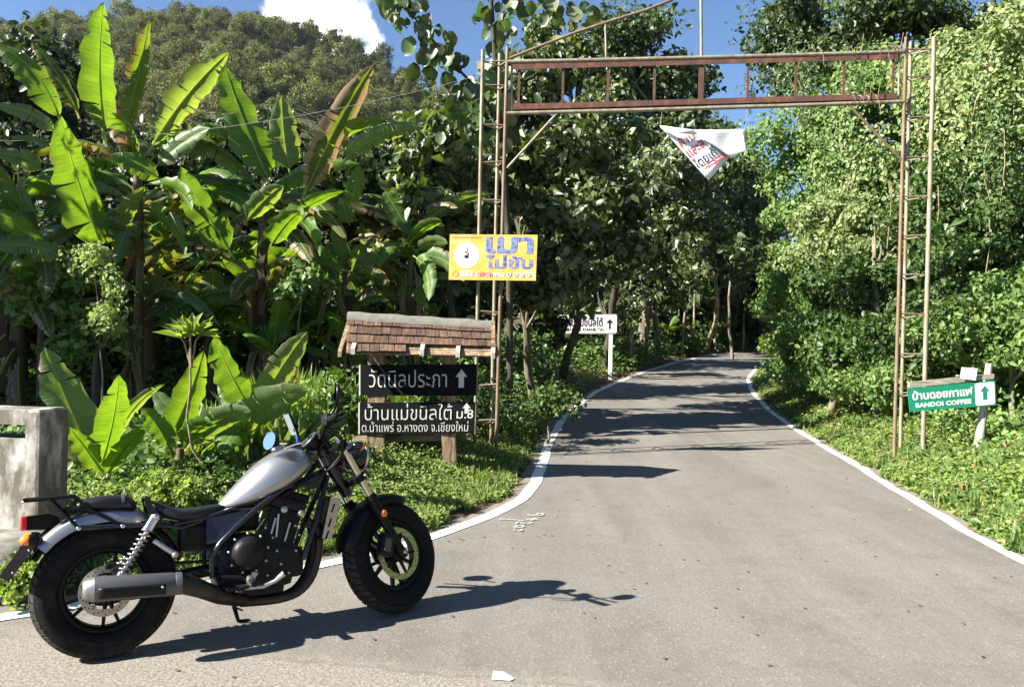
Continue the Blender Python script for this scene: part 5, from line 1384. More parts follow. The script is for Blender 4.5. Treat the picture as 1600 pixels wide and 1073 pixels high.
# ------------------------------------------------------------------ ground cover
def cover(name, mat, n, area, hgt, size, shape, kind_label=None, spread=.5, droop=.2, ok=None, stalk=8, rad=.10, T=None, pw=1.6, nrm=(0, -.25, 1)):
    x0, x1, y0, y1 = area
    k = n // stalk
    u = rng.random(k * 3)
    ys = (y0 ** (1 - pw) + u * (y1 ** (1 - pw) - y0 ** (1 - pw))) ** (1 / (1 - pw)); xs = rng.uniform(x0, x1, k * 3)
    keep = ok(xs, ys) if ok is not None else np.ones(len(xs), bool)
    xs, ys = xs[keep][:k], ys[keep][:k]; k = len(xs)
    hs = np.asarray(hgt(xs, ys), float) * rng.uniform(.5, 1.2, k)
    X, Y, HH = np.repeat(xs, stalk), np.repeat(ys, stalk), np.repeat(hs, stalk)
    f = rng.random(len(X)) ** .6
    rr = rad * (0.5 + HH / .2 * .5)
    X = X + rng.normal(size=len(X)) * rr; Y = Y + rng.normal(size=len(X)) * rr
    P = np.stack([X, Y, H(X, Y) + .01 + HH * f], 1)
    kk = ok(P[:, 0], P[:, 1]) if ok is not None else np.ones(len(P), bool)
    P = P[kk]
    sz = size * rng.uniform(.55, 1.3, len(P))
    Tt = None if T is None else np.tile(T, (len(P), 1))
    return tag(link_mesh(name, leaf_mesh(name, P, np.tile(nrm, (len(P), 1)), sz, shape, spread, droop, (0, 0, 0), Tt), None, M[mat]), kind='stuff')
def dl(x, y): return (XL(y) - x) / np.sqrt(1 + ((XL(y + .15) - XL(y - .15)) / .3) ** 2)
def dr(x, y): return (x - XR(y)) / np.sqrt(1 + ((XR(y + .15) - XR(y - .15)) / .3) ** 2)
edge = lambda x, y, d, m: (d(x, y) > m + .10 * lumps(x * 3, y * 3) + .05 * lumps(x * 9, y * 8))
okL = lambda x, y: edge(x, y, dl, .22) & ~((x < -2.7) & (y > 4.4) & (y < 5.35))
okR = lambda x, y: edge(x, y, dr, .11)
cover("verge_weeds", 'weed', 110000, (-5.5, 2.2, 4.3, 15), lambda x, y: .05 + .12 * np.clip(dl(x, y) - .5, 0, 1.2) + .04 * lumps(x * 2, y * 2) + .16 * np.clip(lumps(x * 2.3 + 5, y * 2.1) - .35, 0, 1), .04, 'oval', ok=okL, stalk=9, spread=.4)
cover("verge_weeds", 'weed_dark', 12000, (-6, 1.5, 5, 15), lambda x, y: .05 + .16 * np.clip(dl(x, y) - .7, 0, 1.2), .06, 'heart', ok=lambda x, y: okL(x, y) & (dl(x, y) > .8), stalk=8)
cover("verge_grass", 'grassb', 24000, (-4.5, 1.2, 4.6, 12), lambda x, y: np.full(len(x), .02), .10, 'blade', ok=okL, stalk=7, rad=.05, T=(0, 0, 1.0), droop=-.6, spread=1.2)
cover("verge_weeds", 'weed', 190000, (3.4, 12, 2.2, 34), lambda x, y: .06 + .16 * np.clip(dr(x, y) - .2, 0, 1.3) + .06 * lumps(x * 1.7, y * 1.7) + .22 * np.clip(lumps(x * 2.3 + 5, y * 2.1) - .35, 0, 1), .05, 'oval', ok=lambda x, y: okR(x, y) & (dr(x, y) < 4.5), stalk=9, spread=.4)
cover("verge_weeds", 'weed_dark', 16000, (3.8, 11, 5.5, 30), lambda x, y: .08 + .2 * np.clip(dr(x, y) - .4, 0, 1.2), .085, 'heart', ok=lambda x, y: okR(x, y) & (dr(x, y) < 4), stalk=8)
cover("creeper_cover", 'vine', 130000, (5, 24, 4, 40), lambda x, y: .25 + .15 * lumps(x, y), .09, 'oval', ok=lambda x, y: (dr(x, y) > 1.5) & (dr(x, y) < 12), stalk=10, rad=.2, pw=1.3, nrm=(-.7, -.5, .8))
cover("creeper_cover", 'vine', 36000, (5.5, 14, 11, 30), lambda x, y: .75 + .35 * lumps(x * 1.5, y * 1.5), .075, 'oval', ok=lambda x, y: (dr(x, y) > 1.3) & (dr(x, y) < 4.5), stalk=14, rad=.09, pw=1.3, nrm=(-.7, -.5, .8))
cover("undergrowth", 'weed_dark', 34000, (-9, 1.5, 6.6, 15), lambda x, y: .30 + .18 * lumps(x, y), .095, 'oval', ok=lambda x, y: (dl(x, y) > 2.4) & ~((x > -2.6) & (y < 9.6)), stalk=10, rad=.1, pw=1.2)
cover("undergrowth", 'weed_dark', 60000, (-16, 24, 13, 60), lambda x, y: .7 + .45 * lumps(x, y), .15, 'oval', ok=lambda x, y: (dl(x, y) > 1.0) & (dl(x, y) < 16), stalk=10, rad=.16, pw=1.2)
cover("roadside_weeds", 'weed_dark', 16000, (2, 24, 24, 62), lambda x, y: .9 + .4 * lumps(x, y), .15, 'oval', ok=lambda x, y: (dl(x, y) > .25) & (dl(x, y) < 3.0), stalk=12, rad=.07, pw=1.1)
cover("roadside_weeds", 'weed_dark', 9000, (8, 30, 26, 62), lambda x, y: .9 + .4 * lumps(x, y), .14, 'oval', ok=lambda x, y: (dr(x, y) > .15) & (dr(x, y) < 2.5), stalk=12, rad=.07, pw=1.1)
cover("roadside_weeds", 'weed', 9000, (-1.5, 8, 11.3, 30), lambda x, y: .30 + .12 * lumps(x * 2, y * 2), .07, 'oval', ok=lambda x, y: okL(x, y) & (dl(x, y) < 1.3), stalk=10, rad=.09)
cover("fallen_leaves", 'dry', 3000, (0, 14, 13, 40), lambda x, y: np.full(len(x), .01), .12, 'oval', ok=lambda x, y: (dl(x, y) > .1) & (dl(x, y) < 1.6), stalk=2, rad=.2)
cover("fallen_leaves", 'dry', 1500, (-5, 2, 4.3, 13), lambda x, y: .04 + .10 * np.clip(dl(x, y) - .5, 0, 1.2), .065, 'oval', ok=okL, stalk=3, rad=.2)
cover("fallen_leaves", 'dry', 2200, (3.6, 10, 5.0, 26), lambda x, y: .06 + .17 * np.clip(dr(x, y) - .2, 0, 1.3), .075, 'oval', ok=lambda x, y: okR(x, y) & (dr(x, y) < 4.0), stalk=3, rad=.2)
cover("fallen_leaves", 'dry', 260, (-3, 4.6, 4.5, 22), lambda x, y: np.full(len(x), .002), .055, 'oval', ok=lambda x, y: ((dl(x, y) > -.5) & (dl(x, y) < .2)) | ((dr(x, y) > -.4) & (dr(x, y) < .15)), stalk=2, rad=.1, droop=0.0)
cover("verge_grass", 'grassb', 16000, (3.6, 10, 5.0, 24), lambda x, y: .03 + .1 * np.clip(dr(x, y) - .2, 0, 1.3), .13, 'blade', ok=lambda x, y: okR(x, y) & (dr(x, y) < 3.5), stalk=7, rad=.06, T=(0, 0, 1.0), droop=-.6, spread=1.2)
tag(link_mesh("debris", leaf_mesh("debris", np.stack([(qx := rng.uniform(-2, 3.6, 130)), (qy := rng.uniform(3.6, 12, 130)), prof(qy) + .006], 1)[(XL(qy) < qx - .2)], np.array((0, 0, 1.0))[None].repeat(130, 0)[(XL(qy) < qx - .2)], .028, 'oval', .12, 0.0), None, M['dry_dark']), kind='stuff')
cover("tall_grass", 'grassb', 1300, (-3.3, -1.2, 9.45, 10.4), lambda x, y: np.full(len(x), .1), .75, 'blade', ok=lambda x, y: dl(x, y) > .8, stalk=8, rad=.05, T=(0, 0, 1.0), droop=-.7, spread=1.1)
cover("tall_grass", 'grassb', 1500, (-3.0, -2.0, 7.2, 8.4), lambda x, y: np.full(len(x), .1), .55, 'blade', ok=lambda x, y: dl(x, y) > .8, stalk=8, rad=.05, T=(0, 0, 1.0), droop=-.7, spread=1.1)
cover("grey_bush_leaves", 'weed_dark', 2200, (-.9, .45, 11.0, 12.4), lambda x, y: np.full(len(x), .7), .06, 'oval', ok=lambda x, y: okL(x, y), stalk=10, rad=.12)

# leafy shrubs in the gaps behind the motorcycle
def bush(px, py, Y, rx, ry, leaf, label, size=.07, shape='oval', per=130, n=10):
    s = E(px, py, Y, rx, ry, n); x, y = at(px, 600, Y).x, Y
    return tree("leafy_bush", label, "shrub", (x, y), [s], leaf, per, .16 * Y / 8, size, 'bark', shape, None, .025, spread=.8)
bush(480, 655, 8.0, 45, 40, 'weed', "light green leafy bush behind the motorcycle mirrors", .075)
bush(330, 745, 6.6, 60, 35, 'weed_dark', "low leafy bush behind the motorcycle's seat and tank", .055)
bush(250, 770, 5.9, 50, 26, 'weed', "low bright weeds bush over the pillion seat", .05)
tree("creeper_clad_shrub", "creeper-hung shrub among banana stems at far left", "shrub", (at(110, 600, 10.3).x, 10.3), [E(108, 425, 10.3, 34, 34, 7), E(70, 470, 10.2, 34, 34, 6), E(140, 500, 10.2, 40, 34, 7), E(95, 545, 10.1, 50, 34, 7)], 'vine', 110, .22, .085, 'bark', 'heart', None, .02, spread=.8)
tree("creeper_clad_shrub", "pale creeper clump under the long upright banana leaf", "shrub", (at(172, 600, 9.8).x, 9.8), [E(150, 405, 9.8, 26, 16, 5), E(180, 440, 9.8, 20, 26, 5), E(165, 500, 9.8, 26, 34, 6)], 'vine_pale', 90, .16, .06, 'bark', 'oval', None, .015, spread=.8)
bush(475, 440, 11, 35, 30, 'weed_dark', "dark leafy bush between two banana plants above the roof's left end", .09)
bush(860, 625, 11.8, 35, 25, 'weed_dark', "dark green bush at the road edge beyond the gate post", .07)
tree("leafy_bush", "dark leafy sprig in front of the white road sign's left end", "shrub", (at(874, 600, 19).x, 19), [E(876, 508, 19, 8, 14, 6), E(868, 530, 19, 10, 12, 4)], 'shade', 40, .14, .12, 'bark', 'heart', None, .02, spread=.8)
bush(30, 905, 4.55, 40, 22, 'weed', "low weeds clump growing around the stone by the rear wheel", .04)
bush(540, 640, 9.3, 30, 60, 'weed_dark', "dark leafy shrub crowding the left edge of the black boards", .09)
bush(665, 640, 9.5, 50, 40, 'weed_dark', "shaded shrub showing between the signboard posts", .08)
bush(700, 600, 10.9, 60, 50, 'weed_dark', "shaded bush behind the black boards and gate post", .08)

# small tree with a rosette of leaves, in front of the bananas
sx, sy = at(335, 775, 6.5).x, 6.5
t = thing("rosette_sapling", "bare-stemmed sapling topped by a rosette of narrow leaves", "sapling", (sx, sy, float(H(sx, sy))))
m_ = MB(); top = at(296, 545, 6.4)
m_.tube([Vector((sx, sy, float(H(sx, sy)) - .05)), at(330, 745, 6.5), at(300, 700, 6.45), at(292, 650, 6.4), at(298, 600, 6.4), top], [.014, .013, .012, .010, .009, .008], 8)
heads = [at(282, 528, 6.4), at(298, 522, 6.35), at(312, 524, 6.45)]
for h_ in heads: m_.tube([at(299, 575, 6.4), top.lerp(h_, .6), h_], [.009, .007, .006], 6)
m_.build("stem", M['twig'], t)
for h_ in heads:
    for k in range(13):
        a = k * 2.4; el = random.uniform(.15, 1.2)
        d = Vector((math.cos(a) * math.cos(el), math.sin(a) * math.cos(el), math.sin(el)))
        P = np.array([h_]); Nv = np.array([Vector((0, 0, 1)) - d * d.z])
        me = leaf_mesh("leaf", P, Nv, random.uniform(.16, .23), 'long', .15, .0, ORIGIN[t], np.array([d]) * 4)
        link_mesh("leaf", me, t, M['weed'])

# ------------------------------------------------------------------ the wooded hill
def hill_tree_mesh(seed):
    rd = np.random.default_rng(seed)
    spec = []
    for k in range(5 + seed % 3):
        a = k * 2.4; spec.append(((math.cos(a) * 1.5, math.sin(a) * 1.5, 3.6 + 2.2 * rd.random()), (1.5, 1.5, 1.3), 5))
    spec.append(((0, 0, 5.8), (1.6, 1.6, 1.4), 6))
    P, Nn = clumps(spec, 70, .85, .3)
    me = leaf_mesh("hill_tree", P, Nn, .36 * rng.uniform(.6, 1.3, len(P)), 'quad', .8, .2)
    me.materials.append(M['hilltree'])
    return me
hm = [hill_tree_mesh(i) for i in range(6)]
pts = []
grid_ = {}
for _ in range(40000):
    y = random.uniform(92, 238) * HS; x = random.uniform(-.72, .02) * y
    px = 800 + x / y * FPX
    if px < -40 or px > 820: continue
    s = 5.0 + y * .008
    k = (int(x // 10), int(y // 10))
    near = [q for dx in (-1, 0, 1) for dy in (-1, 0, 1) for q in grid_.get((k[0] + dx, k[1] + dy), ())]
    if all((x - a) ** 2 + (y - b) ** 2 > s * s for a, b in near):
        pts.append((x, y)); grid_.setdefault(k, []).append((x, y))
# the ones that show largest: near the skyline and on the open face
pts.sort(key=lambda p: -(float(hill_h(p[0], p[1])) + 5) / p[1])
for i, (x, y) in enumerate(pts[:300]):
    o = bpy.data.objects.new("hill_tree", hm[i % 6]); COL.objects.link(o)
    o.location = (x, y, float(hill_h(x, y)) - 1.2); o.rotation_euler = (0, 0, random.random() * 6.28)
    q = random.uniform(1.1, 1.9); o.scale = (q, q, q * random.uniform(.85, 1.2))
    tag(o, "dull green tree on the wooded hillside at upper left", "tree", "trees covering the far hillside")
P_, N_ = [], []
for (x, y) in pts[300:]:
    c, d = shell(200, (x, y, float(hill_h(x, y)) + 4.2), (4.0, 4.0, 4.2), .3, .3); P_.append(c); N_.append(d + np.array((0, 0, .4)))
if P_:
    P_, N_ = np.concatenate(P_), np.concatenate(N_)
    tag(link_mesh("hillside_wood", leaf_mesh("hillside_wood", P_, N_, .5 * rng.uniform(.6, 1.3, len(P_)), 'quad', .8, .2), None, M['hilltree']), kind='stuff')

# ------------------------------------------------------------------ motorcycle (local axes: X forward, Y to its left, Z up)
bike = thing("motorcycle", "parked silver and black motorcycle leaning on its stand with rear luggage rack", "motorcycle", (0, 0, 0))
HEAD, LEAN = R(28.7), 0.17
bike.location = (-1.954, 3.868, .002)
bike.rotation_euler = (Matrix.Rotation(HEAD, 3, 'Z') @ Matrix.Rotation(-LEAN, 3, 'X')).to_euler()
BM = Matrix.Translation(bike.location) @ (Matrix.Rotation(HEAD, 4, 'Z') @ Matrix.Rotation(-LEAN, 4, 'X'))
ORIGIN[bike] = Vector((0, 0, 0))
FC = Vector((1.488, 0, .320)); RC = Vector((0, 0, .323))
AX = Vector((-.469, 0, .883)); SP = Vector((1.441, 0, .295))
ST = Matrix.Translation(SP) @ Matrix.Rotation(R(23), 4, AX) @ Matrix.Translation(-SP)
def wheel(name, c, ro, wd, disc_r, xf):
    h = wd / 2
    m_ = MB(); rin, rout = .176, .208
    m_.lathe([(rin, -h * .55), (rin - .002, h * .55), (rout - .02, h * .62), (rout, h * .66), (rout, -h * .66), (rout - .02, -h * .62)], c, (0, 1, 0), 48, True, True)
    m_.lathe([(.0, -.062), (.045, -.062), (.05, -.03), (.038, 0), (.05, .03), (.045, .062), (0, .062)], c, (0, 1, 0), 20)
    w = m_.build(name, M['black'], bike, xf)
    m_ = MB()
    prof_ = [(.20, -h * .68), (.225, -h * .92), (.262, -h * 1.0), (ro - .026, -h * .88), (ro - .008, -h * .52), (ro, 0)]
    prof_ = prof_ + [(r, -o) for r, o in prof_[-2::-1]]
    m_.lathe(prof_, c, (0, 1, 0), 64, True, True); m_.build("tyre", M['rubber'], w, xf)
    m_ = MB()                                   # tread blocks with slanting grooves between
    n = 46
    for s in (-1, 1):
        for k in range(n):
            for (v0, v1, sh) in ((.06, .46, 0), (.52, .92, .45)):
                q = []
                for v, a in ((v0, 0), (v0, .74), (v1, 1.05), (v1, .31)):
                    ang = 2 * PI * (k + a + sh + (.5 if s > 0 else 0)) / n
                    o = v * h * .93; r_ = ro - .0005 - .030 * (v ** 2.4) * (ro / .32)
                    q.append((ang, o * s, r_))
                P = lambda a, o, r: c + Vector((math.cos(a) * r, o, math.sin(a) * r))
                m_.hull([P(a, o, r - .006) for a, o, r in q], [P(a, o, r + .0045) for a, o, r in q])
    tag(m_.build("tread", M['tread'], w, xf), kind="stuff")
    for k in range(10):
        a = 2 * PI * k / 10 + .15 + (.11 if k % 2 else -.11); d = Vector((math.cos(a), 0, math.sin(a)))
        a2 = a + (.10 if k % 2 else -.10); d2 = Vector((math.cos(a2), 0, math.sin(a2))); tv = Vector((-d.z, 0, d.x))
        m_ = MB(); p, q = c + d2 * .04, c + d * .182; y = Vector((0, 1, 0))
        m_.hull([p - tv * .011 - y * .016, p + tv * .011 - y * .016, p + tv * .011 + y * .016, p - tv * .011 + y * .016], [q - tv * .007 - y * .011, q + tv * .007 - y * .011, q + tv * .007 + y * .011, q - tv * .007 + y * .011])
        m_.build("spoke", M['black'], w, xf)
    yd = -.078
    m_ = MB(); m_.lathe([(disc_r - .034, -.0025), (disc_r, -.0025), (disc_r, .0025), (disc_r - .034, .0025)], c + Vector((0, yd, 0)), (0, 1, 0), 56, False, True)
    dk = m_.build("brake_disc", M['disc'], w, xf)
    m_ = MB(); nh = 40
    for k in range(nh):
        a = 2 * PI * k / nh; r_ = disc_r - (.009, .018, .026)[k % 3]
        cc = c + Vector((math.cos(a) * r_, yd - .0034, math.sin(a) * r_)); m_.lathe([(0, 0), (.0035, 0), (.0035, .001)], cc, (0, -1, 0), 8)
    tag(m_.build("drilled_holes", M['black'], w, xf), kind="stuff")
    m_ = MB()
    for k in range(5):
        a = 2 * PI * k / 5; d = Vector((math.cos(a), 0, math.sin(a))); m_.tube([c + Vector((0, yd + .012, 0)) + d * .03, c + Vector((0, yd, 0)) + d * (disc_r - .03)], [.012, .008], 6)
    m_.lathe([(0, -.012), (.03, -.012), (.045, 0), (.045, .02)], c + Vector((0, yd, 0)), (0, 1, 0), 20)
    m_.build("disc_carrier", M['black'], w, xf)
    m_ = MB(); m_.lathe([(0, -.145), (.012, -.145), (.014, -.13), (.010, -.1), (.010, .1), (.014, .13), (.012, .145), (0, .145)], c, (0, 1, 0), 10); m_.build("axle", M['alloy'], w, xf)
    return w
wheel("rear_wheel", RC, .323, .152, .120, Matrix.Identity(4))
wheel("front_wheel", FC, .320, .132, .148, ST)
def fp(t, y, off=0.0): return FC + AX * t + Vector((.883 * off, y, .469 * off))
for s in (-1, 1):
    y = .107 * s
    m_ = MB(); m_.tube([fp(-.03, y), fp(0, y), fp(.06, y), fp(.34, y), fp(.365, y)], [.024, .030, .027, .030, .031], 16); sl = m_.build("fork_slider", M['black'], bike, ST)
    m_ = MB(); m_.tube([fp(.35, y), fp(.735, y)], .0215, 18); ft = m_.build("fork_tube", M['chrome'], bike, ST)
    m_ = MB(); m_.tube([fp(.355, y), fp(.385, y)], .033, 16); m_.build("dust_seal", M['rubber'], ft, ST)
    m_ = MB(); m_.tube([fp(.725, y), fp(.765, y)], [.026, .022], 14); m_.build("fork_cap", M['alloy'], ft, ST)
    m_ = MB(); c = fp(.255, y + .032 * s, .0); m_.lathe([(0, .010), (.016, .010), (.021, .002), (.021, -.004)], c, (0, s, 0), 18); m_.build("reflector", M['amber'], sl, ST)
    # indicator
    c = fp(.665, .165 * s, .055)
    m_ = MB(); m_.ball(c, (.042, .030, .026), 14, 8); ind = m_.build("indicator", M['gloss_black'], bike, ST)
    m_ = MB(); m_.ball(c + Vector((.014, 0, -.002)), (.034, .0285, .0245), 14, 8); m_.build("indicator_lens", M['amber'], ind, ST)
    m_ = MB(); m_.tube([fp(.665, .115 * s, .01), c], .010, 8); m_.build("indicator_stalk", M['black'], ind, ST)
m_ = MB()
Ry = Matrix.Rotation(-R(28), 3, 'Y')
m_.box(fp(.715, 0, -.02), (.075, .285, .030), Ry, .01); m_.box(fp(.50, 0, -.02), (.085, .285, .042), Ry, .012)
for s in (-1, 1):
    for t_ in (.715, .50): m_.tube([fp(t_ - .02, .107 * s), fp(t_ + .02, .107 * s)], .034, 16)
m_.tube([fp(.45, 0, -.053), fp(.76, 0, -.053)], .03, 14); m_.build("triple_clamp", M['black'], bike, ST)
m_ = MB()
for s in (-1, 1):
    for t_ in (.715, .50):
        m_.lathe([(0, .012), (.008, .012), (.008, 0)], fp(t_, .142 * s, .01), (0, s, .2), 6)
m_.build("clamp_bolt", M['alloy'], bike, ST)
# front mudguard
def guard(name, c, r, a0, a1, hw, skirt, mat, xf, n=26, taper=(0.0, 0.0), parent=bike):
    rows = []
    for i in range(n + 1):
        f = i / n; a = R(a0 + (a1 - a0) * f)
        tp = 1.0
        if f < taper[0]: tp = .55 + .45 * (f / taper[0]) ** .5
        if f > 1 - taper[1]: tp = min(tp, .55 + .45 * ((1 - f) / taper[1]) ** .5)
        w = hw * tp; row = []
        for (y, dr) in ((-1, -skirt), (-1.0, -skirt * .35), (-.86, -.010), (-.5, .002), (0, .006), (.5, .002), (.86, -.010), (1.0, -skirt * .35), (1, -skirt)):
            row.append(c + Vector((math.cos(a) * (r + dr * tp), y * w, math.sin(a) * (r + dr * tp))))
        rows.append(row)
    m__ = MB(); m__.grid(rows, True)
    inner = [[c + (p - c) * (1 - .006 / r) for p in row] for row in rows]
    m__.grid(inner, True)
    return m__.build(name, M[mat], parent, xf)
guard("front_mudguard", FC, .352, 66, 172, .083, .055, 'black', ST, taper=(.12, .1))
m_ = MB()
for s in (-1, 1):
    m_.hull([fp(.22, .085 * s, -.04), fp(.36, .085 * s, -.03), fp(.36, .085 * s, .04), fp(.24, .085 * s, .05)], [fp(.22, .100 * s, -.04), fp(.36, .100 * s, -.03), fp(.36, .100 * s, .04), fp(.24, .100 * s, .05)])
m_.build("mudguard_bracket", M['black'], bike, ST)
m_ = MB(); cc = FC + Vector((-.105, -.10, .055)); m_.box(cc, (.085, .06, .125), Matrix.Rotation(R(20), 3, 'Y'), .014)
cp = m_.build("brake_caliper", M['engine'], bike, ST)
m_ = MB(); m_.box(cc + Vector((-.01, -.032, -.005)), (.045, .01, .075), Matrix.Rotation(R(20), 3, 'Y'), .004); m_.build("caliper_cover", M['muffler'], cp, ST)
# headlamp
hc = fp(.60, 0, .125)
m_ = MB(); m_.lathe([(0, -.085), (.05, -.08), (.078, -.05), (.088, -.01), (.090, .03), (.086, .036)], hc, (1, 0, -.04), 28); hl = m_.build("headlamp", M['gloss_black'], bike, ST)
m_ = MB(); m_.lathe([(0, .052), (.03, .050), (.06, .044), (.082, .034), (.083, .028)], hc, (1, 0, -.04), 28); m_.build("headlamp_lens", M['headlens'], hl, ST)
m_ = MB(); m_.lathe([(.080, .030), (.086, .040), (.092, .036), (.092, .024), (.084, .024)], hc, (1, 0, -.04), 28, True, True); m_.build("headlamp_ring", M['chrome'], hl, ST)
m_ = MB()
for s in (-1, 1): m_.tube([fp(.60, .107 * s), fp(.60, .10 * s, .05), hc + Vector((-.01, .085 * s, 0))], .014, 8)
m_.build("headlamp_bracket", M['black'], bike, ST)
# handlebar and controls
HZ = 1.035
bar = [Vector((.905, -.405, HZ - .005)), Vector((.955, -.27, HZ + .012)), Vector((1.03, -.14, HZ + .005)), Vector((1.062, -.07, HZ - .015)), Vector((1.066, 0, HZ - .02))]
bar = bar + [Vector((p.x, -p.y, p.z - .20 * -p.y)) for p in bar[-2::-1]]
m_ = MB(); m_.tube(bar, .0125, 12); hb = m_.build("handlebar", M['black'], bike, ST)
m_ = MB()
for s in (-1, 1): m_.tube([fp(.72, .045 * s, -.03), Vector((1.066, .045 * s, HZ - .02))], .018, 10); m_.box((1.066, .045 * s, HZ - .015), (.04, .036, .045), None, .006)
m_.build("bar_riser", M['black'], hb, ST)
for s in (-1, 1):
    HZ = 1.035 if s < 0 else .958
    e, i_ = Vector((.903, .41 * s, HZ - .006)), Vector((.948, .285 * s, HZ + .010))
    m_ = MB(); m_.tube([e, i_], .0175, 14); m_.lathe([(0, -.012), (.016, -.01), (.019, 0)], e, (i_ - e), 14); m_.build("grip", M['rubber'], hb, ST)
    m_ = MB(); c = Vector((.962, .255 * s, HZ + .008)); m_.box(c, (.05, .05, .052), None, .01); m_.box(c + Vector((.02, -.02 * s, .03)), (.05, .06, .03), None, .008); m_.build("switchgear", M['engine'], hb, ST)
    m_ = MB(); m_.tube([Vector((1.0, .235 * s, HZ + .012)), Vector((1.015, .28 * s, HZ + .012)), Vector((.992, .37 * s, HZ + .006)), Vector((.975, .43 * s, HZ + .004))], [.009, .008, .0065, .007], 8, True, 1.3)
    m_.build("brake_lever" if s < 0 else "clutch_lever", M['black' if s < 0 else 'alloy'], hb, ST)
HZ = 1.035
m_ = MB(); m_.lathe([(0, .03), (.024, .03), (.026, 0), (.022, -.01)], Vector((1.0, -.215, HZ + .03)), (0, 0, 1), 16); m_.build("brake_reservoir", M['black'], hb, ST)
# mirrors stand where the turned bar carries them
for (c, root, rz, nm, sz) in ((Vector((1.075, -.355, 1.235)), Vector((1.07, -.30, 1.085)), .30, "black round mirror on the right handlebar", (.046, .056)), (Vector((.885, .365, 1.025)), Vector((.955, .235, 1.00)), .55, "round mirror low on the left handlebar reflecting the sky", (.066, .060))):
    m_ = MB(); m_.tube([root, root.lerp(c, .45) + Vector((.012, .0, .02 if c.y < 0 else -.012)), c + Vector((.03, 0, -.02 if c.y < 0 else .0))], .0065, 8); mr = m_.build("mirror_stem", M['black' if c.y < 0 else 'alloy'], bike)
    dirv = Vector((-1, .12, .10)).normalized() if c.y < 0 else Vector((-.86, -.36, .22)).normalized()
    a = dirv.cross(Vector((0, 0, 1))).normalized(); b = a.cross(dirv)
    Mo = Matrix((a, b, dirv)).transposed()
    m_ = MB(); m_.ball(c - dirv * .012, (sz[0], sz[1], .020), 20, 10, Mo); mh = m_.build("mirror", M['black'], bike); mh['label'] = nm
    m_ = MB(); m_.add([c + dirv * .0092 + a * math.cos(2 * PI * k / 24) * sz[0] * .90 + b * math.sin(2 * PI * k / 24) * sz[1] * .90 for k in range(24)], [tuple(range(24))]); m_.build("mirror_glass", M['mirror'], mh)
# instrument
gc = Vector((1.035, .005, 1.000)); ga = Vector((-.72, 0, .69)).normalized()
m_ = MB(); m_.lathe([(0, -.05), (.042, -.05), (.052, -.02), (.054, .014), (.050, .020)], gc, ga, 26); gg = m_.build("instrument", M['black'], bike)
m_ = MB(); m_.lathe([(0, .016), (.048, .015)], gc, ga, 26); m_.build("dial_glass", M['gloss_black'], gg)
m_ = MB(); m_.lathe([(.047, .014), (.053, .022), (.056, .014), (.054, .006)], gc, ga, 26, True, True); m_.build("dial_ring", M['muffler'], gg)
# cables
for pts in ([(1.04, -.25, 1.06), (1.16, -.22, 1.05), (1.21, -.10, .95), (1.12, -.06, .84)], [(1.03, -.27, 1.05), (1.14, -.26, 1.00), (1.17, -.14, .88), (1.05, -.05, .80)], [(.98, .20, 1.0), (1.12, .20, 1.0), (1.18, .10, .9), (1.05, .06, .78)], [(1.0, .22, 1.02), (1.15, .16, 1.02), (1.17, .02, .9), (1.1, .0, .8)], [(1.06, -.24, 1.07), (1.13, -.30, 1.0), (1.15, -.20, .90)]):
    p = [Vector(q) for q in pts]; sm = []
    for i in range(13):
        t_ = i / 12 * (len(p) - 1); k = min(int(t_), len(p) - 2); sm.append(p[k].lerp(p[k + 1], t_ - k))
    for _ in range(2): sm[1:-1] = [(sm[i - 1] + sm[i] * 2 + sm[i + 1]) / 4 for i in range(1, len(sm) - 1)]
    MB().tube(sm, .0055, 6).build("cable", M['black'], bike)
m_ = MB(); m_.tube([Vector((1.0, .13, 1.01)), Vector((.99, .14, 1.06)), Vector((.985, .15, 1.10))], .009, 8); m_.ball((.985, .148, 1.095), .018, 10, 6); m_.box((.968, .150, 1.10), (.012, .055, .07), Matrix.Rotation(R(-12), 3, 'Y'), .004); m_.build("phone_mount", M['black'], bike)

# fuel tank
TX = [.535, .56, .62, .70, .78, .86, .93, .985, 1.02, 1.035]
TB = [.675, .655, .655, .668, .692, .730, .778, .824, .860, .885]
TT = [.700, .728, .790, .872, .930, .966, .970, .950, .922, .900]
TW = [.032, .064, .098, .130, .150, .157, .148, .120, .076, .030]
def tsec(x, th):
    b, t_, w = np.interp(x, TX, TB), np.interp(x, TX, TT), np.interp(x, TX, TW)
    c_, s_ = math.cos(th), math.sin(th)
    zc = b + (t_ - b) * .34
    yy = w * math.copysign(abs(c_) ** .72, c_)
    zz = zc + (t_ - zc) * abs(s_) ** 1.0 if s_ >= 0 else zc - (zc - b) * abs(s_) ** .8
    if s_ > 0: yy *= 1 - .10 * s_ * s_
    return Vector((x, yy, zz))
rows = []
xs = []
for i in range(len(TX) - 1): xs += [TX[i] + (TX[i + 1] - TX[i]) * k / 3 for k in range(3)]
xs.append(TX[-1])
for x in xs: rows.append([tsec(x, -PI + 2 * PI * k / 36) for k in range(37)])
for _ in range(2):
    for i in range(1, len(rows) - 1): rows[i] = [(rows[i - 1][k] + rows[i][k] * 2 + rows[i + 1][k]) / 4 for k in range(37)]
m_ = MB(); m_.grid(rows, True); m_.add(rows[0][:-1], [tuple(range(36))]); m_.add(rows[-1][:-1], [tuple(range(36))])
tank = m_.build("fuel_tank", M['silver'], bike)
def tsurf(x, f): return tsec(x, PI - f * PI / 2) if f >= 0 else tsec(x, PI - f * PI / 2)
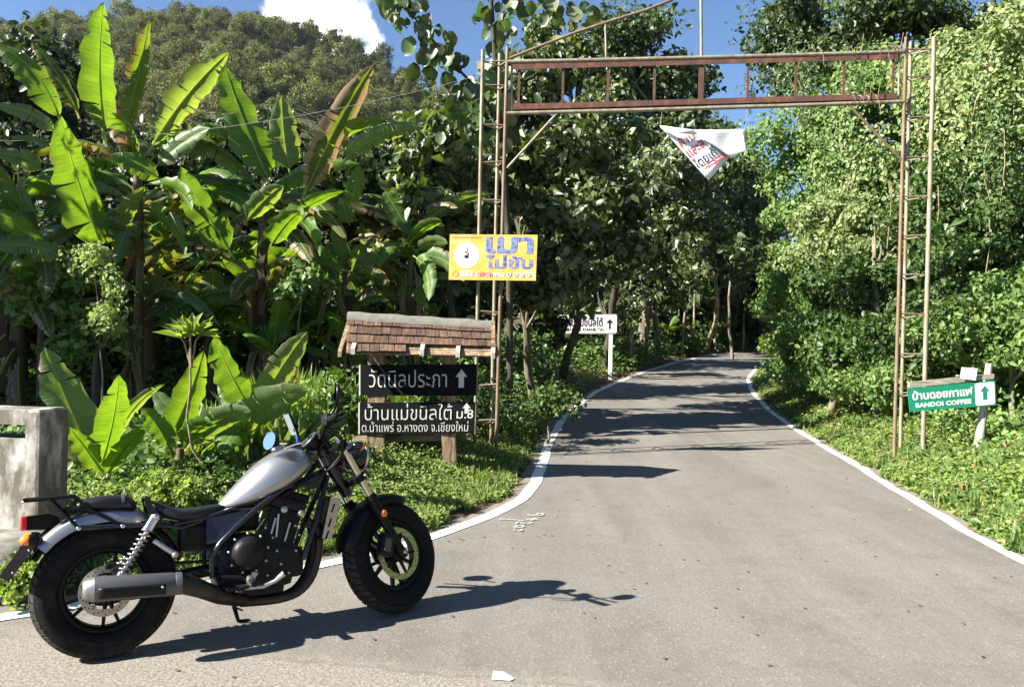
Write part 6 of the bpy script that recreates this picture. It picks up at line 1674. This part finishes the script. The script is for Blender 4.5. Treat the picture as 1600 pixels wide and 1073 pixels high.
def tpt(x, f, d=.0025):
    p = tsec(x, -PI - f * PI / 2 + 2 * PI) if False else tsec(x, PI - f * PI / 2)
    q = Vector((x, 0, np.interp(x, TX, TB) * .6 + np.interp(x, TX, TT) * .4))
    n_ = (p - q); n_.x = 0; n_.normalize()
    return Vector((p.x, -abs(p.y), p.z)) + Vector((0, -abs(n_.y), n_.z)) * d
m_ = MB()     # dark winged emblem on the tank side
for k, (xa, xb, f0) in enumerate(((.800, .925, .60), (.815, .925, .53), (.832, .925, .46), (.850, .920, .39), (.868, .915, .33))):
    n = 6
    for i in range(n):
        x0, x1 = xa + (xb - xa) * i / n, xa + (xb - xa) * (i + 1) / n
        w0, w1 = .024 * (i / n) ** .5, .024 * ((i + 1) / n) ** .5
        g0, g1 = f0 + .06 * (1 - i / n), f0 + .06 * (1 - (i + 1) / n)
        m_.add([tpt(x0, g0 - w0), tpt(x1, g1 - w1), tpt(x1, g1 + w1), tpt(x0, g0 + w0 + .001)], [(0, 1, 2, 3)])
m_.build("wing_emblem", M['emblem'], tank, fix=False)
m_ = MB(); m_.lathe([(0, .018), (.028, .016), (.032, 0)], Vector((.84, 0, .962)), (-.2, 0, 1), 20); m_.build("filler_cap", M['chrome'], tank)
m_ = MB()
for s in (-1, 1): m_.tube([Vector((.56, .062 * s, .652)), Vector((.70, .110 * s, .652)), Vector((.84, .128 * s, .708)), Vector((.97, .100 * s, .790)), Vector((1.05, .05 * s, .875))], [.010, .012, .013, .013, .012], 8)
m_.build("tank_rail", M['black'], bike)
# seats
def loft(name, secs, mat, parent=bike, n=24, e=.6):
    """secs: (x, half width, z bottom, z top)"""
    sec = []
    for i in range(len(secs) - 1):
        for k in range(4):
            f = k / 4; sec.append([a + (b - a) * f for a, b in zip(secs[i], secs[i + 1])])
    sec.append(list(secs[-1]))
    for _ in range(3):
        for i in range(1, len(sec) - 1): sec[i] = [(a + 2 * b + c) / 4 for a, b, c in zip(sec[i - 1], sec[i], sec[i + 1])]
    rows = []
    for x, w, b, t_ in sec:
        row = []
        for k in range(n + 1):
            th = 2 * PI * k / n; c_, s_ = math.cos(th), math.sin(th)
            row.append(Vector((x, w * math.copysign(abs(c_) ** e, c_), (b + t_) / 2 + (t_ - b) / 2 * math.copysign(abs(s_) ** e, s_))))
        rows.append(row)
    m__ = MB(); m__.grid(rows, True); m__.add(rows[0][:-1], [tuple(range(n))]); m__.add(rows[-1][:-1], [tuple(range(n))])
    return m__.build(name, M[mat], parent)
loft("seat", [(.175, .05, .715, .735), (.20, .095, .685, .742), (.26, .120, .640, .715), (.33, .132, .615, .682), (.42, .118, .615, .682), (.49, .088, .625, .690), (.55, .058, .645, .692), (.585, .035, .66, .68)], 'leather')
pil = loft("pillion_seat", [(-.155, .05, .728, .742), (-.12, .088, .712, .762), (-.04, .100, .705, .778), (.05, .098, .700, .778), (.11, .085, .698, .765), (.135, .05, .70, .73)], 'leather')
m_ = MB(); rows = []
for x in (.062, .078): rows.append([Vector((x, .1015 * math.copysign(abs(math.cos(w)) ** .6, math.cos(w)), .739 + .0405 * math.copysign(abs(math.sin(w)) ** .6, math.sin(w)))) for w in [k * PI / 14 for k in range(15)]])
m_.grid(rows, True); m_.build("seat_strap", M['muffler'], pil)
# rear mudguard, lamp, plate, rack
rm = guard("rear_mudguard", RC, .392, 56, 141, .096, .060, 'silver', Matrix.Identity(4), 30, (.18, .0))
guard("inner_mudguard", RC, .362, 18, 150, .084, .02, 'black', Matrix.Identity(4), 26)
m_ = MB()
for s in (-1, 1):
    m_.hull([(.24, .100 * s, .62), (.19, .100 * s, .755), (.165, .100 * s, .75), (.20, .100 * s, .60)], [(.24, .116 * s, .62), (.19, .116 * s, .755), (.165, .116 * s, .75), (.20, .116 * s, .60)])
    m_.tube([Vector((.48, .085 * s, .63)), Vector((.34, .10 * s, .59)), Vector((.22, .112 * s, .615)), Vector((.08, .108 * s, .625)), Vector((-.12, .106 * s, .632))], .013, 8)
m_.tube([Vector((.178, -.11, .752)), Vector((.178, .11, .752))], .010, 8); m_.build("seat_frame", M['gloss_black'], bike)
m_ = MB()
for x, z in ((.07, .625), (-.12, .632), (.20, .655)):
    for s in (-1, 1): m_.lathe([(0, .012), (.010, .012), (.012, 0)], Vector((x, .118 * s, z)), (0, s, 0), 10)
m_.build("frame_bolt", M['chrome'], bike)
rk_ = MB()
for s in (-1, 1):
    y = .095 * s
    rk_.tube([Vector((-.345, y * .8, .778)), Vector((-.14, y, .785)), Vector((-.07, y, .715)), Vector((.075, y * 1.22, .622))], .0085, 8)
    rk_.tube([Vector((-.245, y * .95, .78)), Vector((-.12, y * 1.22, .632))], .0085, 8)
    rk_.tube([Vector((-.185, y, .722)), Vector((-.07, y, .718))], .007, 8)
rk = rk_.build("luggage_rack", M['black'], bike)
m_ = MB(); m_.box((-.255, 0, .786), (.20, .15, .010), None, .004); m_.build("rack_plate", M['black'], rk)
for x in (-.345, -.24, -.15):
    m_ = MB(); m_.tube([Vector((x, -.085, .780)), Vector((x, .085, .780))], .008, 8); m_.build("rack_bar", M['black'], rk)
m_ = MB()
for s in (-1, 1): m_.lathe([(0, .014), (.006, .014), (.007, 0)], Vector((-.345, .07 * s, .774)), (-1, 0, 0), 8)
m_.build("rack_bolt", M['chrome'], rk)
m_ = MB(); m_.hull([(-.335, -.060, .640), (-.335, .060, .640), (-.335, .060, .705), (-.335, -.060, .705)], [(-.245, -.050, .640), (-.245, .050, .640), (-.250, .050, .712), (-.250, -.050, .712)])
m_.hull([(-.245, -.050, .640), (-.245, .050, .640), (-.250, .050, .712), (-.250, -.050, .712)], [(-.20, -.035, .655), (-.20, .035, .655), (-.205, .035, .69), (-.205, -.035, .69)])
tl = m_.build("tail_lamp", M['black'], bike)
m_ = MB(); m_.box((-.348, 0, .673), (.027, .124, .066), None, .008); m_.build("tail_lens", M['red_lens'], tl)
for s in (-1, 1):
    c = Vector((-.315, .115 * s, .598))
    m_ = MB(); m_.ball(c, (.040, .028, .026), 14, 8); q = m_.build("indicator", M['black'], bike)
    m_ = MB(); m_.ball(c + Vector((-.014, 0, 0)), (.034, .0275, .0255), 14, 8); m_.build("indicator_lens", M['amber'], q)
    m_ = MB(); m_.tube([Vector((-.27, .0, .60)), c + Vector((.02, 0, 0))], .009, 8); m_.build("indicator_stalk", M['black'], q)
m_ = MB(); u = Vector((-.40, 0, .415)) - Vector((-.285, 0, .585)); nrm = Vector((u.z, 0, -u.x)).normalized()
a, b = Vector((-.285, 0, .585)), Vector((-.40, 0, .415)); y = Vector((0, .09, 0))
m_.hull([a - y, a + y, b + y, b - y], [p + nrm * .05 for p in (a - y, a + y, b + y, b - y)]); pl = m_.build("number_plate", M['plate'], bike)
m_ = MB(); m_.tube([Vector((-.22, 0, .63)), Vector((-.27, 0, .60)), Vector((-.30, 0, .55))], [.03, .02, .012], 8); m_.build("plate_bracket", M['black'], pl)
m_ = MB()
for f in (.25, .8):
    for s in (-1, 1): m_.lathe([(0, .008), (.007, .008), (.008, 0)], a.lerp(b, f) + Vector((0, .075 * s, 0)) - nrm * .002, -nrm, 8); m_.lathe([(0, .008), (.007, .008), (.008, 0)], a.lerp(b, f) + Vector((0, .085 * s, 0)) + nrm * .008, nrm, 8)
m_.build("plate_bolt", M['chrome'], pl)
# swing arm and shock absorbers
m_ = MB()
for s in (-1, 1): m_.tube([Vector((.50, .105 * s, .36)), Vector((.25, .118 * s, .335)), Vector((-.03, .118 * s, .323))], [.030, .026, .024], 10, True, .7)
m_.tube([Vector((.30, -.12, .34)), Vector((.30, .12, .34))], .02, 8); m_.build("swing_arm", M['black'], bike)
for s in (-1, 1):
    a, b = Vector((.215, .150 * s, .66)), Vector((.045, .150 * s, .365))
    m_ = MB(); m_.tube([a, a.lerp(b, .22)], .026, 14); m_.tube([a.lerp(b, .2), b], .011, 10); m_.tube([a.lerp(b, .86), b], .022, 12); sh = m_.build("shock_absorber", M['chrome'], bike)
    m_ = MB(); t_ = (b - a).normalized(); u1 = t_.cross(Vector((0, 1, 0))).normalized(); u2 = t_.cross(u1); pts = []
    for i in range(120):
        w = i / 119 * 2 * PI * 9; pts.append(a.lerp(b, .2 + .66 * i / 119) + (u1 * math.cos(w) + u2 * math.sin(w)) * .024)
    m_.tube(pts, .0048, 6); m_.build("spring", M['muffler_tip'], sh)
    m_ = MB(); m_.lathe([(0, .02), (.014, .02), (.016, 0)], a + Vector((0, .012 * s, .0)), (0, s, 0), 10); m_.build("shock_bolt", M['chrome'], sh)
# passenger footrest, folded up
m_ = MB(); m_.tube([Vector((.205, -.175, .545)), Vector((.30, -.19, .47))], .013, 12); m_.ball((.30, -.19, .468), .018, 10, 6); m_.tube([Vector((.30, -.19, .468)), Vector((.30, -.13, .46))], .012, 8)
m_.build("passenger_footrest", M['alloy'], bike)
# exhaust
def oval(pts, rs, n=28, flat=.8):
    rows = []
    for p, (rz, ry) in zip(pts, rs): rows.append([Vector(p) + Vector((0, math.cos(2 * PI * k / n) * ry, math.sin(2 * PI * k / n) * rz)) for k in range(n + 1)])
    return rows
my = -.225
rows = oval([(-.055, my, .352), (-.05, my, .352), (.28, my, .335), (.30, my, .334)], [(.058, .050), (.060, .052), (.055, .050), (.050, .045)])
m_ = MB(); m_.grid(rows, True); mu = m_.build("muffler", M['muffler'], bike)
rows = oval([(-.052, my, .352), (-.085, my, .353), (-.102, my, .354), (-.102, my, .354), (-.085, my, .354)], [(.0605, .0525), (.050, .043), (.038, .033), (.020, .018), (.018, .016)])
m_ = MB(); m_.grid(rows, True); m_.build("muffler_cap", M['muffler_tip'], mu)
m_ = MB(); rows = []
for i in range(15):
    x = -.035 + .285 * i / 14; rows.append([Vector((x, my - .052 * math.cos(w) - .0055, .349 - .0515 * (x + .05) + .057 * math.sin(w))) for w in np.linspace(-.75, .22, 7)])
m_.grid(rows, True, (0, .004, 0)); m_.build("heat_shield", M['engine'], mu)
m_ = MB()
for x in (.235,): m_.lathe([(0, .006), (.006, .006), (.007, 0)], Vector((x, my - .058, .333)), (0, -1, 0), 8)
m_.build("shield_bolt", M['chrome'], mu)
rows = oval([(.295, my, .334), (.30, my, .334), (.325, my, .333)], [(.051, .047), (.054, .049), (.054, .049)]); m_ = MB(); m_.grid(rows, True); m_.build("muffler_band", M['muffler'], mu)
rows = oval([(.32, -.215, .330), (.40, -.19, .300), (.50, -.14, .245), (.60, -.10, .205), (.66, -.085, .190)], [(.048, .043), (.050, .045), (.046, .048), (.036, .042), (.025, .028)])
m_ = MB(); m_.grid(rows, True); m_.build("exhaust_collector", M['exhaust'], bike)
for y0, y1 in ((-.075, -.095), (.055, -.055)):
    p = [(.985, y0, .560), (1.035, y0, .535), (1.045, y0, .46), (1.035, y0, .36), (.995, y0 - .01, .255), (.915, (y0 + y1) / 2 - .01, .190), (.80, y1, .172), (.62, y1, .185)]
    p = [Vector(q) for q in p]; sm = []
    for i in range(25):
        t_ = i / 24 * (len(p) - 1); k = min(int(t_), len(p) - 2); sm.append(p[k].lerp(p[k + 1], t_ - k))
    for _ in range(2): sm[1:-1] = [(sm[i - 1] + 2 * sm[i] + sm[i + 1]) / 4 for i in range(1, len(sm) - 1)]
    MB().tube(sm, .0235, 14).build("exhaust_pipe", M['exhaust'], bike)
# engine
m_ = MB(); m_.box((.70, 0, .37), (.40, .27, .24), Matrix.Rotation(R(4), 3, 'Y'), .05); m_.box((.60, 0, .47), (.24, .24, .12), None, .04); m_.box((.74, 0, .245), (.22, .20, .09), None, .03); m_.box((.90, 0, .36), (.10, .24, .16), None, .03)
eng = m_.build("engine", M['engine'], bike)
tilt = Matrix.Rotation(R(17), 3, 'Y')
m_ = MB(); m_.box((.835, 0, .545), (.17, .25, .20), tilt, .02); 
for k in range(6): m_.box(Vector((.835, 0, .545)) + tilt @ Vector((0, 0, -.07 + k * .026)), (.182, .262, .008), tilt)
m_.build("cylinder_block", M['engine'], eng)
m_ = MB(); m_.box((.875, 0, .665), (.19, .27, .06), tilt, .022); m_.build("head_cover", M['engine'], eng)
for (x, z) in ((.845, .640), (.935, .612)):
    m_ = MB(); m_.lathe([(0, .016), (.016, .015), (.020, .006), (.021, -.004)], Vector((x, -.132, z)), (0, -1, 0), 16); m_.build("valve_plug", M['alloy'], eng)
m_ = MB(); m_.lathe([(0, .062), (.045, .060), (.070, .050), (.084, .028), (.088, .0), (.088, -.03)], Vector((.655, -.145, .435)), (0, -1, 0), 32); m_.lathe([(.086, .006), (.098, .004), (.100, -.012), (.100, -.03)], Vector((.655, -.145, .435)), (0, -1, 0), 32); cl = m_.build("clutch_cover", M['engine'], eng)
m_ = MB()
for k in range(9):
    a = 2 * PI * k / 9 + .2; m_.lathe([(0, .012), (.007, .012), (.008, 0)], Vector((.655 + .099 * math.cos(a), -.150, .435 + .099 * math.sin(a))), (0, -1, 0), 8)
for x, z in ((.78, .50), (.80, .43), (.82, .36), (.86, .31), (.75, .31), (.90, .42), (.92, .50), (.745, .555), (.90, .55), (.60, .31)): m_.lathe([(0, .012), (.0065, .012), (.0075, 0)], Vector((x, -.138, z)), (0, -1, 0), 8)
tag(m_.build("cover_bolt", M['alloy'], eng), kind="stuff")
for (a, b, r_) in (((.80, -.135, .60), (.775, -.135, .52), .007), ((.875, -.135, .57), (.845, -.135, .475), .006), ((.815, -.140, .62), (.80, -.140, .50), .006), ((.745, -.12, .60), (.70, -.13, .545), .005), ((.715, -.12, .59), (.735, -.12, .64), .005)):
    MB().tube([Vector(a), Vector(b)], r_, 8).build("engine_pipe", M['alloy'], eng)
m_ = MB()
for (x, z, r_) in ((.555, .36, .026), (.515, .325, .02), (.545, .27, .02)): m_.lathe([(r_ * .7, .01), (r_, .01), (r_, -.03)], Vector((x, -.145, z)), (0, -1, 0), 18)
m_.build("pivot_cap", M['engine'], bike)
# air box and side cover
m_ = MB(); m_.box((.60, 0, .60), (.26, .15, .12), None, .03); m_.box((.44, 0, .54), (.22, .17, .15), None, .03); m_.box((.86, 0, .72), (.30, .10, .05), tilt, .01); m_.build("air_box", M['black'], bike)
for s in (-1, 1):
    m_ = MB(); q = [(.455, .10 * s, .625), (.660, .12 * s, .655), (.615, .128 * s, .585), (.535, .128 * s, .505), (.455, .11 * s, .50)]
    m_.hull(q, [(x, y + .012 * s, z) for x, y, z in q]); m_.build("side_cover", M['gloss_black'], bike)
m_ = MB()
for s in (-1, 1):
    m_.tube([Vector((1.10, .03 * s, .82)), Vector((.98, .075 * s, .775)), Vector((.845, .125 * s, .752)), Vector((.70, .142 * s, .655)), Vector((.60, .145 * s, .575)), Vector((.52, .142 * s, .50)), Vector((.475, .138 * s, .43)), Vector((.48, .13 * s, .33))], .0155, 12)
    m_.tube([Vector((1.115, .02 * s, .80)), Vector((1.06, .085 * s, .66)), Vector((1.02, .115 * s, .56)), Vector((.965, .122 * s, .43)), Vector((.945, .118 * s, .38))], .0155, 12)
    m_.tube([Vector((.60, .10 * s, .665)), Vector((.45, .10 * s, .63)), Vector((.30, .105 * s, .61))], .012, 8)
m_.tube([fp(.44, 0, -.053), fp(.74, 0, -.053)], .034, 16); m_.hull([(1.12, -.02, .74), (1.0, -.02, .73), (.98, -.02, .80), (1.1, -.02, .85)], [(1.12, .02, .74), (1.0, .02, .73), (.98, .02, .80), (1.1, .02, .85)])
m_.build("frame", M['gloss_black'], bike)
m_ = MB(); Rr = Matrix.Rotation(R(16), 3, 'Y').transposed(); m_.box((1.085, 0, .575), (.035, .25, .23), Matrix.Rotation(R(16), 3, 'Y'), .006); rd_ = m_.build("radiator", M['black'], bike)
m_ = MB()
for k in range(14): m_.box(Vector((1.085, 0, .575)) + Matrix.Rotation(R(16), 3, 'Y') @ Vector((.0, 0, -.10 + k * .0155)), (.042, .22, .003), Matrix.Rotation(R(16), 3, 'Y'))
m_.build("radiator_fins", M['muffler'], rd_)
q = [(1.10, -.132, .690), (1.155, -.132, .672), (1.095, -.132, .455), (1.045, -.132, .470)]
m_ = MB(); m_.hull(q, [(x, y - .006, z) for x, y, z in q]); gd = m_.build("radiator_guard", M['alloy'], rd_)
m_ = MB()
for f in (.15, .5, .8):
    c = Vector((1.127, -.1385, .68)).lerp(Vector((1.07, -.1385, .463)), f); m_.tube([c, c + Vector((-.018, 0, -.045))], .005, 6)
m_.build("guard_slots", M['black'], gd)
m_ = MB(); m_.tube([Vector((1.02, -.10, .47)), Vector((1.14, -.13, .475))], .010, 8); m_.build("crash_bobbin", M['rubber'], bike)
# footrests, pedals, stand
for s in (-1, 1):
    m_ = MB(); m_.tube([Vector((.665, .155 * s, .30)), Vector((.665, .20 * s, .295)), Vector((.66, .285 * s, .295))], [.016, .015, .017], 12); fr_ = m_.build("footrest", M['rubber'], bike)
    m_ = MB(); m_.hull([(.70, .14 * s, .33), (.64, .14 * s, .25), (.62, .14 * s, .27), (.67, .14 * s, .34)], [(.70, .17 * s, .33), (.64, .17 * s, .25), (.62, .17 * s, .27), (.67, .17 * s, .34)]); m_.tube([Vector((.655, .16 * s, .31)), Vector((.655, .205 * s, .295))], .02, 10); m_.build("footrest_bracket", M['alloy'], fr_)
m_ = MB(); m_.tube([Vector((.63, -.17, .265)), Vector((.72, -.19, .262)), Vector((.78, -.20, .285)), Vector((.82, -.215, .318))], [.012, .010, .010, .014], 8, True, 1.2); m_.build("brake_pedal", M['alloy'], bike)
m_ = MB(); m_.tube([Vector((.52, -.165, .335)), Vector((.60, -.175, .32)), Vector((.655, -.17, .30))], .012, 8); m_.tube([Vector((.54, -.165, .265)), Vector((.65, -.18, .275))], .016, 8); m_.build("pedal_linkage", M['engine'], bike)
m_ = MB(); m_.tube([Vector((.60, .10, .24)), Vector((.635, .16, .12)), Vector((.66, .205, .045))], [.014, .012, .010], 10); ks = m_.build("kick_stand", M['black'], bike)
m_ = MB(); m_.tube([Vector((.655, .205, .045)), Vector((.72, .22, .042))], [.014, .010], 8, True, .5); m_.tube([Vector((.63, .15, .13)), Vector((.68, .19, .10))], .005, 6); m_.build("stand_foot", M['black'], ks)
# chain on the far side, rear brake caliper
m_ = MB(); m_.tube([Vector((.50, .09, .395)), Vector((0, .09, .415))], .009, 6); m_.tube([Vector((.50, .09, .33)), Vector((0, .09, .235))], .009, 6); m_.lathe([(.06, -.004), (.092, -.004), (.092, .004), (.06, .004)], RC + Vector((0, .09, 0)), (0, 1, 0), 36, False, True); m_.build("chain", M['exhaust'], bike)
m_ = MB(); m_.box((.075, -.10, .425), (.11, .05, .055), Matrix.Rotation(R(-25), 3, 'Y'), .012); m_.box((.02, -.10, .44), (.05, .035, .03), None, .008); m_.build("rear_caliper", M['engine'], bike)

# phone clipped to the bar
ph_c = Vector((.958, .150, 1.108)); Rp = Matrix.Rotation(R(14), 3, 'Z') @ Matrix.Rotation(R(-22), 3, 'Y')
t = thing("phone", "phone upright in a clip above the motorcycle's fuel tank", "phone", tuple(BM @ ph_c))
def inb(mb): return BM
m_ = MB(); m_.box(ph_c, (.012, .074, .142), Rp, .005); m_.build("case", M['rubber'], t, BM)
m_ = MB(); m_.box(ph_c + Rp @ Vector((-.0066, 0, 0)), (.002, .066, .130), Rp, .0008); m_.build("screen", M['screen'], t, BM)
m_ = MB(); p0 = ph_c + Rp @ Vector((0, -.02, -.072))
m_.tube([p0, p0 + Vector((.0, -.005, -.03)), p0 + Vector((.02, .0, -.07)), p0 + Vector((.05, .0, -.12))], .008, 8); m_.build("charging_cable", M['cable_blue'], t, BM)

# ------------------------------------------------------------------ thin sunlit air
hz, ns, lk = new_mat("haze")
o_ = N(ns, "OutputMaterial"); v_ = N(ns, "VolumePrincipled"); v_.inputs["Color"].default_value = (.82, .90, 1.0, 1); v_.inputs["Density"].default_value = HAZE; v_.inputs["Anisotropy"].default_value = .2
lk.new(v_.outputs[0], o_.inputs["Volume"])
MB().box((-140, 300, 96), (860, 760, 220)).build("haze", hz)["kind"] = "stuff"
